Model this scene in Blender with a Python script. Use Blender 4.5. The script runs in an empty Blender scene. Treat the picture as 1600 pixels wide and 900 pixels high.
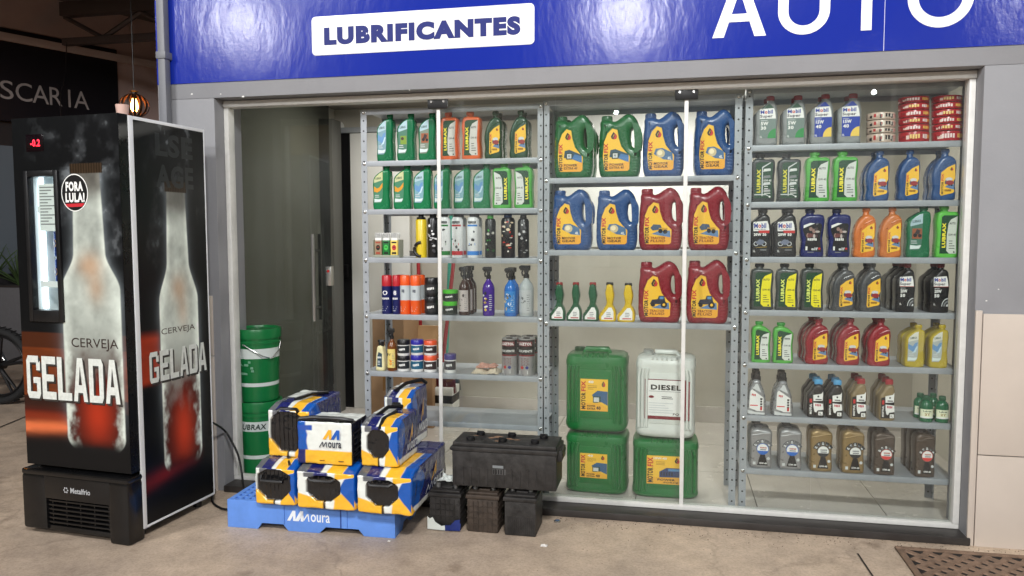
import bpy, bmesh, math, random
import numpy as np
from mathutils import Vector, Matrix, Euler

random.seed(7)
RNG = np.random.default_rng(7)
R_ = math.radians
scene = bpy.context.scene
COL = scene.collection

# ------------------------------------------------------------------ camera
F_PX, YAW, PITCH, ROLL = 1200.0, R_(11.69), R_(4.01), R_(-0.13)
CAM = np.array([0.0, -3.55, 1.30])


def cam_axes():
    f = np.array([-math.sin(YAW) * math.cos(PITCH), math.cos(YAW) * math.cos(PITCH), -math.sin(PITCH)])
    r = np.array([math.cos(YAW), math.sin(YAW), 0.0])
    u = np.cross(r, f)
    return r * math.cos(ROLL) + u * math.sin(ROLL), u * math.cos(ROLL) - r * math.sin(ROLL), f


AX = cam_axes()


def ray(px, py):
    return AX[2] + AX[0] * (px - 800) / F_PX - AX[1] * (py - 450) / F_PX


def aty(px, py, y):
    d = ray(px, py)
    return CAM + d * (y - CAM[1]) / d[1]


def atz(px, py, z):
    d = ray(px, py)
    return CAM + d * (z - CAM[2]) / d[2]


cd = bpy.data.cameras.new('camera')
cam = bpy.data.objects.new('camera', cd)
COL.objects.link(cam)
cd.sensor_width = 36
cd.sensor_fit = 'HORIZONTAL'
cd.lens = 36 * F_PX / 1600
cd.clip_start = 0.05
cd.clip_end = 2000
m = Matrix.Identity(4)
for i in range(3):
    m[i][0], m[i][1], m[i][2], m[i][3] = AX[0][i], AX[1][i], -AX[2][i], CAM[i]
cam.matrix_world = m
scene.camera = cam

# ------------------------------------------------------------------ world and lamps (night, lit by the canopy)
w = bpy.data.worlds.new('World')
scene.world = w
w.use_nodes = True
nt = w.node_tree
bgn = nt.nodes['Background']
sky = nt.nodes.new('ShaderNodeTexSky')
sky.sky_type = 'NISHITA'
sky.sun_disc = False
sky.sun_elevation = R_(12)
sky.sun_rotation = R_(200)
nt.links.new(sky.outputs[0], bgn.inputs[0])
bgn.inputs[1].default_value = 0.010
scene.view_settings.view_transform = 'Standard'
scene.view_settings.look = 'None'
scene.view_settings.gamma = 1
scene.view_settings.exposure = 0.08
scene.render.engine = 'CYCLES'
scene.cycles.use_denoising = True
scene.cycles.max_bounces = 8
scene.cycles.transparent_max_bounces = 12
scene.cycles.sample_clamp_indirect = 4


def area(name, loc, target, sx, sy, power, color=(1, 1, 1), spread=180):
    l = bpy.data.lights.new(name, 'AREA')
    l.shape = 'RECTANGLE'
    l.size, l.size_y = sx, sy
    l.energy = power
    l.color = color
    l.spread = R_(spread)
    o = bpy.data.objects.new(name, l)
    COL.objects.link(o)
    o.location = loc
    d = Vector(target) - Vector(loc)
    o.rotation_euler = d.to_track_quat('-Z', 'Y').to_euler()
    return o


COOL = (0.985, 0.985, 0.985)
# canopy luminaires on the forecourt side
area('canopy_lamp', (-7.4, -9.1, 5.0), (-5.5, -5, 0), 0.7, 0.7, 180, COOL)
area('canopy_lamp', (-0.8, -10.0, 5.0), (-0.6, -5, 0), 0.7, 0.7, 215, COOL)
area('canopy_lamp', (5.5, -9.5, 5.0), (3.5, -5, 0), 0.7, 0.7, 120, COOL)
area('canopy_lamp', (-4.2, -4.9, 4.7), (-2.4, -0.4, 0.6), 0.6, 0.6, 150, COOL)
area('canopy_lamp', (0.7, -4.7, 4.7), (-0.4, -0.2, 0.5), 0.6, 0.6, 245, COOL)
# small floodlights on the far side of the forecourt (they glint in the glass)
for fx, fz_ in ((-11.4, 5.75), (-1.8, 5.25), (6.0, 5.6)):
    area('floodlight', (fx, -22.0, fz_), (fx * .8, -25.5, 1.0), 0.3, 0.3, 190, COOL)
    area('floodlight', (fx, -21.98, fz_), (fx * .8, -10, 0.5), 0.13, 0.13, 40, COOL).data.shape = 'DISK'
# ceiling lamps of the shop
area('shop_lamp', (-1.75, 1.05, 2.17), (-1.75, 1.05, 0), 0.5, 0.12, 10, (1, .97, .9))
area('shop_lamp', (-0.1, 1.05, 2.17), (-0.1, 1.05, 0), 0.6, 0.12, 22, (1, .97, .9))
area('shop_lamp', (0.85, 1.05, 2.17), (0.85, 1.05, 0), 0.5, 0.12, 4, (1, .97, .9))


# ------------------------------------------------------------------ materials
def lin(c):
    c = np.asarray(c, float) / 255.0
    return np.where(c <= 0.04045, c / 12.92, ((c + 0.055) / 1.055) ** 2.4)


MATS = {}


def mat(name, rgb, rough=0.5, metal=0.0, var=0.0, vscale=30.0, bump=0.0, bscale=60.0, coat=0.0, emit=None, estr=1.0, spec=0.5):
    if name in MATS:
        return MATS[name]
    mt = bpy.data.materials.new(name)
    mt.use_nodes = True
    n = mt.node_tree
    b = n.nodes['Principled BSDF']
    c = lin(rgb)
    b.inputs['Base Color'].default_value = (*c, 1)
    b.inputs['Roughness'].default_value = rough
    b.inputs['Metallic'].default_value = metal
    b.inputs['Specular IOR Level'].default_value = spec
    if coat:
        b.inputs['Coat Weight'].default_value = coat
        b.inputs['Coat Roughness'].default_value = 0.08
    if emit is not None:
        b.inputs['Emission Color'].default_value = (*lin(emit), 1)
        b.inputs['Emission Strength'].default_value = estr
    if var or bump:
        tc = n.nodes.new('ShaderNodeTexCoord')
    if var:
        nz = n.nodes.new('ShaderNodeTexNoise')
        nz.inputs['Scale'].default_value = vscale
        nz.inputs['Detail'].default_value = 6
        nz.inputs['Roughness'].default_value = 0.65
        n.links.new(tc.outputs['Object'], nz.inputs['Vector'])
        rp = n.nodes.new('ShaderNodeValToRGB')
        rp.color_ramp.elements[0].position = 0.3
        rp.color_ramp.elements[1].position = 0.7
        rp.color_ramp.elements[0].color = (*(c * (1 - var)), 1)
        rp.color_ramp.elements[1].color = (*np.minimum(c * (1 + var), 1), 1)
        n.links.new(nz.outputs['Fac'], rp.inputs['Fac'])
        n.links.new(rp.outputs['Color'], b.inputs['Base Color'])
        mr = n.nodes.new('ShaderNodeMapRange')
        mr.inputs['To Min'].default_value = max(0.02, rough - 0.12)
        mr.inputs['To Max'].default_value = min(1, rough + 0.12)
        n.links.new(nz.outputs['Fac'], mr.inputs['Value'])
        n.links.new(mr.outputs[0], b.inputs['Roughness'])
    if bump:
        nb = n.nodes.new('ShaderNodeTexNoise')
        nb.inputs['Scale'].default_value = bscale
        nb.inputs['Detail'].default_value = 4
        n.links.new(tc.outputs['Object'], nb.inputs['Vector'])
        bp = n.nodes.new('ShaderNodeBump')
        bp.inputs['Strength'].default_value = bump
        bp.inputs['Distance'].default_value = 0.01
        n.links.new(nb.outputs['Fac'], bp.inputs['Height'])
        n.links.new(bp.outputs[0], b.inputs['Normal'])
    MATS[name] = mt
    return mt


def plastic(rgb, rough=0.32):
    return mat('plastic_%d_%d_%d_%d' % (*rgb, int(rough * 100)), rgb, rough, var=0.10, vscale=14, bump=0.03, bscale=40)


def ink(rgb):
    return mat('print_%d_%d_%d' % rgb, rgb, 0.38)


def vcol_mat(name, rough=0.3, coat=0.0, bump=0.0, bscale=30):
    mt = mat(name, (255, 255, 255), rough, bump=bump, bscale=bscale, coat=coat)
    n = mt.node_tree
    a = n.nodes.new('ShaderNodeVertexColor')
    a.layer_name = 'Print'
    n.links.new(a.outputs['Color'], n.nodes['Principled BSDF'].inputs['Base Color'])
    return mt


def glass_mat(name, tint, ior=1.45, dust_haze=0.0):
    mt = bpy.data.materials.new(name)
    mt.use_nodes = True
    n = mt.node_tree
    n.nodes.clear()
    out = n.nodes.new('ShaderNodeOutputMaterial')
    mx = n.nodes.new('ShaderNodeMixShader')
    fr = n.nodes.new('ShaderNodeFresnel')
    # the node inverts the index on the far face of the pane; feed it so that both faces reflect alike
    ge = n.nodes.new('ShaderNodeNewGeometry')
    mr = n.nodes.new('ShaderNodeMapRange')
    mr.inputs['To Min'].default_value = ior
    mr.inputs['To Max'].default_value = 1 / ior
    n.links.new(ge.outputs['Backfacing'], mr.inputs['Value'])
    n.links.new(mr.outputs[0], fr.inputs['IOR'])
    tr = n.nodes.new('ShaderNodeBsdfTransparent')
    tr.inputs['Color'].default_value = (*tint, 1)
    gl = n.nodes.new('ShaderNodeBsdfGlossy')
    gl.inputs['Roughness'].default_value = 0.0
    n.links.new(fr.outputs[0], mx.inputs[0])
    n.links.new(tr.outputs[0], mx.inputs[1])
    n.links.new(gl.outputs[0], mx.inputs[2])
    if dust_haze:  # dust film, also a painted stand-in for reflected haze
        tc = n.nodes.new('ShaderNodeTexCoord')
        mp = n.nodes.new('ShaderNodeMapping')
        mp.inputs['Scale'].default_value = (2.2, 1, .7)
        n.links.new(tc.outputs['Object'], mp.inputs['Vector'])
        nz = n.nodes.new('ShaderNodeTexNoise')
        nz.inputs['Scale'].default_value = 2.4
        nz.inputs['Detail'].default_value = 7
        nz.inputs['Roughness'].default_value = .7
        n.links.new(mp.outputs[0], nz.inputs['Vector'])
        m2 = n.nodes.new('ShaderNodeMapRange')
        m2.inputs['From Min'].default_value = .35
        m2.inputs['From Max'].default_value = .75
        m2.inputs['To Max'].default_value = dust_haze
        n.links.new(nz.outputs['Fac'], m2.inputs['Value'])
        df = n.nodes.new('ShaderNodeBsdfDiffuse')
        df.inputs['Color'].default_value = (.6, .62, .62, 1)
        md = n.nodes.new('ShaderNodeMixShader')
        n.links.new(m2.outputs[0], md.inputs[0])
        n.links.new(mx.outputs[0], md.inputs[1])
        n.links.new(df.outputs[0], md.inputs[2])
        mx = md
    n.links.new(mx.outputs[0], out.inputs['Surface'])
    return mt


G_CLEAR = glass_mat('clear_glass', (.96, .975, .965))
G_SHOP = glass_mat('shop_glass', (.955, .97, .96), dust_haze=.035)
G_TINT = glass_mat('smoked_glass', (.42, .44, .425), dust_haze=.06)
WHITE = ink((235, 236, 232))
BLACK = ink((14, 14, 16))
STEEL = mat('galvanised_steel', (160, 165, 170), 0.42, 0.15, var=0.10, vscale=9, bump=0.02)
STEELD = mat('dark_steel_hole', (26, 28, 30), 0.6)
CHROME = mat('brushed_metal', (190, 190, 188), 0.25, 0.9)
ALU = mat('white_aluminium', (214, 213, 208), 0.4, 0.0, var=0.06)
BLKP = mat('black_plastic', (17, 17, 19), 0.38, var=0.2, vscale=20)


# ------------------------------------------------------------------ mesh builder
_txt = {}


def text_geo(s, bold, res):
    k = (s, bold, res)
    if k in _txt:
        return _txt[k]
    cu = bpy.data.curves.new('t', 'FONT')
    cu.body = s
    cu.resolution_u = res
    cu.offset = bold
    cu.space_character = 1.0 + bold * 2.6
    o = bpy.data.objects.new('t', cu)
    COL.objects.link(o)
    dg = bpy.context.evaluated_depsgraph_get()
    me = bpy.data.meshes.new_from_object(o.evaluated_get(dg))
    v = np.array([x.co[:2] for x in me.vertices]) if len(me.vertices) else np.zeros((1, 2))
    f = [tuple(p.vertices) for p in me.polygons]
    bpy.data.objects.remove(o)
    bpy.data.curves.remove(cu)
    bpy.data.meshes.remove(me)
    mn, mx = v.min(0), v.max(0)
    v = v - (mn + mx) / 2
    _txt[k] = (v, f, mx - mn)
    return _txt[k]


class MB:
    def __init__(s):
        s.v, s.f, s.m, s.mats = [], [], [], []
        s.cols = None

    def mi(s, m):
        if m not in s.mats:
            s.mats.append(m)
        return s.mats.index(m)

    def add(s, v, f, m):
        n = len(s.v)
        s.v.extend([tuple(map(float, p)) for p in v])
        s.f.extend([tuple(n + i for i in q) for q in f])
        s.m.extend([s.mi(m)] * len(f))
        return n

    def bm(s, b, m, mx=None):
        b.verts.index_update()
        v = [(mx @ x.co if mx else x.co) for x in b.verts]
        f = [[x.index for x in q.verts] for q in b.faces]
        s.add(v, f, m)
        b.free()

    def box(s, x0, x1, y0, y1, z0, z1, m, bev=0.0, seg=2, mx=None):
        b = bmesh.new()
        bmesh.ops.create_cube(b, size=1)
        for q in b.verts:
            q.co = ((x0 + x1) / 2 + q.co.x * (x1 - x0), (y0 + y1) / 2 + q.co.y * (y1 - y0), (z0 + z1) / 2 + q.co.z * (z1 - z0))
        if bev:
            bmesh.ops.bevel(b, geom=b.edges[:], offset=bev, segments=seg, affect='EDGES', profile=0.6)
        s.bm(b, m, mx)

    def loft(s, rings, m, N=28, cap0=True, cap1=True):
        # rings: (z, cx, cy, rx, ry, n)
        vs, fs = [], []
        for (z, cx, cy, rx, ry, n) in rings:
            for k in range(N):
                a = 2 * math.pi * (k + .5) / N
                c, q = math.cos(a), math.sin(a)
                vs.append((cx + rx * math.copysign(abs(c) ** (2 / n), c), cy + ry * math.copysign(abs(q) ** (2 / n), q), z))
        for i in range(len(rings) - 1):
            for k in range(N):
                a, b = i * N + k, i * N + (k + 1) % N
                fs.append((a, b, b + N, a + N))
        if cap0:
            fs.append(tuple(range(N - 1, -1, -1)))
        if cap1:
            o = (len(rings) - 1) * N
            fs.append(tuple(range(o, o + N)))
        s.add(vs, fs, m)

    def cyl(s, cx, cy, z0, z1, r, m, N=24, bev=0.0):
        if bev:
            s.loft([(z0, cx, cy, r - bev, r - bev, 2), (z0 + bev, cx, cy, r, r, 2), (z1 - bev, cx, cy, r, r, 2), (z1, cx, cy, r - bev, r - bev, 2)], m, N)
        else:
            s.loft([(z0, cx, cy, r, r, 2), (z1, cx, cy, r, r, 2)], m, N)

    def shape(s, splines, depth, bev, m, res=2, y0=0.0, smooth=True):
        # outlines in XZ, solid centred on y0 with rounded rim
        cu = bpy.data.curves.new('c', 'CURVE')
        cu.dimensions = '2D'
        cu.fill_mode = 'BOTH'
        cu.extrude = max(depth / 2 - bev, 0.0001)
        cu.bevel_depth = bev
        cu.bevel_resolution = 3
        cu.offset = -bev
        cu.resolution_u = res
        for pts in splines:
            sp = cu.splines.new('BEZIER' if smooth else 'POLY')
            if smooth:
                sp.bezier_points.add(len(pts) - 1)
                for bp, p in zip(sp.bezier_points, pts):
                    bp.co = (p[0], p[1], 0)
                    bp.handle_left_type = bp.handle_right_type = 'AUTO'
            else:
                sp.points.add(len(pts) - 1)
                for bp, p in zip(sp.points, pts):
                    bp.co = (p[0], p[1], 0, 1)
            sp.use_cyclic_u = True
        o = bpy.data.objects.new('c', cu)
        COL.objects.link(o)
        dg = bpy.context.evaluated_depsgraph_get()
        me = bpy.data.meshes.new_from_object(o.evaluated_get(dg))
        b = bmesh.new()
        b.from_mesh(me)
        bmesh.ops.remove_doubles(b, verts=b.verts[:], dist=1e-5)
        bmesh.ops.recalc_face_normals(b, faces=b.faces[:])
        for q in b.verts:
            q.co = (q.co.x, y0 - q.co.z, q.co.y)
        s.bm(b, m)
        bpy.data.objects.remove(o)
        bpy.data.curves.remove(cu)
        bpy.data.meshes.remove(me)

    def poly(s, pts, y, m):
        a = sum(pts[i][0] * pts[(i + 1) % len(pts)][1] - pts[(i + 1) % len(pts)][0] * pts[i][1] for i in range(len(pts)))
        p = pts if a > 0 else pts[::-1]
        s.add([(x, y, z) for x, z in p], [tuple(range(len(p)))], m)

    def rect(s, x0, x1, z0, z1, y, m):
        s.poly([(x0, z0), (x1, z0), (x1, z1), (x0, z1)], y, m)

    def strip(s, x0, x1, z0, z1, y, m, n=12):
        # a horizontal band cut into columns so that it can be wrapped round a cylinder
        for k in range(n):
            s.rect(x0 + (x1 - x0) * k / n, x0 + (x1 - x0) * (k + 1) / n, z0, z1, y, m)

    def disc(s, cx, cz, r, y, m, N=24, rz=None):
        rz = rz or r
        s.poly([(cx + r * math.cos(2 * math.pi * k / N), cz + rz * math.sin(2 * math.pi * k / N)) for k in range(N)], y, m)

    def text(s, t, cx, cz, wid, hei, y, m, rot=0.0, bold=0.0, shear=0.0, res=2):
        if t.startswith('#'):
            # a word that cannot be read in the photograph: blocks the size of its letters
            n = int(t[1:])
            c, k = math.cos(rot), math.sin(rot)
            for i in range(n):
                a0, a1 = -wid / 2 + wid * i / n, -wid / 2 + wid * (i + .72) / n
                h0 = -hei / 2 * (1 if i % 3 else .8)
                p = [(a0, h0), (a1, h0), (a1, hei / 2), (a0, hei / 2)]
                s.poly([(cx + x * c - z * k, cz + x * k + z * c) for x, z in p], y, m)
            return
        v, f, sz = text_geo(t, bold, res)
        q = v.copy()
        q[:, 0] *= (wid / max(sz[0], 1e-6))
        q[:, 1] *= (hei / max(sz[1], 1e-6))
        q[:, 0] += shear * q[:, 1]
        c, n = math.cos(rot), math.sin(rot)
        x = cx + q[:, 0] * c - q[:, 1] * n
        z = cz + q[:, 0] * n + q[:, 1] * c
        s.add(np.stack([x, np.full(len(x), y), z], 1), f, m)

    def greek(s, x0, x1, z0, z1, rows, y, m, fill=.45, rnd=None):
        # fine print too small to read
        r = rnd or random
        h = (z1 - z0) / rows
        for k in range(rows):
            s.rect(x0, x0 + (x1 - x0) * r.uniform(.55, 1), z0 + k * h, z0 + (k + fill) * h, y, m)

    def tube(s, pts, r, m, N=8):
        pts = [np.array(p, float) for p in pts]
        vs, fs = [], []
        for i, p in enumerate(pts):
            t = pts[min(i + 1, len(pts) - 1)] - pts[max(i - 1, 0)]
            t = t / (np.linalg.norm(t) + 1e-9)
            a = np.cross(t, (0, 0, 1.0) if abs(t[2]) < .9 else (1.0, 0, 0))
            a /= np.linalg.norm(a)
            b = np.cross(t, a)
            rr = r[i] if isinstance(r, (list, tuple)) else r
            for k in range(N):
                an = 2 * math.pi * k / N
                vs.append(p + rr * (math.cos(an) * a + math.sin(an) * b))
        for i in range(len(pts) - 1):
            for k in range(N):
                a, b = i * N + k, i * N + (k + 1) % N
                fs.append((a, b, b + N, a + N))
        fs.append(tuple(range(N - 1, -1, -1)))
        o = (len(pts) - 1) * N
        fs.append(tuple(range(o, o + N)))
        s.add(vs, fs, m)

    def wrap(s, n0, rad, cx=0, cy=0):
        # bend everything added since vertex n0 (drawn on the plane y=0) round a vertical cylinder
        for i in range(n0, len(s.v)):
            x, y, z = s.v[i]
            a = x / rad
            rr = rad - y
            s.v[i] = (cx + rr * math.sin(a), cy - rr * math.cos(a), z)

    def xf(s, n0, mx):
        for i in range(n0, len(s.v)):
            s.v[i] = tuple(mx @ Vector(s.v[i]))

    def build(s, name, parent=None, loc=None, sharp=38):
        me = bpy.data.meshes.new(name)
        me.from_pydata(s.v, [], s.f)
        for q in s.mats:
            me.materials.append(q)
        me.polygons.foreach_set('material_index', s.m)
        me.polygons.foreach_set('use_smooth', [True] * len(s.f))
        if s.cols is not None:
            at = me.color_attributes.new('Print', 'FLOAT_COLOR', 'POINT')
            c = np.ones((len(s.v), 4), np.float32)
            c[:len(s.cols), :3] = s.cols
            at.data.foreach_set('color', c.ravel())
        me.update()
        me.set_sharp_from_angle(angle=R_(sharp))
        o = bpy.data.objects.new(name, me)
        COL.objects.link(o)
        if parent is not None:
            o.parent = parent
        if loc is not None:
            o.location = loc
        return o


def tag(o, label=None, cat=None, group=None, kind=None):
    if label:
        o['label'] = label
    if cat:
        o['category'] = cat
    if group:
        o['group'] = group
    if kind:
        o['kind'] = kind
    return o


def empty(name, loc=(0, 0, 0), rz=0.0, label=None, cat=None, group=None):
    o = bpy.data.objects.new(name, None)
    o.empty_display_size = 0.05
    COL.objects.link(o)
    o.location = loc
    o.rotation_euler = (0, 0, rz)
    return tag(o, label, cat, group)


def copy_tree(o, parent=None):
    c = o.copy()
    COL.objects.link(c)
    c.parent = parent
    for ch in [x for x in bpy.data.objects if x.parent == o]:
        copy_tree(ch, c)
    return c


def struct(name, mb):
    return tag(mb.build(name), kind='structure')


def fbm(nu, nv, su, sv, octv=4, seed=1):
    rng = np.random.default_rng(seed)
    out = np.zeros((nv, nu))
    amp, tot = 1.0, 0.0
    for o in range(octv):
        gu, gv = int(su * 2 ** o) + 2, int(sv * 2 ** o) + 2
        g = rng.random((gv, gu))
        x = np.linspace(0, gu - 1.001, nu)
        y = np.linspace(0, gv - 1.001, nv)
        xi, yi = x.astype(int), y.astype(int)
        fx, fy = x - xi, y - yi
        fx, fy = fx * fx * (3 - 2 * fx), fy * fy * (3 - 2 * fy)
        a = g[np.ix_(yi, xi)] * (1 - fx) + g[np.ix_(yi, xi + 1)] * fx
        b = g[np.ix_(yi + 1, xi)] * (1 - fx) + g[np.ix_(yi + 1, xi + 1)] * fx
        out += amp * (a * (1 - fy[:, None]) + b * fy[:, None])
        tot += amp
        amp *= .55
    return out / tot


def sstep(a, b, x):
    t = np.clip((x - a) / (b - a), 0, 1)
    return t * t * (3 - 2 * t)


def mixc(c, col, a):
    return c * (1 - a[..., None]) + lin(col) * a[..., None]

# ------------------------------------------------------------------ ground
def floor_mat():
    mt = bpy.data.materials.new('worn_concrete')
    mt.use_nodes = True
    n = mt.node_tree
    L = n.links.new
    b = n.nodes['Principled BSDF']
    tc = n.nodes.new('ShaderNodeTexCoord')

    def noise(sc, det, rgh=.6):
        q = n.nodes.new('ShaderNodeTexNoise')
        q.inputs['Scale'].default_value = sc
        q.inputs['Detail'].default_value = det
        q.inputs['Roughness'].default_value = rgh
        L(tc.outputs['Object'], q.inputs['Vector'])
        return q

    def ramp(src, p0, c0, p1, c1):
        r = n.nodes.new('ShaderNodeValToRGB')
        r.color_ramp.elements[0].position, r.color_ramp.elements[1].position = p0, p1
        r.color_ramp.elements[0].color = (*lin(c0), 1)
        r.color_ramp.elements[1].color = (*lin(c1), 1)
        L(src, r.inputs['Fac'])
        return r
    big = ramp(noise(1.1, 5).outputs['Fac'], .35, (178, 160, 143), .68, (220, 197, 172))
    mid = ramp(noise(7, 8, .72).outputs['Fac'], .30, (112, 104, 98), .66, (255, 255, 255))
    fine = ramp(noise(85, 6, .75).outputs['Fac'], .28, (150, 144, 138), .55, (255, 255, 255))
    spot = ramp(noise(3.3, 9, .62).outputs['Fac'], .60, (255, 255, 255), .74, (150, 138, 126))
    wn = noise(2.5, 4)
    va = n.nodes.new('ShaderNodeVectorMath')
    va.operation = 'MULTIPLY_ADD'
    va.inputs[1].default_value = (.5, .5, .5)
    L(wn.outputs['Color'], va.inputs[0])
    L(tc.outputs['Object'], va.inputs[2])
    vo = n.nodes.new('ShaderNodeTexVoronoi')
    vo.feature = 'DISTANCE_TO_EDGE'
    vo.inputs['Scale'].default_value = .55
    L(va.outputs[0], vo.inputs['Vector'])
    crack = ramp(vo.outputs['Distance'], .0, (96, 84, 76), .007, (255, 255, 255))
    prev = big.outputs['Color']
    for r, fac in ((mid, .42), (fine, .5), (spot, .75), (crack, .22)):
        mx = n.nodes.new('ShaderNodeMix')
        mx.data_type = 'RGBA'
        mx.blend_type = 'MULTIPLY'
        mx.inputs['Factor'].default_value = fac
        L(prev, mx.inputs['A'])
        L(r.outputs['Color'], mx.inputs['B'])
        prev = mx.outputs['Result']
    L(prev, b.inputs['Base Color'])
    mr = n.nodes.new('ShaderNodeMapRange')
    mr.inputs['To Min'].default_value = .35
    mr.inputs['To Max'].default_value = .75
    L(noise(4, 6).outputs['Fac'], mr.inputs['Value'])
    L(mr.outputs[0], b.inputs['Roughness'])
    bp = n.nodes.new('ShaderNodeBump')
    bp.inputs['Strength'].default_value = .35
    bp.inputs['Distance'].default_value = .004
    L(noise(60, 8, .7).outputs['Fac'], bp.inputs['Height'])
    L(bp.outputs[0], b.inputs['Normal'])
    return mt


CONC = floor_mat()
g = MB()
g.add([(-60, -60, 0), (60, -60, 0), (60, 60, 0), (-60, 60, 0)], [(0, 1, 2, 3)], CONC)
struct('forecourt_floor', g)
JOINT = mat('joint_filler', (44, 38, 34), .8)
g = MB()


def floor_strip(mb, p, q, wd, z, mt):
    p, q = np.array(p[:2]), np.array(q[:2])
    t = (q - p) / np.linalg.norm(q - p)
    nn = np.array([-t[1], t[0]]) * wd / 2
    mb.add([(*(p + nn), z), (*(p - nn), z), (*(q - nn), z), (*(q + nn), z)], [(0, 1, 2, 3)], mt)


a, b_ = atz(1340, 866, 0), atz(1366, 905, 0)
d_ = b_ - a
floor_strip(g, a, a + d_ * 9, .007, .004, JOINT)
a, b_ = atz(78, 636, 0), atz(0, 668, 0)
floor_strip(g, a, a + (b_ - a) * 5, .014, .004, JOINT)
struct('floor_joints', g)

# ------------------------------------------------------------------ shop building
XL, XR, ZT, YF = -2.205, 1.222, 1.97, -0.10
GREY = mat('grey_plaster', (137, 137, 140), .62, var=.09, vscale=2.2, bump=.12, bscale=35)
GREYD = mat('grey_plaster_soffit', (150, 150, 152), .62)
TILE = mat('cream_wall_tile', (200, 188, 176), .3, var=.05, vscale=2.5)
BEIGE = mat('beige_wall_paint', (190, 186, 174), .7, var=.04, vscale=3)
CEIL = mat('ceiling_boards', (130, 126, 120), .6)


def blue_mat():
    mt = mat('blue_vinyl', (22, 42, 146), .165, coat=.0, spec=.28)
    n = mt.node_tree
    b = n.nodes['Principled BSDF']
    tc = n.nodes.new('ShaderNodeTexCoord')
    mp = n.nodes.new('ShaderNodeMapping')
    mp.inputs['Scale'].default_value = (1, 1, .45)
    n.links.new(tc.outputs['Object'], mp.inputs['Vector'])
    nz = n.nodes.new('ShaderNodeTexNoise')
    nz.inputs['Scale'].default_value = 16
    nz.inputs['Detail'].default_value = 5
    nz.inputs['Roughness'].default_value = .55
    n2 = n.nodes.new('ShaderNodeTexNoise')
    n2.inputs['Scale'].default_value = 120
    n2.inputs['Detail'].default_value = 3
    n.links.new(mp.outputs[0], nz.inputs['Vector'])
    n.links.new(tc.outputs['Object'], n2.inputs['Vector'])
    ad = n.nodes.new('ShaderNodeMath')
    ad.operation = 'MULTIPLY_ADD'
    ad.inputs[1].default_value = .12
    n.links.new(n2.outputs['Fac'], ad.inputs[0])
    n.links.new(nz.outputs['Fac'], ad.inputs[2])
    bp = n.nodes.new('ShaderNodeBump')
    bp.inputs['Strength'].default_value = .06
    bp.inputs['Distance'].default_value = .02
    n.links.new(ad.outputs[0], bp.inputs['Height'])
    n.links.new(bp.outputs[0], b.inputs['Normal'])
    return mt


BLUE = blue_mat()
shop = empty('shop_building', (0, 0, 0), 0, 'grey painted shop front with blue band above a wide glazed opening', 'building')
q = MB()
q.box(-2.515, XL, YF, .14, 0, ZT, GREY, .004)
q.box(XR, 4.2, YF, .14, 0, ZT, GREY, .004)
q.box(-2.515, 4.2, YF, .14, ZT, 3.3, GREY, .004)
q.build('facade_wall', shop)
q = MB()
q.box(-2.513, 4.2, YF - .004, YF - .0005, 2.045, 2.455, BLUE)
q.build('blue_band', shop)
q = MB()
q.box(-2.513, -2.243, YF - .014, YF - .0005, 0, .69, TILE, .002)
q.box(-2.513, -2.243, YF - .014, YF - .0005, .694, .996, TILE, .002)
q.build('tile_cladding', shop)
q = MB()
for x0, x1 in ((1.25, 2.05), (2.054, 2.85), (2.854, 3.6)):
    q.box(x0, x1, YF - .014, YF - .0005, 0, .385, TILE, .002)
    q.box(x0, x1, YF - .014, YF - .0005, .389, .972, TILE, .002)
q.box(1.2225, 1.247, YF - .012, YF - .0005, 0, .985, TILE, .002)
q.build('tile_cladding', shop)
# chipped paint on the lintel and pier
chip = mat('bare_filler', (226, 224, 220), .8)
for px, py, w_ in ((300, 147, .006), (345, 147, .004), (380, 151, .007), (258, 153, .012), (252, 156, .006), (1541, 470, .004), (1560, 452, .003), (640, 141, .003)):
    c = aty(px, py, YF)
    q = MB()
    q.poly([(c[0] - w_, c[2] - w_ * .4), (c[0] + w_ * .6, c[2] - w_ * .6), (c[0] + w_, c[2] + w_ * .2), (c[0] + w_ * .1, c[2] + w_ * .7), (c[0] - w_ * .7, c[2] + w_ * .4)], YF - .0012, chip)
    q.build('paint_chip', shop)
q = MB()
YB = 1.72
q.box(-2.6, 1.62, YB, YB + .1, .03, 2.25, BEIGE)
q.build('back_wall', shop)
q = MB()
q.box(-2.6, -2.40, .141, YB - .001, 0, 2.25, BEIGE)
q.build('side_wall', shop)
q = MB()
q.box(1.52, 1.62, .141, YB - .001, 0, 2.25, BEIGE)
q.build('side_wall', shop)
q = MB()
for k in range(14):
    q.box(-2.399, 1.519, .142 + k * .1128, .142 + (k + 1) * .1128 - .003, 2.20, 2.22, CEIL)
q.build('ceiling', shop)
TILEF = mat('shop_floor_tile', (196, 190, 182), .25, var=.05, vscale=5)
q = MB()
for i in range(7):
    for j in range(3):
        q.box(-2.39 + i * .56, -2.39 + i * .56 + .556, .06 + j * .55, .06 + j * .55 + .546, .0, .03, TILEF)
struct('shop_floor', q)
q = MB()
q.box(-2.39, 1.51, YB - .014, YB - .001, .03, .14, TILEF)
q.build('skirting', shop)

# downpipe on the left pier
PIPE = mat('grey_pvc_pipe', (112, 113, 118), .45, var=.08)
dp = empty('downpipe', (-2.452, YF - .032, 0), 0, 'thin grey downpipe running down the wall left of the blue band', 'pipe')
q = MB()
q.box(-.021, .021, -.021, .021, .05, 3.2, PIPE, .008)
q.build('pipe', dp)
for z in (2.16, 1.2):
    q = MB()
    q.box(-.027, .027, -.026, .03, z, z + .035, PIPE, .004)
    q.build('bracket', dp)

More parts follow.
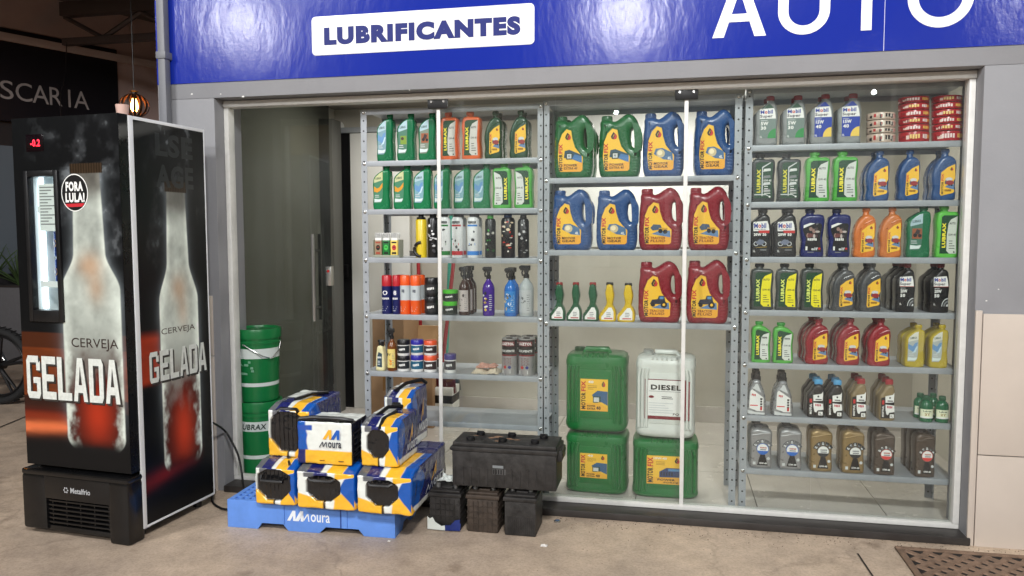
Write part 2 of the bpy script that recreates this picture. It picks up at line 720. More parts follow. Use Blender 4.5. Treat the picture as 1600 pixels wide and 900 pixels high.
# sign boards
sb = empty('shop_sign', (-1.143, YF - .005, 2.236), 0, 'white rounded sign reading LUBRIFICANTES in blue capitals', 'sign')
q = MB()
rr = .02
pts = []
for cx, cz, a0 in ((.535 - rr, .09 - rr, 0), (-.535 + rr, .09 - rr, 90), (-.535 + rr, -.09 + rr, 180), (.535 - rr, -.09 + rr, 270)):
    for k in range(6):
        an = R_(a0 + 18 * k)
        pts.append((cx + rr * math.cos(an), cz + rr * math.sin(an)))
SIGNW = mat('white_sign_face', (236, 236, 234), .28, bump=.10, bscale=22)
q.shape([pts], .004, .0008, SIGNW, smooth=False)
q.build('panel', sb)
q = MB()
q.text('LUBRIFICANTES', 0, -.004, .945, .083, -.0028, mat('blue_letter', (20, 32, 108), .5, spec=.3), bold=.075, res=5)
q.build('lettering', sb)
au = MB()
AUZ0, AUZ1 = 2.131, 2.372
WLET = mat('white_letter', (240, 240, 240), .35)
AUH = AUZ1 - AUZ0


def stroke_letter(mb, kind, x0, x1, z0, z1, t, y, mt):
    W, H = x1 - x0, z1 - z0
    if kind == 'A':
        xm = (x0 + x1) / 2
        mb.poly([(x0, z0), (x0 + t * 1.15, z0), (xm, z1 - t * 1.2), (xm, z1), (xm - t * .55, z1)], y, mt)
        mb.poly([(x1, z0), (x1 - t * 1.15, z0), (xm, z1 - t * 1.2), (xm, z1), (xm + t * .55, z1)], y, mt)
        s0 = .26
        xa = x0 + t * .9 + (xm - x0) * s0 * .8
        mb.poly([(xa, z0 + H * s0), (x1 - (xa - x0), z0 + H * s0), (x1 - (xa - x0) - t * .25, z0 + H * s0 + t * .8), (xa + t * .25, z0 + H * s0 + t * .8)], y - .0003, mt)
    elif kind in 'UO':
        N = 48
        cx, r = (x0 + x1) / 2, W / 2
        if kind == 'O':
            cz, rz = (z0 + z1) / 2, H / 2
            for k in range(N):
                a, b = 2 * math.pi * k / N, 2 * math.pi * (k + 1) / N
                mb.poly([(cx + r * math.cos(a), cz + rz * math.sin(a)), (cx + r * math.cos(b), cz + rz * math.sin(b)), (cx + (r - t) * math.cos(b), cz + (rz - t) * math.sin(b)), (cx + (r - t) * math.cos(a), cz + (rz - t) * math.sin(a))], y, mt)
        else:
            rz = r * .95
            cz = z0 + rz
            for k in range(24):
                a, b = math.pi + math.pi * k / 24, math.pi + math.pi * (k + 1) / 24
                mb.poly([(cx + r * math.cos(a), cz + rz * math.sin(a)), (cx + r * math.cos(b), cz + rz * math.sin(b)), (cx + (r - t) * math.cos(b), cz + (rz - t * .9) * math.sin(b)), (cx + (r - t) * math.cos(a), cz + (rz - t * .9) * math.sin(a))], y, mt)
            mb.rect(x0, x0 + t, cz, z1, y, mt)
            mb.rect(x1 - t, x1, cz, z1, y, mt)
    elif kind == 'T':
        mb.rect((x0 + x1) / 2 - t / 2, (x0 + x1) / 2 + t / 2, z0, z1 - t, y, mt)
        mb.rect(x0, x1, z1 - t, z1, y, mt)


aus = empty('sign_lettering', (0, 0, 0), 0, 'large white capitals AUTO on the blue band above the right shelves', 'sign')
for kk, px0, px1 in (('A', 1113, 1197), ('U', 1215, 1296), ('T', 1322, 1384), ('O', 1416, 1520)):
    xa_, xb_ = aty(px0, 45, YF)[0], aty(px1, 40, YF)[0]
    z0_ = AUZ0 - (.004 if kk in 'UO' else 0)
    au = MB()
    stroke_letter(au, kk, xa_, xb_, z0_, AUZ1, .041, YF - .006, WLET)
    au.build('letter', aus)
# vinyl seam
q = MB()
xs_ = aty(1381, 50, YF)[0]
q.box(xs_ - .001, xs_ + .001, YF - .0055, YF - .0042, 2.045, 2.455, mat('seam_white', (200, 205, 230), .4))
q.build('vinyl_seam', shop)

# forecourt canopy behind the viewer: slab and two columns, seen as faint reflections in the glass
CWHT = mat('canopy_white', (214, 214, 212), .6)
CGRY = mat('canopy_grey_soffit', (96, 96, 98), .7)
q = MB()
q.box(-16, 14, -20, -2.6, 5.35, 5.55, CGRY)
tag(q.build('canopy_roof'), 'flat white forecourt canopy opposite the shop front', 'canopy')
for cx_, lb in ((3.1, 'white square canopy column opposite the right shelves'), (-3.3, 'white square canopy column opposite the left shelves')):
    q = MB()
    q.box(cx_ - .13, cx_ + .13, -8.13, -7.87, 0, 5.349, CWHT, .01)
    tag(q.build('canopy_column'), lb, 'column', 'canopy columns')

ob = empty('opposite_building', (0, -26, 0), 0, 'pale low building across the forecourt with dark doorways, seen only in reflections', 'building')
q = MB()
xx = -24.0
kk_ = 0
rb_ = random.Random(12)
while xx < 24:
    wv = rb_.uniform(1.2, 3.2)
    q.box(xx, xx + wv, -.2, 0, 0, 4.2, CWHT)
    xx += wv + rb_.uniform(1.0, 2.6)
q.box(-24, 24, -.21, .01, 3.0, 4.2, CWHT)
q.build('facade', ob)
q = MB()
q.box(-24, 24, -1.2, -.22, 0, 3.0, mat('dark_opening', (30, 30, 34), .6))
q.build('doorways', ob)

# ------------------------------------------------------------------ glazed front
DARKSTEP = mat('dark_stone_step', (52, 48, 46), .45, var=.25, vscale=10)
fr = empty('glazing_frame', (0, 0, 0), 0, 'white aluminium frame round the glazed shop opening', 'frame')
q = MB()
q.box(XL + .001, XR - .001, -.03, .035, 1.935, 1.966, ALU, .003)
q.build('top_rail', fr)
q = MB()
q.box(XL + .001, XR - .001, -.02, .03, .035, .056, ALU, .003)
q.build('sill', fr)
for x in (XL + .001, XR - .026):
    q = MB()
    q.box(x, x + .025, -.022, .032, .057, 1.934, ALU, .003)
    q.build('jamb', fr)
q = MB()
q.box(XL + .001, 1.235, -.118, .058, 0, .034, DARKSTEP, .006)
tag(q.build('doorstep'), 'low dark stone step under the glass shop front', 'step')

CLIP = mat('black_clamp', (18, 18, 20), .35)
for i, (x0, x1) in enumerate(((-1.088, -.53), (-.526, .052), (.06, .62), (.624, 1.193))):
    o = empty('glass_panel', ((x0 + x1) / 2, .004, .057), 0, ('clear glass panel between left white strip and middle rack', 'clear glass panel in front of the middle shelves, left of second white strip', 'clear glass panel right of second white strip', 'clear glass panel at the right end beside the cream tiles')[i], 'glass panel', 'fixed glass panels of the shop front')
    hw = (x1 - x0) / 2
    q = MB()
    q.box(-hw, hw, -.004, .004, 0, 1.876, G_SHOP)
    q.build('pane', o)
    if i in (0, 2):
        q = MB()
        q.box(-hw - .009, -hw + .009, -.012, -.0045, -.02, 1.876, ALU, .002)
        q.build('edge_strip', o)
        q = MB()
        q.box(-hw - .05, -hw + .05, -.024, -.013, 1.835, 1.905, CLIP, .006)
        for sx in (-.03, .03):
            q.loft([(0, 0, 0, .007, .007, 2), (.003, 0, 0, .006, .006, 2)], CHROME, 12)
            nn = len(q.v) - 24
            q.xf(nn, Matrix.Translation((-hw + sx, -.024, 1.868)) @ Matrix.Rotation(R_(90), 4, 'X'))
        q.build('clamp', o)

# smoked glass door leaf, a little ajar
leaf = empty('glass_door', (aty(376, 400, .31)[0], .31, .033), R_(2), 'smoked glass door leaf with steel pull handles behind the drinks fridge', 'door')
q = MB()
q.box(0, .53, -.004, .004, .0, 1.985, G_TINT)
q.build('pane', leaf)
for sy in (-1, 1):
    q = MB()
    q.tube([(.445, sy * .045, .80), (.445, sy * .045, 1.27)], .011, CHROME, 12)
    for z in (.87, 1.18):
        q.tube([(.445, sy * .0045, z), (.445, sy * .045, z)], .007, CHROME, 10)
    q.build('handle', leaf)
q = MB()
q.box(.505, .534, -.02, .02, .99, 1.095, CHROME, .004)
q.disc(.519, 1.07, .007, -.0205, mat('red_dot', (190, 30, 30), .4))
q.build('lock', leaf)

# ------------------------------------------------------------------ inside the shop
def place_box(px0, px1, py0, py1, y):
    a, b = aty(px0, (py0 + py1) / 2, y), aty(px1, (py0 + py1) / 2, y)
    return a[0], b[0], aty((px0 + px1) / 2, py1, y)[2], aty((px0 + px1) / 2, py0, y)[2]


WPANEL = mat('white_laminate', (222, 222, 218), .4)
x0, x1, z0, z1 = place_box(569, 618, 208, 690, 1.70)
dr = empty('inner_door', ((x0 + x1) / 2, 1.70, .031), 0, 'white inner door with dark gap and metal frame behind the left rack', 'door')
q = MB()
q.box(-.20, .24, -.03, .0, 0, z1 - .03, WPANEL, .003)
q.build('door_panel', dr)
q = MB()
q.box(-.34, -.285, -.05, .018, 0, z1 + .01, STEEL, .004)
q.box(-.284, .30, -.05, .018, z1 - .028, z1 + .01, STEEL, .004)
q.build('door_frame', dr)
q = MB()
q.box(-.284, -.201, -.02, .0, 0, z1 - .029, BLKP)
q.box(-.262, -.225, -.04, -.02, .96, 1.05, BLKP, .004)
q.build('lock_side', dr)

x0, x1, z0, z1 = place_box(398, 456, 175, 720, 1.45)
LOCK = mat('grey_green_metal', (140, 142, 138), .45, var=.04)
lk = empty('tall_cabinet', ((x0 + x1) / 2, 1.45, .031), 0, 'tall plain grey cabinet seen through the smoked glass door', 'cabinet')
q = MB()
q.box(x0 - (x0 + x1) / 2, (x1 - x0) / 2, -.2, .2, 0, 1.93, LOCK, .006)
q.build('body', lk)
q = MB()
q.box(.05, .062, -.215, -.2005, .95, 1.08, CHROME, .003)
q.build('handle', lk)
x0, x1, z0, z1 = place_box(470, 503, 190, 720, 1.66)
q = MB()
q.box(x0, x1, 1.60, 1.718, .031, 2.0, mat('brown_grey_panel', (120, 116, 100), .6), .004)
tag(q.build('wall_pillar'), 'narrow brownish pillar on the back wall behind the smoked door', 'pillar')
for k_, (pa_, pb_, c_) in enumerate(((457, 470, (62, 64, 62)), (504, 528, (84, 84, 80)))):  # uprights added to imitate layered reflections in the smoked door
    x0, x1, z0, z1 = place_box(pa_, pb_, 185, 720, 1.5)
    q = MB()
    q.box(x0, x1, 1.45, 1.6, .031, 2.1, mat('partition_%d' % k_, c_, .5, var=.06), .004)
    tag(q.build('partition_post'), ('dark grey upright imitating a reflection beside the tall cabinet behind the smoked door', 'grey upright imitating a reflection right of the wall pillar behind the smoked door')[k_], 'partition')
# black drinks shelf at far left inside
x0, x1, z0, z1 = place_box(377, 395, 180, 700, .95)
q = MB()
q.box(x0 - .06, x1, .85, 1.35, .031, 1.95, mat('dark_cabinet', (30, 29, 30), .4), .005)
dk = q.build('dark_cabinet')
tag(dk, 'black upright cabinet at the far left edge inside the shop', 'cabinet')
for k in range(9):
    q = MB()
    q.box(x0 + .01, x1 - .012, .84, .8495, .55 + k * .1, .61 + k * .1, mat('dull_stock_%d' % (k % 3), ((92, 96, 104), (120, 118, 112), (70, 72, 84))[k % 3], .5), .002)
    q.build('drawer', dk)

# security camera
p = aty(517, 196, 1.60)
sc_ = empty('security_camera', (p[0], 1.719, p[2]), 0, 'small white dome security camera high on the back wall', 'camera')
q = MB()
n0 = 0
q.loft([(0, 0, 0, .05, .05, 2), (.03, 0, 0, .048, .048, 2), (.045, 0, 0, .04, .04, 2)], WHITE, 20)
q.xf(0, Matrix.Rotation(R_(90), 4, 'X'))
q.build('housing', sc_)
q = MB()
q.loft([(.0455, 0, 0, .034, .034, 2), (.06, 0, 0, .03, .03, 2), (.072, 0, 0, .018, .018, 2), (.075, 0, 0, .004, .004, 2)], BLACK, 20)
q.xf(0, Matrix.Rotation(R_(90), 4, 'X'))
q.build('lens', sc_)

# back-of-shop bits behind the left rack
KRAFT = mat('cardboard', (158, 126, 94), .75, var=.08, vscale=12)


def carton(px0, px1, py0, y, d, h, z, label, rz=0):
    a, b = aty(px0, py0, y), aty(px1, py0, y)
    o = empty('cardboard_box', ((a[0] + b[0]) / 2, y + d / 2, z), rz, label, 'box')
    wv = (b[0] - a[0]) / 2
    q = MB()
    q.box(-wv, wv, -d / 2, d / 2, 0, h, KRAFT, .004)
    q.build('carton', o)
    q = MB()
    q.box(-.025, .025, -d / 2 - .001, d / 2 - .02, h - .12, h + .001, mat('brown_tape', (150, 112, 70), .25))
    q.build('tape', o)
    return o


carton(580, 629, 620, 1.0, .32, .40, .031, 'brown cardboard box on the floor behind lower left rack')
carton(582, 631, 540, 1.02, .30, .38, .4325, 'brown cardboard box stacked above another behind left rack')
carton(634, 676, 620, 1.20, .30, .36, .031, 'wide cardboard box on the floor beneath the open paper bag')
a = aty(657, 530, 1.3)
q = MB()
q.loft([(0, 0, 0, .10, .07, 6), (.12, 0, 0, .105, .075, 6), (.20, .005, 0, .10, .05, 5), (.27, .015, 0, .115, .025, 4), (.30, .02, -.01, .118, .012, 4)], mat('kraft_paper', (186, 150, 108), .8, bump=.4, bscale=14), 24)
tag(q.build('paper_bag', None, (a[0], 1.33, .393)), 'crumpled brown paper bag standing on a cardboard box behind the jars', 'bag')


def broom(name, label, cat, pb, pt, yb, yt, hc, head):
    a, b = aty(*pb, yb), aty(*pt, yt)
    o = empty(name, (a[0], a[1], a[2]), 0, label, cat)
    q = MB()
    q.tube([(0, 0, .02), (b[0] - a[0], b[1] - a[1], b[2] - a[2])], .013, mat(name + '_stick', hc, .4), 10)
    q.build('handle', o)
    q = MB()
    q.box(-.09, .09, -.025, .025, -.02, .03, mat(name + '_head', head, .5), .008)
    q.build('head', o)
    q = MB()
    for k in range(26):
        for j in range(4):
            x = -.085 + k * .0068
            q.tube([(x, -.02 + j * .013, -.02), (x * 1.12 + random.uniform(-.004, .004), -.024 + j * .016, -.11)], .0022, mat(name + '_head', head, .5), 4)
    q.build('bristles', o)


broom('red_broom', 'dark red broom with red handle leaning behind the left rack', 'broom', (690, 588), (712, 380), 1.3, 1.6, (150, 24, 34), (96, 20, 30))
broom('teal_squeegee', 'teal handled squeegee leaning on the back wall behind the left rack', 'squeegee', (697, 585), (705, 330), 1.45, 1.69, (30, 150, 130), (40, 60, 60))
broom('red_mop', 'thin red handled mop leaning behind the cardboard boxes', 'mop', (660, 600), (653, 395), 1.55, 1.69, (160, 30, 36), (170, 160, 150))
q = MB()
a0, a1, z0, z1 = place_box(675, 707, 606, 655, 1.25)
SB0 = .031
hh = (z1 - SB0) / 5
for k in range(5):
    q.box(a0, a1, 1.25, 1.42, SB0 + k * hh, SB0 + (k + 1) * hh - .0005, WHITE if k % 2 == 0 else BLACK, .002)
tag(q.build('striped_box'), 'black and white striped box on the floor below the broom', 'box')

# ------------------------------------------------------------------ racks
YR = 0.075
RACK_D = 0.32


def rack(name, label, xl, xr, ztop, zs, zb=.031, yr=YR, solid_back=None):
    o = empty(name, ((xl + xr) / 2, yr, zb), 0, label, 'rack', 'grey steel racks behind the glass')
    hw = (xr - xl) / 2
    pw = .031
    for (sx, y, back) in ((-1, 0, 0), (1, 0, 0), (-1, RACK_D, 1), (1, RACK_D, 1)):
        q = MB()
        x = sx * hw
        xi = x - sx * pw
        q.box(min(x, xi), max(x, xi), y - (.002 if not back else 0), y + (0 if not back else .002), 0, ztop - zb, STEEL)
        q.box(min(x, x - sx * .002), max(x, x - sx * .002), (y + .0005 if not back else y - pw), (y + pw if not back else y - .0005), 0, ztop - zb, STEEL)
        nh = int((ztop - zb) / .05)
        for k in range(nh):
            z = .03 + k * .05
            if not back:
                q.disc((x + xi) / 2, z, .0044, y - .0026, STEELD, 10)
            else:
                q.disc((x + xi) / 2, z, .0044, y - .0006, STEELD, 10)
            n0 = len(q.v)
            yy = y + (pw * .55 if not back else -pw * .5)
            q.add([(x - sx * .0027, yy + .0042 * math.cos(t * math.pi / 5), z + .0042 * math.sin(t * math.pi / 5)) for t in range(10)], [tuple(range(10))], STEELD)
        q.build('post', o)
    for z in list(zs) + [ztop]:
        q = MB()
        zz = z - zb
        lip = .026
        q.box(-hw + .003, hw - .003, .003, RACK_D - .003, zz - .0025, zz, STEEL)
        q.box(-hw + .0315, hw - .0315, -.0035, .0025, zz - lip, zz, STEEL, .0015)
        q.box(-hw + .0315, hw - .0315, RACK_D - .002, RACK_D + .0035, zz - lip, zz, STEEL, .0015)
        for sx in (-1, 1):
            xx = sx * (hw - .016)
            n0 = len(q.v)
            q.loft([(0, 0, 0, .0085, .0085, 2), (.003, 0, 0, .0085, .0085, 2), (.005, 0, 0, .005, .005, 2)], CHROME, 12)
            q.xf(n0, Matrix.Translation((xx, -.0026, zz - lip / 2)) @ Matrix.Rotation(R_(90), 4, 'X'))
        q.build('shelf', o)
    return o


def shelf_z(px, py):
    return aty(px, py, YR)[2]


LZ = [shelf_z(706, y) for y in (249, 326, 403, 493, 584, 659)]
MZ = [shelf_z(1000, y) for y in (276, 391, 504)]
RZ = [shelf_z(1338, y) for y in (223.5, 314, 402, 487, 571.5, 656, 741)]
lx0, lx1 = aty(567, 400, YR)[0], aty(852, 400, YR)[0]
mx0, mx1 = aty(847, 400, YR)[0], aty(1157, 400, YR)[0]
rx0, rx1 = aty(1161, 400, YR)[0], aty(1509, 400, YR)[0]
LT, MT, RT = shelf_z(706, 167), shelf_z(1000, 152), shelf_z(1338, 132)
rack('steel_rack', 'grey perforated steel rack with car care products, left of three', lx0, lx1 - .006, LT, LZ)
rack('steel_rack', 'grey perforated steel rack holding large yellow labelled jugs, middle of three', mx0 + .004, mx1 - .004, MT, MZ)
rack('steel_rack', 'grey perforated steel rack full of oil bottles, right of three', rx0, rx1, RT, RZ)

# ------------------------------------------------------------------ stock: one builder per kind of container
YEL, ORG, RED, NAVY, DGREEN = ink((244, 192, 52)), ink((224, 120, 40)), ink((196, 40, 40)), ink((24, 40, 120)), ink((16, 66, 40))
LGREY, MGREY, SKYB = ink((206, 210, 210)), ink((120, 124, 126)), ink((88, 140, 186))


def S(pts, W, H):
    return [(x * W, z * H) for x, z in pts]


def screw_cap(cx, z0, z1, r, m, D=0, ribs=True):
    q = MB()
    h = z1 - z0
    q.loft([(z0, cx, 0, r * .96, r * .96, 2), (z0 + h * .12, cx, 0, r, r, 2), (z1 - h * .15, cx, 0, r, r, 2), (z1 - h * .04, cx, 0, r * .93, r * .93, 2), (z1, cx, 0, r * .8, r * .8, 2)], m, 22)
    if ribs:
        for k in range(11):
            a = math.pi + math.pi * (k + .5) / 11
            x, y = cx + r * math.cos(a), r * math.sin(a)
            q.box(x - .0009, x + .0009, y - .0012, y + .001, z0 + h * .14, z1 - h * .2, m)
    return q


def neck(q, cx, z0, z1, r, m, D):
    q.loft([(z0, cx, 0, r * 1.25, min(r * 1.25, D * .45), 2.3), (z0 + (z1 - z0) * .5, cx, 0, r, r, 2), (z1, cx, 0, r * .95, r * .95, 2)], m, 20)


def drop_emblem(q, cx, cz, r, y, dark=BLACK, lite=RED):
    q.poly([(cx - r * .2, cz + r * 1.25), (cx + r * .55, cz + r * .55), (cx + r * .9, cz - r * .1), (cx + r * .65, cz - r * .8), (cx, cz - r), (cx - r * .65, cz - r * .75), (cx - r * .9, cz - r * .1), (cx - r * .6, cz + r * .5)], y, dark)
    q.poly([(cx + r * .15, cz + r * 1.0), (cx + r * .55, cz + r * .5), (cx + r * .9, cz - r * .1), (cx + r * .65, cz - r * .8), (cx, cz - r), (cx - r * .15, cz - r * .55), (cx + r * .2, cz - r * .1)], y - .0004, lite)
    q.poly([(cx - r * .05, cz + r * .5), (cx + r * .08, cz + r * .45), (cx - r * .25, cz - r * .3), (cx - r * .45, cz - r * .5)], y - .0006, YEL)


def motor_print(q, x0, x1, z0, z1, y, pic, lines, tw):
    """vertical MOTORFIX word, picture and product name printed on a yellow label"""
    h = z1 - z0
    q.text('MOTOR', x0 + tw / 2, z0 + h * .30, h * .58, tw, y, BLACK, R_(90), .045)
    q.text('FIX', x0 + tw / 2, z0 + h * .78, h * .33, tw, y, RED, R_(90), .045)
    xa = x0 + tw * 1.35
    w_ = x1 - xa
    if pic == 'engine':
        q.poly([(xa, z0 + h * .46), (xa + w_ * .35, z0 + h * .44), (xa + w_ * .9, z0 + h * .30), (xa + w_, z0 + h * .36), (xa + w_ * .98, z0 + h * .56), (xa + w_ * .3, z0 + h * .74), (xa + w_ * .05, z0 + h * .70)], y, ink((40, 74, 92)))
        q.poly([(xa + w_ * .45, z0 + h * .42), (xa + w_ * 1.0, z0 + h * .28), (xa + w_, z0 + h * .5), (xa + w_ * .6, z0 + h * .58)], y - .0002, ink((62, 116, 170)))
        q.rect(xa + w_ * .12, xa + w_ * .46, z0 + h * .40, z0 + h * .62, y - .0004, ink((30, 60, 44)))
        q.rect(xa + w_ * .18, xa + w_ * .42, z0 + h * .44, z0 + h * .59, y - .0006, LGREY)
        q.text('#2', xa + w_ * .30, z0 + h * .515, w_ * .12, h * .07, y - .0008, MGREY)
    elif pic == 'gear':
        q.poly([(xa, z0 + h * .52), (xa + w_ * .5, z0 + h * .34), (xa + w_, z0 + h * .30), (xa + w_ * .97, z0 + h * .56), (xa + w_ * .45, z0 + h * .72), (xa + w_ * .1, z0 + h * .70)], y, ink((70, 110, 150)))
        q.disc(xa + w_ * .36, z0 + h * .54, w_ * .22, y - .0003, ink((206, 190, 150)))
        q.disc(xa + w_ * .32, z0 + h * .56, w_ * .13, y - .0005, ink((240, 228, 190)))
        q.text('4L', xa + w_ * .82, z0 + h * .38, w_ * .2, h * .10, y - .0006, WHITE, 0, .03)
    elif pic == 'tractor':
        q.poly([(xa + w_ * .1, z0 + h * .30), (xa + w_, z0 + h * .26), (xa + w_ * .96, z0 + h * .5), (xa + w_ * .5, z0 + h * .42)], y, ink((92, 128, 170)))
        q.poly([(xa, z0 + h * .44), (xa + w_ * .12, z0 + h * .60), (xa + w_ * .4, z0 + h * .62), (xa + w_ * .46, z0 + h * .74), (xa + w_ * .74, z0 + h * .74), (xa + w_ * .82, z0 + h * .44)], y - .0003, ink((38, 42, 58)))
        q.disc(xa + w_ * .72, z0 + h * .42, w_ * .17, y - .0005, BLACK)
        q.disc(xa + w_ * .72, z0 + h * .42, w_ * .07, y - .0007, YEL)
        q.disc(xa + w_ * .16, z0 + h * .42, w_ * .11, y - .0005, BLACK)
        q.rect(xa + w_ * .5, xa + w_ * .7, z0 + h * .62, z0 + h * .71, y - .0005, SKYB)
    elif pic == 'machine':
        q.poly([(xa + w_ * .05, z0 + h * .34), (xa + w_, z0 + h * .22), (xa + w_ * .98, z0 + h * .46), (xa + w_ * .4, z0 + h * .44)], y, ink((96, 130, 170)))
        q.poly([(xa, z0 + h * .56), (xa + w_ * .15, z0 + h * .68), (xa + w_ * .5, z0 + h * .66), (xa + w_ * .6, z0 + h * .50), (xa + w_ * .1, z0 + h * .46)], y - .0003, ink((66, 86, 110)))
        q.disc(xa + w_ * .50, z0 + h * .44, w_ * .11, y - .0005, BLACK)
        q.disc(xa + w_ * .74, z0 + h * .42, w_ * .11, y - .0005, BLACK)
        q.rect(xa + w_ * .42, xa + w_ * .85, z0 + h * .48, z0 + h * .55, y - .0004, ink((200, 150, 40)))
    n = len(lines)
    for i, (t, c) in enumerate(lines):
        hh = h * (.085 if n > 1 else .10)
        q.text(t, xa + w_ * .38, z0 + h * (.20 - .105 * i) if n > 1 else z0 + h * .14, w_ * .74, hh, y - .0008, c, 0, .018, .12)
    return


def k_jug(W, H, D, body, pic, lines):
    pl = plastic(body, .28)
    q = MB()
    out = [(.055, .90), (.035, .78), (.008, .62), (.0, .33), (.015, .09), (.08, .0), (.5, -.002), (.92, .0), (.985, .09), (1, .38), (.995, .66), (.955, .83), (.85, .955), (.70, 1.0), (.56, .955), (.44, .90), (.36, .885), (.30, .905), (.18, .912)]
    hole = [(.815, .765), (.87, .73), (.895, .64), (.89, .54), (.86, .465), (.815, .48), (.775, .56), (.77, .68)]
    q.shape([S([(x - .5, z) for x, z in out], W, H), S([(x - .5, z) for x, z in hole], W, H)], D, .026, pl, res=3)
    for k in range(6):
        z = H * (.08 + .045 * k)
        q.box(W * .30, W * .43, -D / 2 - .0022, -D / 2 + .004, z, z + H * .02, pl, .0015)
    # raised ridge round the label
    q.tube([((x - .5) * W, -D / 2 + .001, z * H) for x, z in [(.09, .30), (.115, .55), (.20, .72), (.335, .80), (.47, .77), (.52, .62), (.60, .46), (.79, .31), (.80, .10)]], .0035, pl, 8)
    cap = screw_cap(-.315 * W, .875 * H, .985 * H, .132 * W, pl)
    n_ = MB()
    yl = -D / 2 - .0012
    lab = [(.335, .765), (.4545, .74), (.485, .614), (.55, .48), (.66, .39), (.755, .327), (.745, .12), (.70, .095), (.19, .095), (.145, .11), (.11, .327), (.135, .55), (.22, .69)]
    sc = S([(x - .5, z) for x, z in lab], W, H)
    n_.poly(sc, yl, YEL)
    c = [(x + (-.06 * W - x) * .06, z + (.38 * H - z) * .06) for x, z in sc]
    n_.poly([S([(.19 - .5, .095)], W, H)[0], S([(.70 - .5, .095)], W, H)[0], S([(.745 - .5, .12)], W, H)[0], S([(.75 - .5, .24)], W, H)[0], S([(.42 - .5, .21)], W, H)[0], S([(.16 - .5, .24)], W, H)[0]], yl - .0003, ink((238, 168, 44)))
    drop_emblem(n_, -.125 * W, .645 * H, .085 * W, yl - .0006)
    motor_print(n_, -.365 * W, .23 * W, .105 * H, .56 * H, yl - .0008, pic, lines, .098 * W)
    return [('body', q), ('cap', cap), ('label', n_)]


def k_motor1(W, H, D, body, pic='machine'):
    pl = plastic(body, .27)
    q = MB()
    out = [(-.49, .05), (-.43, .0), (.43, .0), (.49, .05), (.46, .28), (.49, .52), (.49, .72), (.40, .81), (.22, .855), (.0, .85), (-.24, .76), (-.42, .61), (-.5, .42), (-.45, .22)]
    q.shape([S(out, W, H)], D, .014, pl, res=3)
    q.tube([(x * W, -D / 2 + .0015, z * H) for x, z in [(-.26, .10), (-.30, .36), (-.22, .56), (.0, .68), (.28, .745), (.44, .75)]], .0032, pl, 8)
    neck(q, .10 * W, .83 * H, .93 * H, .14 * W, pl, D)
    cap = screw_cap(.10 * W, .915 * H, H, .17 * W, pl)
    n_ = MB()
    yl = -D / 2 - .001
    lab = [(-.16, .53), (.10, .63), (.40, .69), (.425, .42), (.36, .36), (.40, .16), (.34, .135), (-.14, .085), (-.19, .12)]
    n_.poly(S(lab, W, H), yl, YEL)
    drop_emblem(n_, .27 * W, .595 * H, .07 * W, yl - .0005)
    motor_print(n_, -.145 * W, .385 * W, .105 * H, .535 * H, yl - .0006, pic, [], .095 * W)
    n_.disc(.2 * W, .335 * H, .17 * W, yl - .0014, ink((150, 40, 44)), 20, .045 * H)
    n_.disc(.17 * W, .40 * H, .15 * W, yl - .0012, LGREY, 20, .035 * H)
    n_.text('#6', .14 * W, .185 * H, .28 * W, .04 * H, yl - .0008, ink((120, 70, 20)))
    return [('body', q), ('cap', cap), ('label', n_)]


def k_lubrax(W, H, D, body, panel, word, capc=None, mirror=False, slope=.0, wordc=(250, 236, 60), foil=False):
    pl = plastic(body, .3)
    s = -1 if mirror else 1
    q = MB()
    out = [(-.48, .0), (.46, .0), (.5, .05), (.455, .42), (.49, .80 - slope * .6), (.44, .865 - slope), (.12, .885), (-.34, .885), (-.455, .83), (-.46, .42), (-.5, .05)]
    q.shape([S([(s * x, z) for x, z in out][::s], W, H)], D, .012, pl, res=3)
    neck(q, -.10 * s * W, .86 * H, .94 * H, .17 * W, pl, D)
    cap = screw_cap(-.10 * s * W, .925 * H, H, .20 * W, plastic(capc or body, .35))
    n_ = MB()
    yl = -D / 2 - .001
    bg = [(-.36, .075), (.38, .075), (.345, .42), (.40, .80 - slope * .7), (.34, .815 - slope * .7), (-.20, .815), (-.30, .78)]
    n_.poly(S([(s * x, z) for x, z in bg], W, H), yl, DGREEN)
    hx = [(-.06, .13), (.06, .075), (.38, .075), (.345, .42), (.40, .80 - slope * .7), (.10, .735 - slope * .5), (.0, .66 - slope * .4), (-.06, .42)]
    pm = ink(panel)
    if not foil:
        n_.poly(S([(s * x, z) for x, z in hx], W, H), yl - .0004, pm)
    else:
        for k in range(4):
            zz = .2 + .14 * k
            n_.poly(S([(s * x, z) for x, z in [(-.02, zz), (.30, zz + .02), (.28, zz + .07), (.02, zz + .06)]], W, H), yl - .0004, LGREY if k % 2 else MGREY)
        n_.poly(S([(s * x, z) for x, z in [(-.06, .12), (-.02, .12), (-.02, .70), (.30, .80), (.28, .815), (-.06, .72)]], W, H), yl - .0004, LGREY)
        n_.poly(S([(s * x, z) for x, z in [(-.36, .14), (.12, .14), (.3, .09), (.3, .10), (.12, .16), (-.36, .16)]], W, H), yl - .0004, LGREY)
    n_.text(word, -.20 * s * W + .01 * W, .43 * H, .48 * H, .155 * W, yl - .0006, ink(wordc), R_(90), .045)
    cx = .17 * s * W
    tm = ink((44, 54, 50)) if not foil else WHITE
    n_.text('AUTO' if slope < .05 else '#5', cx, (.66 - slope * .5) * H, .27 * W, .045 * H, yl - .0009, tm, 0, .03)
    n_.text('15W-40', cx, .44 * H, .32 * W, .045 * H, yl - .0009, tm, 0, .02)
    n_.greek(cx - .13 * W, cx + .13 * W, .17 * H, .36 * H, 4, yl - .0009, tm, .28, random.Random(2))
    n_.disc(cx + .1 * s * W, .105 * H, .04 * W, yl - .001, tm, 10)
    return [('body', q), ('cap', cap), ('label', n_)]


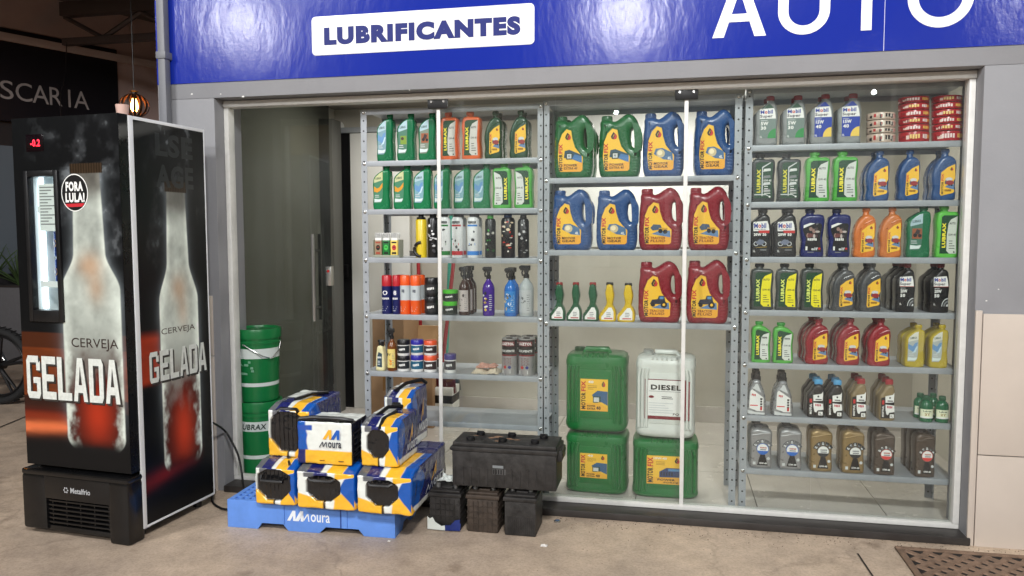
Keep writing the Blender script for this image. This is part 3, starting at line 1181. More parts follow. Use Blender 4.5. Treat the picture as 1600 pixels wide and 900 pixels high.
def k_slant(W, H, D, body, tint, pic, lab2=(168, 196, 204)):
    pl = plastic(body, .25)
    q = MB()
    out = [(-.5, .04), (-.45, .0), (.46, .0), (.5, .05), (.47, .40), (.5, .84), (.42, .885), (.12, .885), (-.12, .835), (-.41, .735), (-.485, .66), (-.48, .3)]
    q.shape([S(out, W, H)], D, .012, pl, res=3)
    for k in range(5):
        q.tube([(-.05 * W + .10 * W * k, -D / 2 + .0005, .04 * H), (.44 * W, -D / 2 + .0005, (.34 - .07 * k) * H)], .0016, pl, 6)
    for k in range(9):
        q.tube([(.20 * W, -D / 2 + .0005, (.38 + .05 * k) * H), (.42 * W, -D / 2 + .0005, (.43 + .05 * k) * H)], .0014, pl, 6)
    neck(q, .26 * W, .86 * H, .93 * H, .16 * W, pl, D)
    cap = screw_cap(.26 * W, .91 * H, H, .18 * W, pl)
    n_ = MB()
    yl = -D / 2 - .001
    bg = [(-.40, .14), (-.02, .14), (.10, .20), (.14, .36), (.14, .85), (-.05, .815), (-.30, .73), (-.38, .66)]
    n_.poly(S(bg, W, H), yl, ink(tint))
    n_.poly(S([(-.385, .60), (.14, .66), (.14, .85), (-.05, .815), (-.30, .73), (-.38, .66)], W, H), yl - .0004, ink(lab2))
    if pic == 'swirl':
        n_.poly(S([(-.39, .40), (-.2, .38), (-.02, .42), (.13, .50), (.13, .60), (-.05, .50), (-.2, .47), (-.39, .52)], W, H), yl - .0006, ink((214, 150, 40)))
    elif pic == 'blue':
        n_.poly(S([(-.39, .44), (-.1, .36), (.04, .44), (.12, .60), (-.02, .58), (-.14, .50), (-.39, .56)], W, H), yl - .0006, ink((96, 144, 190)))
        n_.poly(S([(-.2, .33), (.0, .36), (.12, .50), (.04, .50), (-.06, .40)], W, H), yl - .0008, ink((190, 214, 226)))
    elif pic == 'bike':
        n_.rect(-.30 * W, .12 * W, .36 * H, .56 * H, yl - .0006, ink((150, 84, 50)))
        n_.disc(-.17 * W, .43 * H, .09 * W, yl - .0008, BLACK, 16)
        n_.disc(.03 * W, .42 * H, .08 * W, yl - .0008, BLACK, 16)
        n_.poly(S([(-.2, .46), (.0, .44), (.05, .52), (-.1, .55)], W, H), yl - .001, ink((50, 40, 40)))
    elif pic == 'grass':
        n_.rect(-.26 * W, .10 * W, .34 * H, .52 * H, yl - .0006, ink((120, 150, 50)))
        n_.disc(-.14 * W, .46 * H, .09 * W, yl - .0008, ink((70, 40, 36)), 12)
    n_.text('LUBRAX', -.12 * W, .70 * H, .36 * W, .05 * H, yl - .0008, ink((20, 70, 60)), R_(6), .03)
    n_.greek(-.34 * W, .06 * W, .27 * H, .35 * H, 2, yl - .0008, LGREY, .35, random.Random(4))
    n_.poly(S([(-.38, .16), (.02, .17), (.10, .24), (-.1, .225), (-.38, .24)], W, H), yl - .0008, ink((212, 226, 224)))
    return [('body', q), ('cap', cap), ('label', n_)]


def k_mobil(W, H, D, body, capc, style):
    pl = plastic(body, .3)
    q = MB()
    out = [(-.48, .03), (-.44, .0), (.44, .0), (.48, .03), (.46, .30), (.5, .52), (.46, .70), (.34, .86), (.08, .865), (-.22, .76), (-.45, .68), (-.5, .58), (-.47, .3)]
    q.shape([S(out, W, H)], D, .013, pl, res=3)
    q.tube([(x * W, -D / 2 + .0015, z * H) for x, z in [(-.44, .62), (-.2, .715), (.02, .82), (.10, .85)]], .003, pl, 8)
    neck(q, .17 * W, .84 * H, .93 * H, .15 * W, pl, D)
    cap = screw_cap(.17 * W, .905 * H, H, .175 * W, plastic(capc, .35))
    n_ = MB()
    yl = -D / 2 - .001
    top = [(-.32, .53), (.40, .53), (.36, .66), (.30, .74), (-.32, .72)]
    moto = style == 'moto'
    if style in ('green', 'blue'):
        pc = ink((30, 62, 160)) if style == 'blue' else ink((112, 130, 124))
        n_.poly(S([(-.32, .14), (.40, .14), (.41, .5), (.40, .53), (-.32, .53)], W, H), yl, pc)
        n_.poly(S([(-.22, .74), (.30, .74), (.12, .83), (-.0, .83)], W, H), yl, ink((30, 62, 160)) if style == 'blue' else ink((40, 84, 60)))
        dc = ink((232, 200, 92)) if style == 'blue' else ink((40, 140, 70))
        n_.poly(S([(.40, .14)] + [(.40 - .36 * math.sin(k * math.pi / 20), .14 + .19 * math.cos(k * math.pi / 20)) for k in range(11)], W, H), yl - .0004, dc)
    n_.poly(S(top, W, H), yl - .0002, WHITE)
    if moto:
        n_.poly(S([(-.05, .49), (.40, .49), (.40, .545), (-.1, .545)], W, H), yl - .0004, RED)
    cz = .665 if not moto else .64
    hm = .075 if not moto else .10
    bl = ink((22, 50, 150))
    n_.text('M', -.205 * W, cz * H, .17 * W, hm * H, yl - .0006, bl, 0, .04)
    n_.text('o', -.042 * W, (cz - .008) * H, .125 * W, hm * .74 * H, yl - .0006, RED, 0, .04)
    n_.text('bil', .145 * W, (cz + .004) * H, .21 * W, hm * 1.08 * H, yl - .0006, bl, 0, .04)
    if moto:
        n_.text('Super Moto', -.02 * W, .565 * H, .52 * W, .035 * H, yl - .0006, ink((60, 64, 90)), 0, .02)
        n_.text('20W 50', -.02 * W, .46 * H, .56 * W, .06 * H, yl - .0006, WHITE, 0, .05)
        for cx in (-.19, .17):
            n_.disc(cx * W, .27 * H, .105 * W, yl - .0004, LGREY, 20)
            n_.disc(cx * W, .27 * H, .075 * W, yl - .0006, BLACK, 20)
        n_.poly(S([(-.22, .29), (-.05, .36), (.12, .35), (.20, .30), (.06, .25), (-.05, .25)], W, H), yl - .0008, ink((110, 120, 140)))
        n_.poly(S([(-.30, .185), (.30, .20), (.30, .212), (-.1, .197)], W, H), yl - .0008, ink((190, 160, 60)))
        n_.text('1L', -.27 * W, .12 * H, .09 * W, .045 * H, yl - .0006, WHITE, 0, .03)
        n_.rect(.0, .28 * W, .13 * H, .155 * H, yl - .0006, MGREY)
    else:
        n_.text('Super', -.03 * W, .575 * H, .56 * W, .075 * H, yl - .0006, ink((40, 42, 60)), 0, .03)
        a, b = {'green': ('5W', '30'), 'blue': ('15W', '40'), 'black': ('20W', '50')}[style]
        n_.text(a, -.10 * W, .435 * H, .34 * W, .07 * H, yl - .0006, WHITE, 0, .04)
        n_.text(b, -.15 * W, .345 * H, .24 * W, .07 * H, yl - .0006, WHITE, 0, .04)
        n_.greek(-.28 * W, .16 * W, .49 * H, .51 * H, 1, yl - .0006, LGREY, .5)
        n_.text('1L', -.25 * W, .17 * H, .09 * W, .04 * H, yl - .0006, WHITE, 0, .03)
        if style == 'black':
            n_.rect(-.3 * W, .4 * W, .525 * H, .533 * H, yl - .0007, RED)
            for r, c in ((.27, LGREY), (.24, BLACK), (.19, MGREY), (.13, BLACK), (.08, LGREY)):
                n_.poly(S([(.40, .13)] + [(.40 - r * math.sin(k * math.pi / 20) * 1.15, .13 + r * .62 * math.cos(k * math.pi / 20)) for k in range(11)], W, H), yl - .0006 - (.27 - r) * .002, c)
    return [('body', q), ('cap', cap), ('label', n_)]


def k_elf(W, H, D, body):
    pl = plastic(body, .28)
    q = MB()
    out = [(-.48, .03), (-.44, .0), (.46, .0), (.5, .04), (.45, .38), (.5, .62), (.5, .82), (.44, .865), (.05, .885), (-.36, .85), (-.48, .78), (-.5, .55), (-.44, .3)]
    q.shape([S(out, W, H)], D, .013, pl, res=3)
    neck(q, -.08 * W, .86 * H, .93 * H, .17 * W, pl, D)
    cap = screw_cap(-.08 * W, .915 * H, H, .20 * W, plastic((20, 26, 60), .35))
    n_ = MB()
    yl = -D / 2 - .001
    n_.poly(S([(-.33, .14), (.40, .10), (.33, .40), (.40, .66), (.34, .70), (-.1, .70), (-.38, .64), (-.40, .55), (-.26, .38)], W, H), yl, BLACK)
    n_.poly(S([(-.38, .60), (-.1, .66), (.10, .70), (-.1, .71), (-.38, .66)], W, H), yl - .0004, WHITE)
    rr = random.Random(5)
    for k in range(9):
        n_.disc((-.02 + rr.uniform(-.18, .26)) * W, (.50 + rr.uniform(-.09, .09)) * H, rr.uniform(.05, .10) * W, yl - .0004 - .0001 * k, ink(((150, 120, 110), (70, 60, 64), (190, 180, 174), (110, 60, 56))[k % 4]), 10, rr.uniform(.02, .05) * H)
    n_.text('#5', .0, .365 * H, .40 * W, .05 * H, yl - .0014, WHITE, 0, .04, .2)
    n_.text('elf', .10 * W, .17 * H, .28 * W, .06 * H, yl - .0014, LGREY, 0, .04)
    n_.disc(.30 * W, .175 * H, .05 * W, yl - .0014, RED, 12)
    n_.rect(-.28 * W, -.20 * W, .14 * H, .22 * H, yl - .0014, WHITE)
    n_.greek(-.2 * W, .25 * W, .09 * H, .12 * H, 1, yl - .0014, MGREY, .6)
    return [('body', q), ('cap', cap), ('label', n_)]


def k_total(W, H, D, body, capc, accent, dark):
    pl = mat('pearl_plastic_%d_%d_%d' % body, body, .3, .35, var=.08, vscale=14)
    q = MB()
    out = [(-.47, .02), (-.43, .0), (.45, .0), (.49, .03), (.465, .4), (.49, .70), (.47, .84), (.40, .875), (.05, .90), (-.2, .915), (-.42, .87), (-.48, .80), (-.47, .4)]
    q.shape([S(out, W, H)], D, .013, pl, res=3)
    q.tube([(x * W, -D / 2 + .001, z * H) for x, z in [(-.44, .76), (-.2, .78), (.1, .82), (.40, .83)]], .0035, pl, 8)
    neck(q, -.12 * W, .88 * H, .94 * H, .17 * W, pl, D)
    cap = screw_cap(-.12 * W, .925 * H, H, .20 * W, plastic(capc, .35))
    n_ = MB()
    yl = -D / 2 - .001
    cx, cz = .07, .455
    asp = W / H
    dk = ink(dark)

    def arc(r0, r1, a0, a1, y, c):
        N = 6
        p = [(cx + r1 * math.cos(R_(a0 + (a1 - a0) * k / N)), cz + r1 * asp * math.sin(R_(a0 + (a1 - a0) * k / N))) for k in range(N + 1)]
        p += [(cx + r0 * math.cos(R_(a1 - (a1 - a0) * k / N)), cz + r0 * asp * math.sin(R_(a1 - (a1 - a0) * k / N))) for k in range(N + 1)]
        n_.poly(S(p, W, H), y, c)
    for k in range(5):
        arc(.28, .47, 22 + 29 * k, 48 + 29 * k, yl, dk)
        arc(.31, .37, 27 + 29 * k, 43 + 29 * k, yl - .0004, LGREY if k % 2 == 0 else MGREY)
        if k in (2, 3, 4):
            arc(.39, .42, 30 + 29 * k, 41 + 29 * k, yl - .0004, WHITE)
    n_.poly(S([(cx - .10, .33), (cx + .10, .33), (cx + .24, .075), (cx - .24, .075)], W, H), yl, BLACK)
    n_.disc(cx * W, cz * H, .27 * W, yl - .0005, ink(accent if accent != (216, 60, 56) else (200, 90, 84)))
    n_.disc(cx * W, cz * H, .245 * W, yl - .0007, WHITE)
    n_.poly(S([(cx + .245 * math.cos(R_(a)), cz + .245 * asp * math.sin(R_(a))) for a in range(200, 341, 14)], W, H), yl - .0009, ink(accent))
    n_.text('#6', (cx + .03) * W, (cz + .03) * H, .30 * W, .035 * H, yl - .0011, ink((180, 80, 60)) if accent != (40, 44, 48) else MGREY, 0, .02)
    n_.rect((cx - .12) * W, (cx + .16) * W, (cz - .025) * H, (cz - .003) * H, yl - .0011, MGREY)
    n_.text('15W-40', (cx + .02) * W, .125 * H, .34 * W, .04 * H, yl - .0009, WHITE, 0, .05)
    n_.rect(-.36 * W, -.24 * W, .085 * H, .15 * H, yl - .0004, LGREY)
    n_.disc(.33 * W, .24 * H, .07 * W, yl - .0004, LGREY, 12)
    return [('body', q), ('cap', cap), ('label', n_)]


def k_slim(W, H, D):
    pl = mat('silver_plastic', (150, 152, 154), .28, .4, var=.06)
    q = MB()
    out = [(-.5, .06), (-.44, .0), (.44, .0), (.5, .06), (.47, .36), (.36, .58), (.22, .72), (.17, .80), (-.17, .80), (-.22, .73), (-.36, .60), (-.46, .36)]
    q.shape([S(out, W, H)], D, .012, pl, res=3)
    cap = MB()
    cb = plastic((24, 24, 26), .4)
    cap.loft([(.77 * H, 0, 0, .23 * W, .23 * W, 2), (.88 * H, 0, 0, .23 * W, .23 * W, 2), (.885 * H, 0, 0, .19 * W, .19 * W, 2), (.99 * H, 0, 0, .19 * W, .19 * W, 2), (H, 0, 0, .16 * W, .16 * W, 2)], cb, 20)
    n_ = MB()
    yl = -D / 2 - .001
    n_.poly(S([(-.34, .16), (.05, .10), (.36, .10), (.35, .42), (-.22, .60), (-.30, .56), (-.33, .4)], W, H), yl, WHITE)
    n_.poly(S([(-.12, .66), (-.04, .73), (.06, .73), (.14, .64), (.24, .53), (-.20, .63)], W, H), yl, LGREY)
    n_.text('#3', -.12 * W, .47 * H, .22 * W, .05 * H, yl - .0005, RED, R_(-8), .03)
    n_.rect(-.31 * W, .08 * W, .215 * H, .24 * H, yl - .0005, ink((214, 90, 90)))
    n_.text('#5', .25 * W, .27 * H, .30 * H, .11 * W, yl - .0005, BLACK, R_(90), .04)
    n_.rect(.20 * W, .30 * W, .12 * H, .20 * H, yl - .0007, RED)
    n_.poly(S([(-.42, .03), (.42, .02), (.44, .065), (.0, .07), (-.44, .12)], W, H), yl, LGREY)
    return [('body', q), ('cap', cap), ('label', n_)]


def k_motul(W, H, D, body, capc):
    pl = plastic(body, .32)
    q = MB()
    out = [(-.5, .04), (-.45, .0), (.45, .0), (.5, .05), (.46, .36), (.5, .60), (.44, .78), (.34, .86), (-.02, .86), (-.30, .70), (-.48, .60), (-.5, .4)]
    q.shape([S(out, W, H)], D, .012, pl, res=3)
    cap = screw_cap(.18 * W, .855 * H, H, .24 * W, plastic(capc, .4))
    n_ = MB()
    yl = -D / 2 - .001
    n_.poly(S([(-.44, .06), (.42, .06), (.44, .20), (.40, .36), (.40, .62), (-.44, .56)], W, H), yl, BLACK)
    n_.poly(S([(-.18, .60), (.30, .64), (.40, .70), (.38, .46), (-.16, .44)], W, H), yl - .0004, WHITE)
    n_.poly(S([(-.16, .40), (.40, .38), (.44, .22), (.10, .20), (.02, .14), (-.08, .16), (-.14, .26)], W, H), yl - .0004, WHITE)
    n_.text('#4', .13 * W, .335 * H, .36 * W, .06 * H, yl - .0008, ink((190, 40, 70)), R_(-3), .04)
    n_.rect(-.04 * W, .32 * W, .475 * H, .50 * H, yl - .0008, BLACK)
    n_.disc(.12 * W, .565 * H, .06 * W, yl - .0008, BLACK, 12)
    n_.text('MOTUL', -.31 * W, .23 * H, .27 * H, .13 * W, yl - .0006, WHITE, R_(90), .05)
    n_.rect(-.38 * W, -.24 * W, .40 * H, .50 * H, yl - .0006, RED)
    n_.rect(.14 * W, .40 * W, .07 * H, .165 * H, yl - .0008, WHITE)
    n_.text('1L', .27 * W, .115 * H, .14 * W, .055 * H, yl - .001, BLACK, 0, .03)
    return [('body', q), ('cap', cap), ('label', n_)]


def k_small(W, H, D):
    pl = plastic((18, 96, 62), .25)
    r = W / 2
    q = MB()
    q.loft([(0, 0, 0, r * .92, r * .92, 2), (.02 * H, 0, 0, r, r, 2), (.62 * H, 0, 0, r, r, 2), (.72 * H, 0, 0, r * .9, r * .9, 2), (.80 * H, 0, 0, r * .6, r * .6, 2), (.84 * H, 0, 0, r * .45, r * .45, 2)], pl, 26)
    cap = screw_cap(0, .83 * H, H, r * .52, plastic((20, 84, 56), .4))
    n_ = MB()
    n_.strip(-r * 1.1, r * 1.1, .16 * H, .50 * H, -.0008, ink((232, 236, 206)))
    n_.text('Lubrax', 0, .43 * H, r * 1.2, .07 * H, -.0014, DGREEN, 0, .03)
    n_.text('2T', 0, .31 * H, r * .8, .09 * H, -.0014, ink((150, 120, 30)), 0, .04)
    n_.strip(-r * 1.1, r * 1.1, .16 * H, .22 * H, -.0012, WHITE)
    n_.wrap(0, r)
    return [('body', q), ('cap', cap), ('label', n_)]


def k_additive(W, H, D, body, capc):
    pl = plastic(body, .3)
    q = MB()
    out = [(-.5, .03), (-.45, .0), (.45, .0), (.5, .03), (.5, .26), (.40, .36), (.34, .40), (.30, .44), (.28, .93), (-.06, .93), (-.06, .50), (-.10, .42), (-.34, .26), (-.5, .17)]
    q.shape([S(out, W, H)], D, .0085, pl, res=2)
    for k in range(3):
        q.tube([((-.46 + .13 * k) * W, -D / 2 + .002, (.18 + .085 * k) * H), ((-.32 + .13 * k) * W, -D / 2 + .002, (.20 + .085 * k) * H)], .0028, pl, 6)
    cap = screw_cap(.11 * W, .915 * H, H, .21 * W, plastic(capc, .35))
    n_ = MB()
    yl = -D / 2 - .001
    n_.poly(S([(-.36, .05), (.38, .05), (.38, .26), (.26, .36), (.08, .36), (-.36, .12)], W, H), yl, WHITE)
    n_.rect(-.2 * W, .32 * W, .07 * H, .10 * H, yl - .0005, ink((190, 90, 90)))
    n_.greek(-.05 * W, .30 * W, .13 * H, .26 * H, 3, yl - .0005, MGREY, .4, random.Random(3))
    return [('body', q), ('cap', cap), ('label', n_)]


def k_canister(W, H, D, body, label, capc=None):
    trans = body[0] > 150
    pl = mat('canister_%d_%d_%d' % body, body, .30, var=.06, vscale=7, bump=.05, bscale=25)
    q = MB()
    e = 5.5
    hw, hd = W / 2, D / 2
    q.loft([(0, 0, 0, hw * .86, hd * .86, e), (.02 * H, 0, 0, hw * .95, hd * .95, e), (.06 * H, 0, 0, hw, hd, e), (.10 * H, 0, 0, hw, hd, e), (.12 * H, 0, 0, hw * .985, hd * .985, e), (.80 * H, 0, 0, hw * .985, hd * .985, e), (.83 * H, 0, 0, hw, hd, e), (.87 * H, 0, 0, hw, hd, e), (.925 * H, 0, 0, hw * .96, hd * .96, e), (.95 * H, 0, 0, hw * .86, hd * .86, e), (.955 * H, 0, 0, hw * .7, hd * .7, e)], pl, 44)
    for sx in (-1, 1):
        for x in (.60, .74, .86):
            q.tube([(sx * hw * x, -hd * .985 - .0012, .12 * H), (sx * hw * x, -hd * 1.0 - .001, .20 * H), (sx * hw * x, -hd * 1.0 - .001, .74 * H), (sx * hw * (x - .04), -hd * .985 - .001, .82 * H)], .0065, pl, 8)
    q.box(-hw * .5, hw * .5, -hd * .985 - .0035, -hd * .9, .17 * H, .77 * H, pl, .003)
    for k in range(6):
        xk = (-.42 + .16 * k) * hw
        q.tube([(xk, -hd * .70, .955 * H), (xk, -hd * .97, .925 * H)], .006, pl, 8)
    out = [('body', q)]
    hnd = MB()
    hnd.tube([(-hw * .42, -hd * .2, .945 * H), (-hw * .36, -hd * .2, .995 * H), (hw * .36, -hd * .2, .995 * H), (hw * .42, -hd * .2, .945 * H)], .012, pl, 10)
    out.append(('handle', hnd))
    cap = screw_cap(-hw * .62, .94 * H, H, hw * .17, plastic(capc or body, .35))
    for i in range(len(cap.v)):
        cap.v[i] = (cap.v[i][0], cap.v[i][1] + hd * .35, cap.v[i][2])
    out.append(('cap', cap))
    n_ = MB()
    yl = -hd * .985 - .0045
    if label == 'DIESEL':
        x0, x1, z0, z1 = -.33 * W, .47 * W, .225 * H, .70 * H
        mar = ink((122, 28, 40))
        n_.rect(x0, .10 * W + .26 * W, z0, z1, yl, mar)
        n_.rect(x0 + .015, .31 * W, z0 + .016, z1 - .004, yl - .0006, WHITE)
        n_.rect(.312 * W, .42 * W, z0 + .0, z1 - .006, yl - .0020, mar)
        n_.text('DIESEL', .02 * W, .605 * H, .50 * W, .062 * H, yl - .001, BLACK, 0, .045)
        n_.rect(-.26 * W, .27 * W, .555 * H, .56 * H, yl - .001, MGREY)
        n_.disc(-.22 * W, .49 * H, .045 * W, yl - .001, mar, 14, .016 * H)
        n_.greek(-.05 * W, .2 * W, .47 * H, .51 * H, 2, yl - .001, BLACK, .4)
        n_.greek(-.26 * W, .15 * W, .30 * H, .44 * H, 5, yl - .001, LGREY, .35)
        n_.text('FQ', .19 * W, .29 * H, .10 * W, .03 * H, yl - .001, BLACK, 0, .02, .2)
    else:
        big = label == 'POWER FORCE'
        x0, x1, z0, z1 = (-.29 * W, .26 * W, .245 * H, .715 * H) if big else (-.24 * W, .20 * W, .265 * H, .66 * H)
        n_.rect(x0, x1, z0, z1, yl, YEL)
        n_.rect(x0, x1, z0, z0 + (z1 - z0) * .24, yl - .0003, ink((240, 176, 50)))
        ww, hh = x1 - x0, z1 - z0
        tw = ww * .16
        n_.text('MOTOR', x0 + tw * .7, z0 + hh * .31, hh * .52, tw, yl - .0008, BLACK, R_(90), .04)
        n_.text('FIX', x0 + tw * .7, z0 + hh * .775, hh * .33, tw, yl - .0008, RED, R_(90), .04)
        drop_emblem(n_, x1 - ww * .16, z1 - hh * .16, ww * .075, yl - .0008)
        n_.text('15W-40' if big else '40', x0 + ww * .38, z1 - hh * .09, ww * (.36 if big else .2), hh * .08, yl - .0008, WHITE, 0, .04)
        n_.greek(x0 + ww * .27, x0 + ww * .62, z1 - hh * .32, z1 - hh * .17, 3, yl - .0008, ink((150, 100, 30)), .3)
        if big:
            n_.poly([(x0 + ww * .36, z0 + hh * .24), (x0 + ww * .36, z0 + hh * .44), (x0 + ww * .55, z0 + hh * .58), (x1 - .002, z0 + hh * .58), (x1 - .002, z0 + hh * .26)], yl - .0006, ink((40, 60, 104)))
            for k in range(5):
                n_.rect(x0 + ww * (.40 + .07 * k), x0 + ww * (.44 + .07 * k), z0 + hh * .30, z0 + hh * .44, yl - .001, ink((20, 28, 50)))
            n_.rect(x0 + ww * .60, x0 + ww * .92, z0 + hh * .47, z0 + hh * .55, yl - .001, SKYB)
            n_.text('POWER', x0 + ww * .55, z0 + hh * .16, ww * .48, hh * .075, yl - .0012, BLACK, 0, .04, .1)
            n_.text('FORCE', x0 + ww * .68, z0 + hh * .065, ww * .40, hh * .06, yl - .0012, BLACK, 0, .03, .2)
        else:
            n_.poly([(x1 - .001, z0 + hh * .16), (x1 - .001, z0 + hh * .62), (x0 + ww * .62, z0 + hh * .64), (x0 + ww * .42, z0 + hh * .50), (x0 + ww * .56, z0 + hh * .32), (x0 + ww * .8, z0 + hh * .24)], yl - .0006, ink((56, 96, 134)))
            n_.poly([(x1 - .001, z0 + hh * .10), (x1 - .001, z0 + hh * .18), (x0 + ww * .78, z0 + hh * .28), (x0 + ww * .60, z0 + hh * .30)], yl - .0008, YEL)
            n_.rect(x0 + ww * .46, x0 + ww * .74, z0 + hh * .26, z0 + hh * .46, yl - .0008, ink((30, 70, 50)))
            n_.rect(x0 + ww * .49, x0 + ww * .68, z0 + hh * .29, z0 + hh * .43, yl - .001, LGREY)
            n_.text('POWER', x0 + ww * .40, z0 + hh * .155, ww * .30, hh * .06, yl - .0012, BLACK, 0, .04)
            n_.text('EXTRA', x0 + ww * .40, z0 + hh * .07, ww * .30, hh * .06, yl - .0012, BLACK, 0, .04)
            n_.text('40', x0 + ww * .66, z0 + hh * .10, ww * .16, hh * .11, yl - .0012, BLACK, 0, .05)
    out.append(('label', n_))
    return out


# ---- round things
def k_spray(W, H, D, capc, bands, words, capfrac=.28):
    """aerosol can; bands = (z0,z1,colour) ; words = (text, z, h, w, colour)"""
    r = W / 2
    q = MB()
    zc = H * (1 - capfrac)
    for (a, b, c) in bands:
        q.loft([(a * H, 0, 0, r, r, 2), (b * H, 0, 0, r, r, 2)], mat('tin_%d_%d_%d' % c, c, .28, .15), 28, a == 0, b >= .99)
    lid = MB()
    cm = plastic(capc, .33)
    lid.loft([(zc - .001, 0, 0, r * .97, r * .97, 2), (zc + .012 * H, 0, 0, r * .985, r * .985, 2), (H - .02 * H, 0, 0, r * .97, r * .97, 2), (H, 0, 0, r * .86, r * .86, 2)], cm, 28)
    n_ = MB()
    for (t, z, h, w_, c) in words:
        n_.text(t, 0, z * H, w_ * W, h * H, -.0012, ink(c), 0, .03)
    for k in range(3):
        n_.rect(-r * .6, r * (.1 + .2 * k), (.08 + .05 * k) * H, (.095 + .05 * k) * H, -.0012, LGREY)
    n_.wrap(0, r)
    return [('can', q), ('cap', lid), ('label', n_)]


def k_bottlecan(W, H, D, body, mid, art, capc, words):
    """slim plastic polish bottle with a round body and pointed cap"""
    r = W / 2
    pl = plastic(body, .3)
    q = MB()
    q.loft([(0, 0, 0, r * .94, r * .94, 2), (.02 * H, 0, 0, r, r, 2), (.84 * H, 0, 0, r, r, 2), (.90 * H, 0, 0, r * .82, r * .82, 2), (.92 * H, 0, 0, r * .5, r * .5, 2)], pl, 28)
    cap = screw_cap(0, .90 * H, H, r * .55, plastic(capc, .35))
    n_ = MB()
    if mid:
        n_.strip(-r * 1.35, r * 1.35, .06 * H, .15 * H, -.0008, ink(mid))
        n_.strip(-r * .9, r * .9, .70 * H, .74 * H, -.0008, ink(mid))
        n_.rect(-r * .5, r * .5, .28 * H, .33 * H, -.001, ink(mid))
    rr = random.Random(art[0] if art else 0)
    if art:
        for k in range(art[1]):
            c = art[2][k % len(art[2])]
            cx, cz = rr.uniform(-.8, .8) * r, rr.uniform(.12, .82) * H
            a, b = rr.uniform(.12, .35) * r, rr.uniform(.012, .04) * H
            n_.poly([(cx + a * rr.uniform(.7, 1.1) * math.cos(t * math.pi / 4), cz + b * rr.uniform(.7, 1.1) * math.sin(t * math.pi / 4)) for t in range(8)], -.001 - k * 2e-5, ink(c))
    for (t, z, h, w_, c) in words:
        n_.text(t, 0, z * H, w_ * W, h * H, -.0022, ink(c), 0, .035)
    n_.wrap(0, r)
    return [('body', q), ('cap', cap), ('label', n_)]


def k_jar(W, H, D, lidc, labc, body=(226, 226, 222), word='#5'):
    r = W / 2
    q = MB()
    q.loft([(0, 0, 0, r * .88, r * .88, 2), (.06 * H, 0, 0, r * .97, r * .97, 2), (.70 * H, 0, 0, r * .97, r * .97, 2), (.73 * H, 0, 0, r * .85, r * .85, 2)], plastic(body, .3), 28)
    lid = MB()
    lid.loft([(.70 * H, 0, 0, r, r, 2), (.95 * H, 0, 0, r, r, 2), (H, 0, 0, r * .92, r * .92, 2)], plastic(lidc, .32), 28)
    n_ = MB()
    n_.strip(-r * 1.4, r * 1.4, .17 * H, .64 * H, -.0006, ink(labc))
    n_.text(word, .1 * r, .42 * H, r * 1.0, .13 * H, -.0012, WHITE, R_(8), .04)
    n_.rect(-r * .8, -r * .1, .24 * H, .29 * H, -.0012, MGREY)
    n_.wrap(0, r * .97)
    return [('jar', q), ('lid', lid), ('label', n_)]


def k_trigger(W, H, D, body, labc, art, trig=(18, 18, 20), clear=False, word=''):
    r = W / 2
    pl = plastic(body, .16) if not clear else MATS.get('clear_bottle') or mat('clear_bottle', (176, 182, 182), .08)
    q = MB()
    q.loft([(0, 0, 0, r * .9, r * .9, 2), (.02 * H, 0, 0, r, r, 2), (.55 * H, 0, 0, r, r, 2), (.63 * H, 0, 0, r * .86, r * .86, 2), (.70 * H, 0, 0, r * .5, r * .5, 2), (.74 * H, 0, 0, r * .32, r * .32, 2), (.77 * H, 0, 0, r * .32, r * .32, 2)], pl, 28)
    t = MB()
    tm = plastic(trig, .4)
    t.loft([(.755 * H, 0, 0, r * .42, r * .42, 2), (.82 * H, 0, 0, r * .40, r * .40, 2), (.83 * H, 0, 0, r * .28, r * .28, 2), (.88 * H, 0, 0, r * .26, r * .26, 2)], tm, 18)
    t.box(-r * .85, r * .55, -r * .30, r * .30, .90 * H, H, tm, .004)
    t.box(-r * 1.0, -r * .80, -r * .16, r * .16, .93 * H, .985 * H, tm, .002)
    t.box(-r * .3, r * .3, -r * .24, r * .24, .86 * H, .91 * H, tm, .003)
    t.tube([(-r * .5, 0, .905 * H), (-r * .62, 0, .86 * H), (-r * .50, 0, .79 * H)], .0042, tm, 8)
    n_ = MB()
    if labc:
        n_.strip(-r * .95, r * .95, .08 * H, .52 * H, -.0008, ink(labc))
    rr = random.Random(art[0])
    for k in range(art[1]):
        c = art[2][k % len(art[2])]
        cx, cz = rr.uniform(-.8, .1) * r, rr.uniform(.12, .48) * H
        a, b = rr.uniform(.15, .4) * r, rr.uniform(.012, .04) * H
        n_.poly([(cx + a * rr.uniform(.7, 1.1) * math.cos(u * math.pi / 4), cz + b * rr.uniform(.7, 1.1) * math.sin(u * math.pi / 4)) for u in range(8)], -.0011 - k * 2e-5, ink(c))
    n_.greek(r * .25, r * .8, .12 * H, .46 * H, 8, -.0014, LGREY if not labc or sum(labc) < 400 else MGREY, .3, rr)
    n_.wrap(0, r)
    return [('bottle', q), ('trigger', t), ('label', n_)]


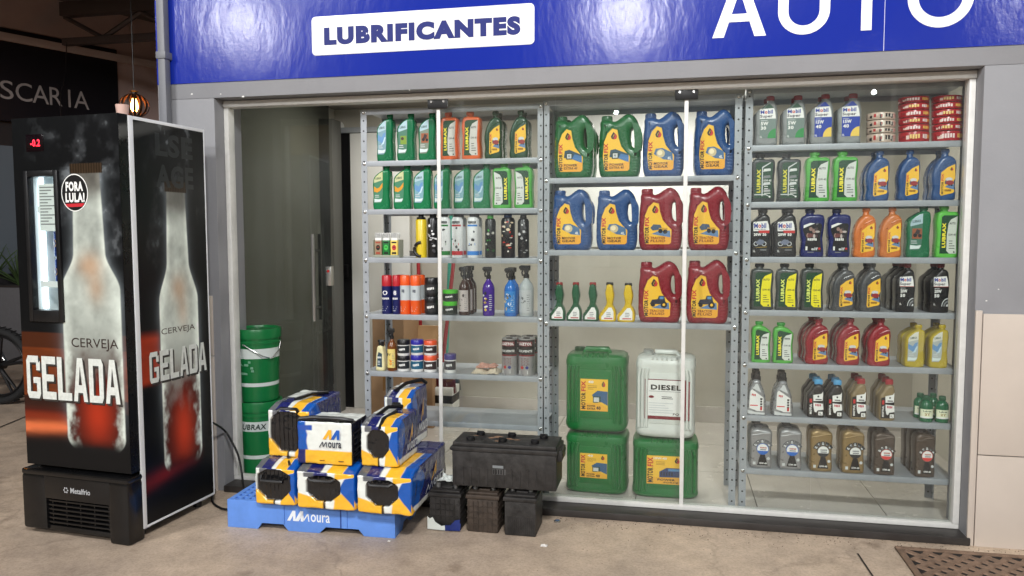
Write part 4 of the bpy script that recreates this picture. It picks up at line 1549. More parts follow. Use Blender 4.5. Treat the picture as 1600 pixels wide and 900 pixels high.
def k_tin(W, H, D):
    """LUZTOL solvent can"""
    r = W / 2
    q = MB()
    blk = mat('tin_black', (16, 15, 16), .3, .2)
    sil = mat('tin_silver', (168, 168, 168), .3, .5, var=.1)
    rd = mat('tin_maroon', (128, 24, 36), .3, .2)
    for a, b, m_ in ((0, .52, sil), (.52, .56, rd), (.56, .955, blk)):
        q.loft([(a * H, 0, 0, r, r, 2), (b * H, 0, 0, r, r, 2)], m_, 30, a == 0, False)
    q.loft([(.955 * H, 0, 0, r * 1.03, r * 1.03, 2), (.985 * H, 0, 0, r * 1.03, r * 1.03, 2), (.985 * H, 0, 0, r * .9, r * .9, 2), (.97 * H, 0, 0, r * .86, r * .86, 2)], sil, 30)
    q.loft([(0, 0, 0, r * 1.02, r * 1.02, 2), (.02 * H, 0, 0, r * 1.02, r * 1.02, 2)], sil, 30)
    cap = screw_cap(0, .965 * H, 1.0 * H, r * .4, BLKP)
    n_ = MB()
    n_.strip(-r * .92, r * .92, .79 * H, .91 * H, -.0006, rd)
    n_.text('LUZTOL', 0, .85 * H, W * .84, .075 * H, -.0012, WHITE, 0, .05)
    n_.text('SOLVENTE', 0, .66 * H, W * .92, .06 * H, -.0012, WHITE, 0, .03)
    for i in range(5):
        for j in range(6):
            n_.rect((-.5 + .2 * i) * r, (-.38 + .2 * i) * r, (.27 + .035 * j) * H, (.292 + .035 * j) * H, -.001, rd if (i + j) % 2 else MGREY)
    n_.disc(-.35 * r, .22 * H, .2 * r, -.001, RED, 12)
    n_.disc(.25 * r, .22 * H, .2 * r, -.001, NAVY, 12)
    n_.rect(-.75 * r, .35 * r, .05 * H, .14 * H, -.001, WHITE)
    n_.wrap(0, r)
    return [('can', q), ('cap', cap), ('label', n_)]


def k_tape(W, H, D, base, inks, words):
    r = W / 2
    q = MB()
    bm_ = mat('tape_%d_%d_%d' % base, base, .28, var=.12, vscale=30)
    ri = r * .62
    q.loft([(H * .04, 0, 0, ri, ri, 2), (H * .04, 0, 0, r * .985, r * .985, 2), (H * .09, 0, 0, r, r, 2), (H * .91, 0, 0, r, r, 2), (H * .96, 0, 0, r * .985, r * .985, 2), (H * .96, 0, 0, ri, ri, 2), (H * .04, 0, 0, ri, ri, 2)], bm_, 30, False, False)
    core = MB()
    core.loft([(H * .02, 0, 0, ri * .9, ri * .9, 2), (H * .02, 0, 0, ri * .995, ri * .995, 2), (H * .98, 0, 0, ri * .995, ri * .995, 2), (H * .98, 0, 0, ri * .9, ri * .9, 2), (H * .02, 0, 0, ri * .9, ri * .9, 2)], KRAFT, 24, False, False)
    n_ = MB()
    for (t, x, w_, c) in words:
        n_.text(t, x * r, .5 * H, w_ * W, .42 * H, -.0009, ink(c), 0, .04)
    rr = random.Random(len(words) + base[0])
    for k in range(inks[0]):
        x = rr.uniform(-1.2, 1.1) * r
        n_.rect(x, x + rr.uniform(.08, .3) * r, rr.uniform(.15, .4) * H, rr.uniform(.5, .85) * H, -.0006, ink(inks[1][k % len(inks[1])]))
    n_.wrap(0, r)
    return [('roll', q), ('core', core), ('label', n_)]


# ------------------------------------------------------------------ placing
_proto = {}


def put(name, cat, fn, args, W, H, D, loc, rz, label, group):
    key = (fn.__name__, repr(args))
    if key in _proto:
        src, W0, H0, D0 = _proto[key]
        o = copy_tree(src)
        o.location = loc
        o.rotation_euler = (0, 0, rz)
        o.scale = (W / W0, D / D0, H / H0)
    else:
        o = empty(name, loc, rz)
        for pn, mb in fn(W, H, D, *args):
            mb.build(pn, o)
        _proto[key] = (o, W, H, D)
    tag(o, label, cat, group)
    return o


def row(zs, yf, items):
    """items: (name, cat, fn, args, px0, px1, pytop, D, label, group, backs)"""
    for (name, cat, fn, args, px0, px1, pyt, D, label, group, backs) in items:
        pyc = 450 - 0
        base = zs
        # px columns measured half way up the object
        mid_z = None
        c0 = aty((px0 + px1) / 2, pyt, yf + D / 2)
        H = c0[2] - base
        # image row of the object's middle
        def colx(px):
            z = base + H * .4
            # find py where ray hits height z on plane yf
            lo, hi = 0, 900
            for _ in range(30):
                mid = (lo + hi) / 2
                if aty(px, mid, yf)[2] > z:
                    lo = mid
                else:
                    hi = mid
            return aty(px, (lo + hi) / 2, yf)[0]
        xa, xb = colx(px0), colx(px1)
        t = ((xa + xb) / 2 - CAM[0]) / (yf - CAM[1])
        if fn in ROUND:
            W = (xb - xa) * .985
            Dd = W
            yc = yf + W / 2
            x = (xa + xb) / 2 + t * W / 2
        else:
            if t < 0:
                xb -= D * abs(t) * .75
            else:
                xa += D * abs(t) * .75
            W = xb - xa
            Dd = D
            yc = yf + D / 2
            x = (xa + xb) / 2
        rz = random.uniform(-.065, .065)
        put(name, cat, fn, args, W, H, Dd, (x, yc, base + .0005), rz, label, group)
        for k, bl in enumerate(backs):
            yb = yc + (Dd + .008) * (k + 1)
            put(name, cat, fn, args, W, H, Dd, (x + random.uniform(-.004, .004), yb, base + .0005), random.uniform(-.04, .04), bl, group)


ROUND = {k_small, k_spray, k_bottlecan, k_jar, k_trigger, k_tin, k_tape}
YI = YR + .006

# ------------------------------------------------------------------ LEFT RACK
GB = (18, 106, 66)
OB = 'oil_bottle'
gA = 'dark green oil bottles with slanted picture labels'
TL = 'left rack top shelf'
row(LZ[0], YI, [
    (OB, 'bottle', k_slant, (GB, (120, 156, 168), 'blue'), 588, 618, 179, .06, 'dark green oil bottle with pale blue label, leftmost on ' + TL, gA, []),
    (OB, 'bottle', k_slant, (GB, (70, 118, 98), 'grass'), 619.5, 651, 178, .06, 'dark green oil bottle with grassy picture label, second on ' + TL, gA, []),
    (OB, 'bottle', k_slant, (GB, (120, 134, 118), 'bike'), 653, 684, 177, .06, 'dark green oil bottle with brown motorcycle picture, beside white strip, ' + TL, gA, []),
    (OB, 'bottle', k_lubrax, ((216, 98, 48), (206, 204, 198), 'LUBRAX'), 687.5, 719, 176, .06, 'orange oil bottle just right of the white strip on ' + TL, 'orange oil bottles with white panel', []),
    (OB, 'bottle', k_lubrax, ((216, 98, 48), (206, 204, 198), 'LUBRAX'), 721, 754, 175, .06, 'orange oil bottle beside the yellow labelled green bottles on ' + TL, 'orange oil bottles with white panel', []),
    (OB, 'bottle', k_motor1, ((14, 66, 44), 'machine'), 756, 787, 174, .065, 'deep green bottle with yellow label next to orange bottle, ' + TL, 'deep green bottles with yellow labels', ['deep green bottle in second row behind the one next to orange bottle']),
    (OB, 'bottle', k_motor1, ((14, 66, 44), 'machine'), 795, 827, 173, .065, 'deep green bottle with yellow label at the right end of ' + TL, 'deep green bottles with yellow labels', ['deep green bottle in second row at the right end of left rack top']),
])
SL = 'left rack second shelf'
GB2 = (20, 116, 70)
row(LZ[1], YI, [
    (OB, 'bottle', k_slant, (GB2, (66, 128, 96), 'swirl', (196, 200, 150)), 582, 613, 259, .06, 'green oil bottle with yellow swirl, leftmost on ' + SL, gA, []),
    (OB, 'bottle', k_slant, (GB2, (66, 128, 96), 'swirl', (196, 200, 150)), 614, 645, 258, .06, 'green oil bottle with yellow swirl, second from left on ' + SL, gA, []),
    (OB, 'bottle', k_slant, (GB2, (120, 164, 176), 'blue'), 645, 676, 257.5, .06, 'green oil bottle with pale blue label left of white strip, ' + SL, gA, []),
    (OB, 'bottle', k_slant, (GB2, (120, 164, 176), 'blue'), 677, 706, 257, .06, 'green oil bottle with pale blue label half behind white strip, ' + SL, gA, []),
    (OB, 'bottle', k_slant, (GB2, (120, 164, 176), 'blue'), 707.5, 737, 257, .06, 'green oil bottle with pale blue label, first right of strip, ' + SL, gA, []),
    (OB, 'bottle', k_slant, (GB2, (120, 164, 176), 'blue'), 738, 768, 256.5, .06, 'green oil bottle with pale blue label touching light green bottle, ' + SL, gA, []),
    (OB, 'bottle', k_lubrax, ((80, 164, 72), (216, 220, 214), 'LUBRAX', None, True), 768.5, 801, 255, .06, 'light green oil bottle, left one of the pair on ' + SL, 'light green oil bottles', []),
    (OB, 'bottle', k_lubrax, ((80, 164, 72), (216, 220, 214), 'LUBRAX', None, True), 803, 835, 254, .06, 'light green oil bottle at the right end of ' + SL, 'light green oil bottles', []),
])


# third shelf: air fresheners, gauge, polishes
def k_sachets(W, H, D):
    q = MB()
    cl = mat('display_tray', (150, 156, 140), .35)
    q.box(-W / 2, W / 2, -D / 2, D / 2, 0, .012, cl, .002)
    q.box(-W / 2, W / 2, D / 2 - .002, D / 2, .012, H * .72, cl)
    for x in (-W / 2, W / 2 - .002):
        q.box(x, x + .002, -D / 2, D / 2 - .002, .012, H * .72, cl)
    parts = [('tray', q)]
    for k, (c1, c2, c3) in enumerate((((150, 130, 104), (20, 18, 18), (160, 70, 50)), ((24, 110, 50), (70, 190, 80), (16, 30, 20)), ((226, 200, 96), (190, 50, 60), (30, 26, 26)))):
        s = MB()
        x0 = -W / 2 + .006 + k * (W * .31)
        x1 = x0 + W * .27
        for j in range(3):
            yy = -D / 2 + .004 + j * .018
            s.box(x0, x1, yy, yy + .012, .0125, H * .70, ink(c1), .001)
            s.box(x0 + .002, x1 - .002, yy + .004, yy + .006, H * .70, H, WHITE)
            for b in range(7):
                s.rect(x0 + .003 + b * (x1 - x0 - .006) / 7, x0 + .003 + (b + .5) * (x1 - x0 - .006) / 7, H * .80, H * .99, yy + .0035, BLACK)
        yf = -D / 2 + .0036
        xm, w_ = (x0 + x1) / 2, x1 - x0
        s.disc(xm, H * .40, w_ * .30, yf, ink(c2), 14, H * .11)
        s.rect(x0 + w_ * .15, x1 - w_ * .15, H * .58, H * .64, yf, ink(c3))
        s.rect(x0 + w_ * .2, x1 - w_ * .2, H * .14, H * .22, yf, ink(c3))
        s.disc(xm - w_ * .1, H * .42, w_ * .08, yf - .0005, ink(c3), 8)
        s.disc(xm + w_ * .1, H * .42, w_ * .08, yf - .0005, ink(c3), 8)
        parts.append(('card', s))
    return parts


def k_gauge(W, H, D):
    r = W / 2
    q = MB()
    y_ = mat('yellow_tube', (212, 186, 40), .3, var=.06)
    q.loft([(0, 0, 0, r, r, 2), (.02 * H, 0, 0, r, r, 2), (.86 * H, 0, 0, r, r, 2), (.88 * H, 0, 0, r * .9, r * .9, 2)], y_, 26)
    c = MB()
    c.loft([(.88 * H, 0, 0, r * .8, r * .8, 2), (.93 * H, 0, 0, r * .8, r * .8, 2), (.94 * H, 0, 0, r * .5, r * .5, 2), (H, 0, 0, r * .45, r * .45, 2)], BLKP, 18)
    g_ = MB()
    g_.tube([(r * .3 - r * 1.25 * math.sin(R_(t)), -r * 1.02, .19 * H + r * 1.25 * math.cos(R_(t))) for t in range(0, 181, 15)], .008, BLKP, 8)
    for k in range(4):
        g_.tube([(-r * .8, -r * 1.0, .05 * H + .03 * H * k), (-r * 1.9, -r * .9, .05 * H + .03 * H * k)], .003, BLKP, 6)
    return [('tube', q), ('cap', c), ('hook', g_)]


ROUND.add(k_gauge)
T3 = 'third shelf of the left rack'
gP = 'car polish bottles on the third shelf'
row(LZ[2], YI, [
    ('air_freshener_display', 'display', k_sachets, (), 583, 629, 364, .06, 'small display tray of air freshener cards on ' + T3, None, []),
    ('tyre_inflator', 'inflator', k_gauge, (), 650, 667, 335, .04, 'yellow cylinder with black hook on ' + T3, None, []),
    ('polish_bottle', 'bottle', k_bottlecan, ((22, 22, 24), None, (3, 16, ((190, 190, 190), (60, 60, 64), (230, 230, 230))), (20, 20, 22), ()), 668, 686, 334, .05, 'black polish bottle with grey graffiti left of the white strip', gP, []),
    ('polish_bottle', 'bottle', k_bottlecan, ((226, 228, 228), (30, 120, 50), (8, 5, ((40, 42, 46), (70, 74, 80))), (40, 40, 44), (('#7', .79, .06, .7, (40, 42, 46)),)), 686.5, 704, 333, .05, 'white polish bottle with green base band behind the white strip', gP, []),
    ('polish_bottle', 'bottle', k_bottlecan, ((226, 228, 228), (190, 40, 50), (9, 5, ((40, 42, 46), (70, 74, 80))), (40, 40, 44), (('#7', .79, .06, .7, (40, 42, 46)),)), 706, 724, 333, .05, 'white polish bottle with red base band on ' + T3, gP, ['white and red polish bottle in the row behind on third shelf']),
    ('polish_bottle', 'bottle', k_bottlecan, ((226, 228, 228), (50, 130, 210), (10, 5, ((40, 42, 46), (70, 74, 80))), (40, 40, 44), (('#7', .79, .06, .7, (40, 42, 46)),)), 730, 749, 333, .05, 'white polish bottle with blue base band on ' + T3, gP, ['white and blue polish bottle in the row behind on third shelf']),
    ('polish_bottle', 'bottle', k_bottlecan, ((24, 26, 26), None, (4, 9, ((60, 170, 60), (190, 190, 180), (30, 90, 40))), (60, 150, 60), ()), 758, 775, 336, .05, 'black polish bottle with green cap and green face on ' + T3, gP, []),
    ('polish_bottle', 'bottle', k_bottlecan, ((30, 28, 30), None, (5, 26, ((226, 206, 176), (190, 60, 50), (230, 226, 214), (60, 50, 50))), (40, 60, 96), ()), 783, 805, 334, .05, 'polish bottle covered in busy red and cream drawings, ' + T3, gP, []),
    ('polish_bottle', 'bottle', k_bottlecan, ((24, 24, 26), None, (6, 14, ((150, 150, 150), (90, 90, 94), (220, 220, 220))), (20, 20, 22), ()), 809, 827, 336, .05, 'black polish bottle with grey print at right end, ' + T3, gP, []),
])
T4 = 'fourth shelf of the left rack'
BL, OR_, WH = (28, 34, 90), (226, 90, 36), (196, 204, 206)
gS = 'aerosol cans on the fourth shelf'
row(LZ[3], YI, [
    ('spray_can', 'spray can', k_spray, ((176, 34, 44), ((0, .72, BL),), (('O', .55, .12, .5, (230, 230, 230)), ('#6', .40, .05, .8, (230, 230, 230)))), 597, 613, 430, .05, 'blue spray can with red cap, leftmost on ' + T4, gS, []),
    ('spray_can', 'spray can', k_spray, ((176, 34, 44), ((0, .72, BL),), (('8', .55, .12, .35, (230, 230, 230)), ('#4', .40, .05, .7, (230, 230, 230)))), 613.5, 626, 430, .05, 'blue spray can with white 8 and red cap, ' + T4, gS, ['blue spray can with red cap in the row behind the white 8']),
    ('spray_can', 'spray can', k_spray, (OR_, ((0, .36, OR_), (.36, .74, WH),), (('#2', .60, .08, .3, (60, 66, 80)),), .26), 625.5, 641, 430, .05, 'orange and white spray can beside the blue cans, ' + T4, gS, []),
    ('spray_can', 'spray can', k_spray, (OR_, ((0, .36, OR_), (.36, .74, WH),), (('#2', .60, .08, .3, (60, 66, 80)),), .26), 641.5, 658, 430.5, .05, 'orange and white spray can beside the black jars, ' + T4, gS, ['orange and white spray can in the row behind beside black jars']),
    ('wax_jar', 'jar', k_jar, ((26, 26, 28), (44, 44, 46), (30, 30, 32), '#5'), 664, 687, 463, .05, 'plain black jar on ' + T4 + ', lower of two', 'black jars', []),
    ('wax_jar', 'jar', k_jar, ((80, 190, 50), (30, 40, 34), (60, 66, 62), '#5'), 692, 715, 471, .05, 'black jar with bright green lid, lower of two', 'green lidded jars', []),
    ('trigger_bottle', 'spray bottle', k_trigger, ((58, 34, 26), (186, 176, 172), (11, 5, ((60, 50, 50), (110, 100, 96)))), 717, 735, 417, .05, 'brown trigger spray bottle with grey label, front, ' + T4, 'trigger spray bottles', ['second brown trigger spray bottle behind the front brown one', 'third brown trigger spray bottle at the back of the brown ones']),
    ('trigger_bottle', 'spray bottle', k_trigger, ((70, 36, 140), None, (12, 10, ((230, 230, 230), (30, 26, 40), (214, 180, 70)))), 754, 773, 417, .05, 'purple trigger spray bottle on ' + T4, 'trigger spray bottles', []),
    ('trigger_bottle', 'spray bottle', k_trigger, ((40, 110, 190), (50, 130, 200), (13, 11, ((230, 230, 230), (20, 40, 70), (220, 190, 90)))), 788, 808, 419, .05, 'bright blue trigger spray bottle on ' + T4, 'trigger spray bottles', ['blue trigger spray bottle standing behind the bright blue one']),
    ('trigger_bottle', 'spray bottle', k_trigger, ((170, 176, 176), (184, 188, 188), (14, 4, ((120, 124, 126), (90, 94, 96))), (18, 18, 20), True), 811, 834, 415, .05, 'clear trigger spray bottle at the right end of ' + T4, 'trigger spray bottles', []),
])


def stack_on(px0, px1, pyt, pyb, fn, args, name, cat, label, group, yf):
    """one item standing on another, given where its foot and top are in the shelf"""
    b = aty((px0 + px1) / 2, pyb, yf)
    row(b[2], yf, [(name, cat, fn, args, px0, px1, pyt, .05, label, group, [])])


def row_stack(zs, yf, px0, px1, pytops, fn, arglist, name, cat, labels, group):
    """a column of like items, bottom first; pytops = top of each"""
    z = zs
    xm = (px0 + px1) / 2
    for i, (pt, ar, lb) in enumerate(zip(pytops, arglist, labels)):
        row(z, yf, [(name, cat, fn, ar, px0, px1, pt, .05, lb, group, [])])
        z = aty(xm, pt, yf + .03)[2] + .0005


row_stack(aty(675, 463, YI + .03)[2] + .001, YI, 664, 687, [434], k_jar, [((26, 26, 28), (44, 44, 46), (30, 30, 32), '#5')], 'wax_jar', 'jar', ['plain black jar on top of another beside orange cans'], 'black jars')
row_stack(aty(703, 471, YI + .03)[2] + .001, YI, 692, 716, [453], k_jar, [((80, 190, 50), (30, 40, 34), (60, 66, 62), '#5')], 'wax_jar', 'jar', ['black jar with bright green lid, upper of two'], 'green lidded jars')

T5 = 'fifth shelf of the left rack'


def k_cream(W, H, D):
    pl = plastic((226, 218, 170), .3)
    q = MB()
    q.shape([S([(-.46, .02), (-.40, 0), (.40, 0), (.46, .02), (.44, .4), (.34, .70), (.22, .80), (-.22, .80), (-.34, .70), (-.44, .4)], W, H)], D, .010, pl)
    cap = MB()
    cap.loft([(.79 * H, 0, 0, .28 * W, .25 * W, 2), (.93 * H, 0, 0, .27 * W, .25 * W, 2), (.95 * H, .03 * W, 0, .42 * W, .22 * W, 2.5), (H, .05 * W, 0, .36 * W, .18 * W, 2.5)], BLKP, 18)
    n_ = MB()
    yl = -D / 2 - .001
    n_.poly(S([(-.28, .14), (.24, .12), (.26, .56), (-.10, .62), (-.22, .5)], W, H), yl, ink((44, 70, 84)))
    n_.text('#6', .0, .44 * H, .42 * W, .06 * H, yl - .0005, WHITE, 0, .03)
    n_.greek(-.2 * W, .18 * W, .20 * H, .36 * H, 3, yl - .0005, LGREY, .4)
    return [('body', q), ('cap', cap), ('label', n_)]


JB, JU, JO, JP = ((24, 24, 26), (40, 44, 48), (226, 226, 222), '#5'), ((44, 40, 150), (36, 92, 120), (226, 226, 222), '#5'), ((214, 86, 50), (60, 50, 50), (226, 226, 222), '#5'), ((56, 50, 120), (40, 42, 50), (226, 226, 222), '#5')
gJ = 'white wax jars with coloured lids'
row(LZ[4], YI, [
    ('cream_bottle', 'bottle', k_cream, (), 586, 605, 531, .045, 'cream bottle with black cap and blue label, left end of fifth shelf', None, []),
    ('trigger_bottle', 'spray bottle', k_trigger, ((110, 62, 26), (226, 204, 120), (17, 6, ((60, 50, 30), (216, 130, 50)))), 605.5, 620, 513, .05, 'amber trigger bottle with yellow label beside the cream bottle', 'trigger spray bottles', []),
    ('wax_jar', 'jar', k_jar, JB, 621, 640.5, 555.5, .05, 'white wax jar with black lid, lower of its stack', gJ, []),
    ('wax_jar', 'jar', k_jar, JU, 642, 662, 554.5, .05, 'white wax jar with blue lid, lower of its stack', gJ, []),
    ('wax_jar', 'jar', k_jar, JO, 662.5, 683, 555, .05, 'white wax jar with orange lid, lower of its stack', gJ, ['white wax jar with orange lid in the row behind the orange stack']),
    ('wax_jar', 'jar', k_jar, JP, 694, 713, 553, .05, 'single white wax jar with purple lid right of the white strip', gJ, []),
    ('solvent_can', 'can', k_tin, (), 784, 808.5, 528, .05, 'black and silver solvent can, left one in front, right end of fifth shelf', 'black and silver solvent cans', ['black and silver solvent can, left one in the back row']),
    ('solvent_can', 'can', k_tin, (), 810, 836, 528, .05, 'black and silver solvent can, right one in front, beside the rack post', 'black and silver solvent cans', ['black and silver solvent can, right one in the back row']),
])
row_stack(aty(631, 555.5, YI + .03)[2] + .001, YI, 621, 640.5, [531], k_jar, [JB], 'wax_jar', 'jar', ['white wax jar with black lid, upper of its stack'], gJ)
row_stack(aty(652, 554.5, YI + .03)[2] + .001, YI, 642, 662, [531], k_jar, [JU], 'wax_jar', 'jar', ['white wax jar with blue lid, upper of its stack'], gJ)
row_stack(aty(673, 555, YI + .03)[2] + .001, YI, 662.5, 683, [532], k_jar, [JO], 'wax_jar', 'jar', ['white wax jar with orange lid, upper of its stack'], gJ)

# crumpled glove on the fifth shelf
q = MB()
gm = mat('worn_leather', (196, 184, 162), .8, var=.15, vscale=40)
gp = mat('pink_cloth', (196, 146, 128), .85, var=.12, vscale=40)
N1, N2 = 30, 14
hv = fbm(N1, N2, 5, 3, 4, 11)


def rag(q, lx, ly, h, z0, mt, seed, thick=.006):
    hv = fbm(N1, N2, 5, 3, 4, seed)
    vs, fs = [], []
    for side in (0, 1):
        for j in range(N2):
            for i in range(N1):
                u, v = i / (N1 - 1), j / (N2 - 1)
                ed = min(u, 1 - u, v * .5 + .02, (1 - v) * .5 + .02) * 5
                x = (u - .5) * lx * (.82 + .3 * hv[j, i])
                y = (v - .5) * ly * (.8 + .35 * hv[j, (i * 7) % N1])
                zt = z0 + thick + max(0, hv[j, i] - .25) * h * min(1, ed)
                vs.append((x, y, zt if side == 0 else z0 + max(0, hv[j, i] - .45) * h * .3))
    for s_ in (0, 1):
        o = s_ * N1 * N2
        for j in range(N2 - 1):
            for i in range(N1 - 1):
                a = o + j * N1 + i
                f = (a, a + 1, a + 1 + N1, a + N1)
                fs.append(f if s_ == 0 else f[::-1])
    rim = [i for i in range(N1)] + [j * N1 + N1 - 1 for j in range(1, N2)] + [(N2 - 1) * N1 + i for i in range(N1 - 2, -1, -1)] + [j * N1 for j in range(N2 - 2, 0, -1)]
    o = N1 * N2
    for k in range(len(rim)):
        a, b = rim[k], rim[(k + 1) % len(rim)]
        fs.append((b, a, a + o, b + o))
    q.add(vs, fs, mt)


rag(q, .14, .10, .055, 0, gm, 21)
rag(q, .10, .07, .04, .028, gp, 22)
pa = aty(757, 584, YI)
tag(q.build('work_gloves', None, (pa[0], YI + .055, LZ[4] + .001)), 'crumpled pale and pink work gloves lying on the fifth shelf', 'gloves')

# ------------------------------------------------------------------ MIDDLE RACK
GJ, BJ, RJ = (18, 96, 50), (34, 76, 130), (136, 26, 40)
pe = (('POWER', BLACK), ('EXTRA 40', BLACK))


class L(tuple):
    pass


LG = (('MOTOR', BLACK), ('GEAR', BLACK))
LP = (('POWER', BLACK), ('EXTRA 40', BLACK))
LT_ = (('TRACTOR', ink((120, 50, 20))), ('FLUID', ink((120, 50, 20))))
gG = 'five litre oil jugs with yellow labels'
JUG = 'oil_jug'
row(MZ[0], YI, [
    (JUG, 'jug', k_jug, (GJ, 'engine', LP), 865, 929, 181, .105, 'green oil jug at the left end of the middle rack top shelf', gG, ['green oil jug in the back row behind the leftmost top jug']),
    (JUG, 'jug', k_jug, (GJ, 'engine', LP), 935, 1002, 180, .105, 'green oil jug beside the blue jugs on the middle rack top shelf', gG, []),
    (JUG, 'jug', k_jug, (BJ, 'gear', LG), 1004, 1069, 176, .105, 'blue oil jug left of the second white strip, top shelf', gG, []),
    (JUG, 'jug', k_jug, (BJ, 'gear', LG), 1083, 1148, 172.5, .105, 'blue oil jug right of the second white strip, top shelf', gG, []),
])
row(MZ[1], YI, [
    (JUG, 'jug', k_jug, (BJ, 'gear', LG), 862, 927, 296.5, .105, 'blue oil jug at the left end of the middle rack second shelf', gG, []),
    (JUG, 'jug', k_jug, (BJ, 'gear', LG), 931, 997, 296.5, .105, 'blue oil jug next to the red jugs on the second shelf', gG, []),
    (JUG, 'jug', k_jug, (RJ, 'machine', LT_), 998, 1066, 294, .105, 'red oil jug left of the second white strip, second shelf', gG, []),
    (JUG, 'jug', k_jug, (RJ, 'machine', LT_), 1074, 1140, 292, .105, 'red oil jug right of the second white strip, second shelf', gG, []),
])
gAd = 'slim necked additive bottles'
row(MZ[2], YI, [
    ('additive_bottle', 'bottle', k_additive, ((18, 84, 52), (150, 40, 40)), 859, 884, 441, .045, 'slim green additive bottle with red cap, leftmost of three', gAd, []),
    ('additive_bottle', 'bottle', k_additive, ((18, 84, 52), (150, 40, 40)), 885, 909.5, 441, .045, 'slim green additive bottle with red cap, middle of three', gAd, []),
    ('additive_bottle', 'bottle', k_additive, ((18, 84, 52), (150, 40, 40)), 911, 936, 441, .045, 'slim green additive bottle with red cap, beside yellow ones', gAd, []),
    ('additive_bottle', 'bottle', k_additive, ((214, 180, 36), (44, 44, 40)), 936.5, 963, 441, .045, 'slim yellow additive bottle with black cap, beside the green ones', gAd, []),
    ('additive_bottle', 'bottle', k_additive, ((214, 180, 36), (44, 44, 40)), 965, 992.5, 442, .045, 'slim yellow additive bottle with black cap, beside the red jug', gAd, []),
    (JUG, 'jug', k_jug, (RJ, 'tractor', LT_), 997, 1064, 408, .105, 'red oil jug with tractor picture, left of white strip, third shelf', gG, []),
    (JUG, 'jug', k_jug, (RJ, 'tractor', LT_), 1072, 1139, 406, .105, 'red oil jug with tractor picture, right of white strip, third shelf', gG, []),
])
q0, q1 = aty(862, 386, 1.69), aty(1146, 170, 1.69)
q = MB()
q.box(q0[0], q1[0], 1.69, 1.715, q0[2], q1[2], mat('white_board', (236, 236, 232), .5), .002)
tag(q.build('backing_board'), 'plain white board on the back wall behind the large jugs', 'board')
# canisters on the floor of the bay
CG = (18, 110, 50)
gC = 'twenty litre canisters stacked behind the glass'
FZ = .031
YC = .13
row(FZ, YC, [
    ('oil_canister', 'canister', k_canister, (CG, 'POWER EXTRA'), 883, 985, 667, .23, 'green oil canister, lower one of the left stack on the floor', gC, []),
    ('oil_canister', 'canister', k_canister, (CG, 'POWER FORCE'), 987, 1092, 676, .23, 'green oil canister with big yellow label under the white canister', gC, []),
])
c1 = aty(935, 667, YC + .115)[2] + .002
c2 = aty(1040, 676, YC + .115)[2] + .002
row(c1, YC, [('oil_canister', 'canister', k_canister, (CG, 'POWER EXTRA'), 882, 985, 544, .23, 'green oil canister, upper one of the left stack', gC, [])])
row(c2, YC, [('oil_canister', 'canister', k_canister, ((214, 218, 212), 'DIESEL', (206, 210, 206)), 993, 1088, 548, .22, 'translucent white canister with maroon label standing on a green canister', gC, [])])

# ------------------------------------------------------------------ RIGHT RACK
R1 = 'right rack top shelf'
SV = (138, 142, 142)
RC = (150, 32, 42)
gM = 'oil bottles with white name panel'
row(RZ[0], YI, [
    (OB, 'bottle', k_mobil, (SV, RC, 'green'), 1179, 1216, 151, .065, 'silver oil bottle with green wheel print, leftmost on ' + R1, gM, ['silver bottle in the row behind the leftmost silver bottle']),
    (OB, 'bottle', k_mobil, (SV, RC, 'green'), 1220, 1260, 150, .065, 'silver oil bottle with green wheel print, second on ' + R1, gM, ['silver bottle in the row behind the second silver bottle']),
    (OB, 'bottle', k_mobil, (SV, RC, 'blue'), 1263, 1303, 148, .065, 'silver oil bottle with blue label, left one of two on ' + R1, gM, ['silver bottle in the row behind the first blue labelled bottle']),
    (OB, 'bottle', k_mobil, (SV, RC, 'blue'), 1305, 1347, 147, .065, 'silver oil bottle with blue label beside the tins on ' + R1, gM, ['silver bottle in the row behind the blue labelled one beside tins']),
])
tin = ((196, 176, 160), (16, ((40, 34, 34), (180, 50, 50), (226, 220, 206))), ())
row_stack(RZ[0], YI, 1353, 1399, [209, 200, 188, 176], k_tape, [tin] * 4, 'wax_tin', 'tin',
          ['flat patterned tin, lowest of the four beside the silver bottles', 'flat patterned tin, second from the bottom of the four', 'flat patterned tin, third from the bottom of the four', 'flat patterned tin on top of the four tin stack'], 'flat patterned tins')
tp = lambda a, k: ((164, 22, 34), (3 + k % 3, ((230, 200, 190), (120, 10, 20), (220, 150, 60))), (('#5', -.25, .42, (236, 214, 210)), ('#4', .55, .22, (240, 190, 90))) if a else (('#4', -.2, .34, (236, 200, 120)), ('#3', .5, .2, (236, 214, 210))))
nm = ('lowest', 'second from bottom', 'third from bottom', 'fourth from bottom', 'fifth from bottom', 'topmost')
row_stack(RZ[0], YI, 1403, 1452, [206, 195, 184, 172.5, 161.5, 151], k_tape, [tp(k % 2, k) for k in range(6)], 'tape_roll', 'tape roll', ['red tape roll, %s in the left red stack' % x for x in nm], 'red tape rolls')
row_stack(RZ[0], YI, 1455, 1504, [205, 194, 183, 171.5, 160.5, 149.5], k_tape, [tp((k + 1) % 2, k + 1) for k in range(6)], 'tape_roll', 'tape roll', ['red tape roll, %s in the right red stack' % x for x in nm], 'red tape rolls')

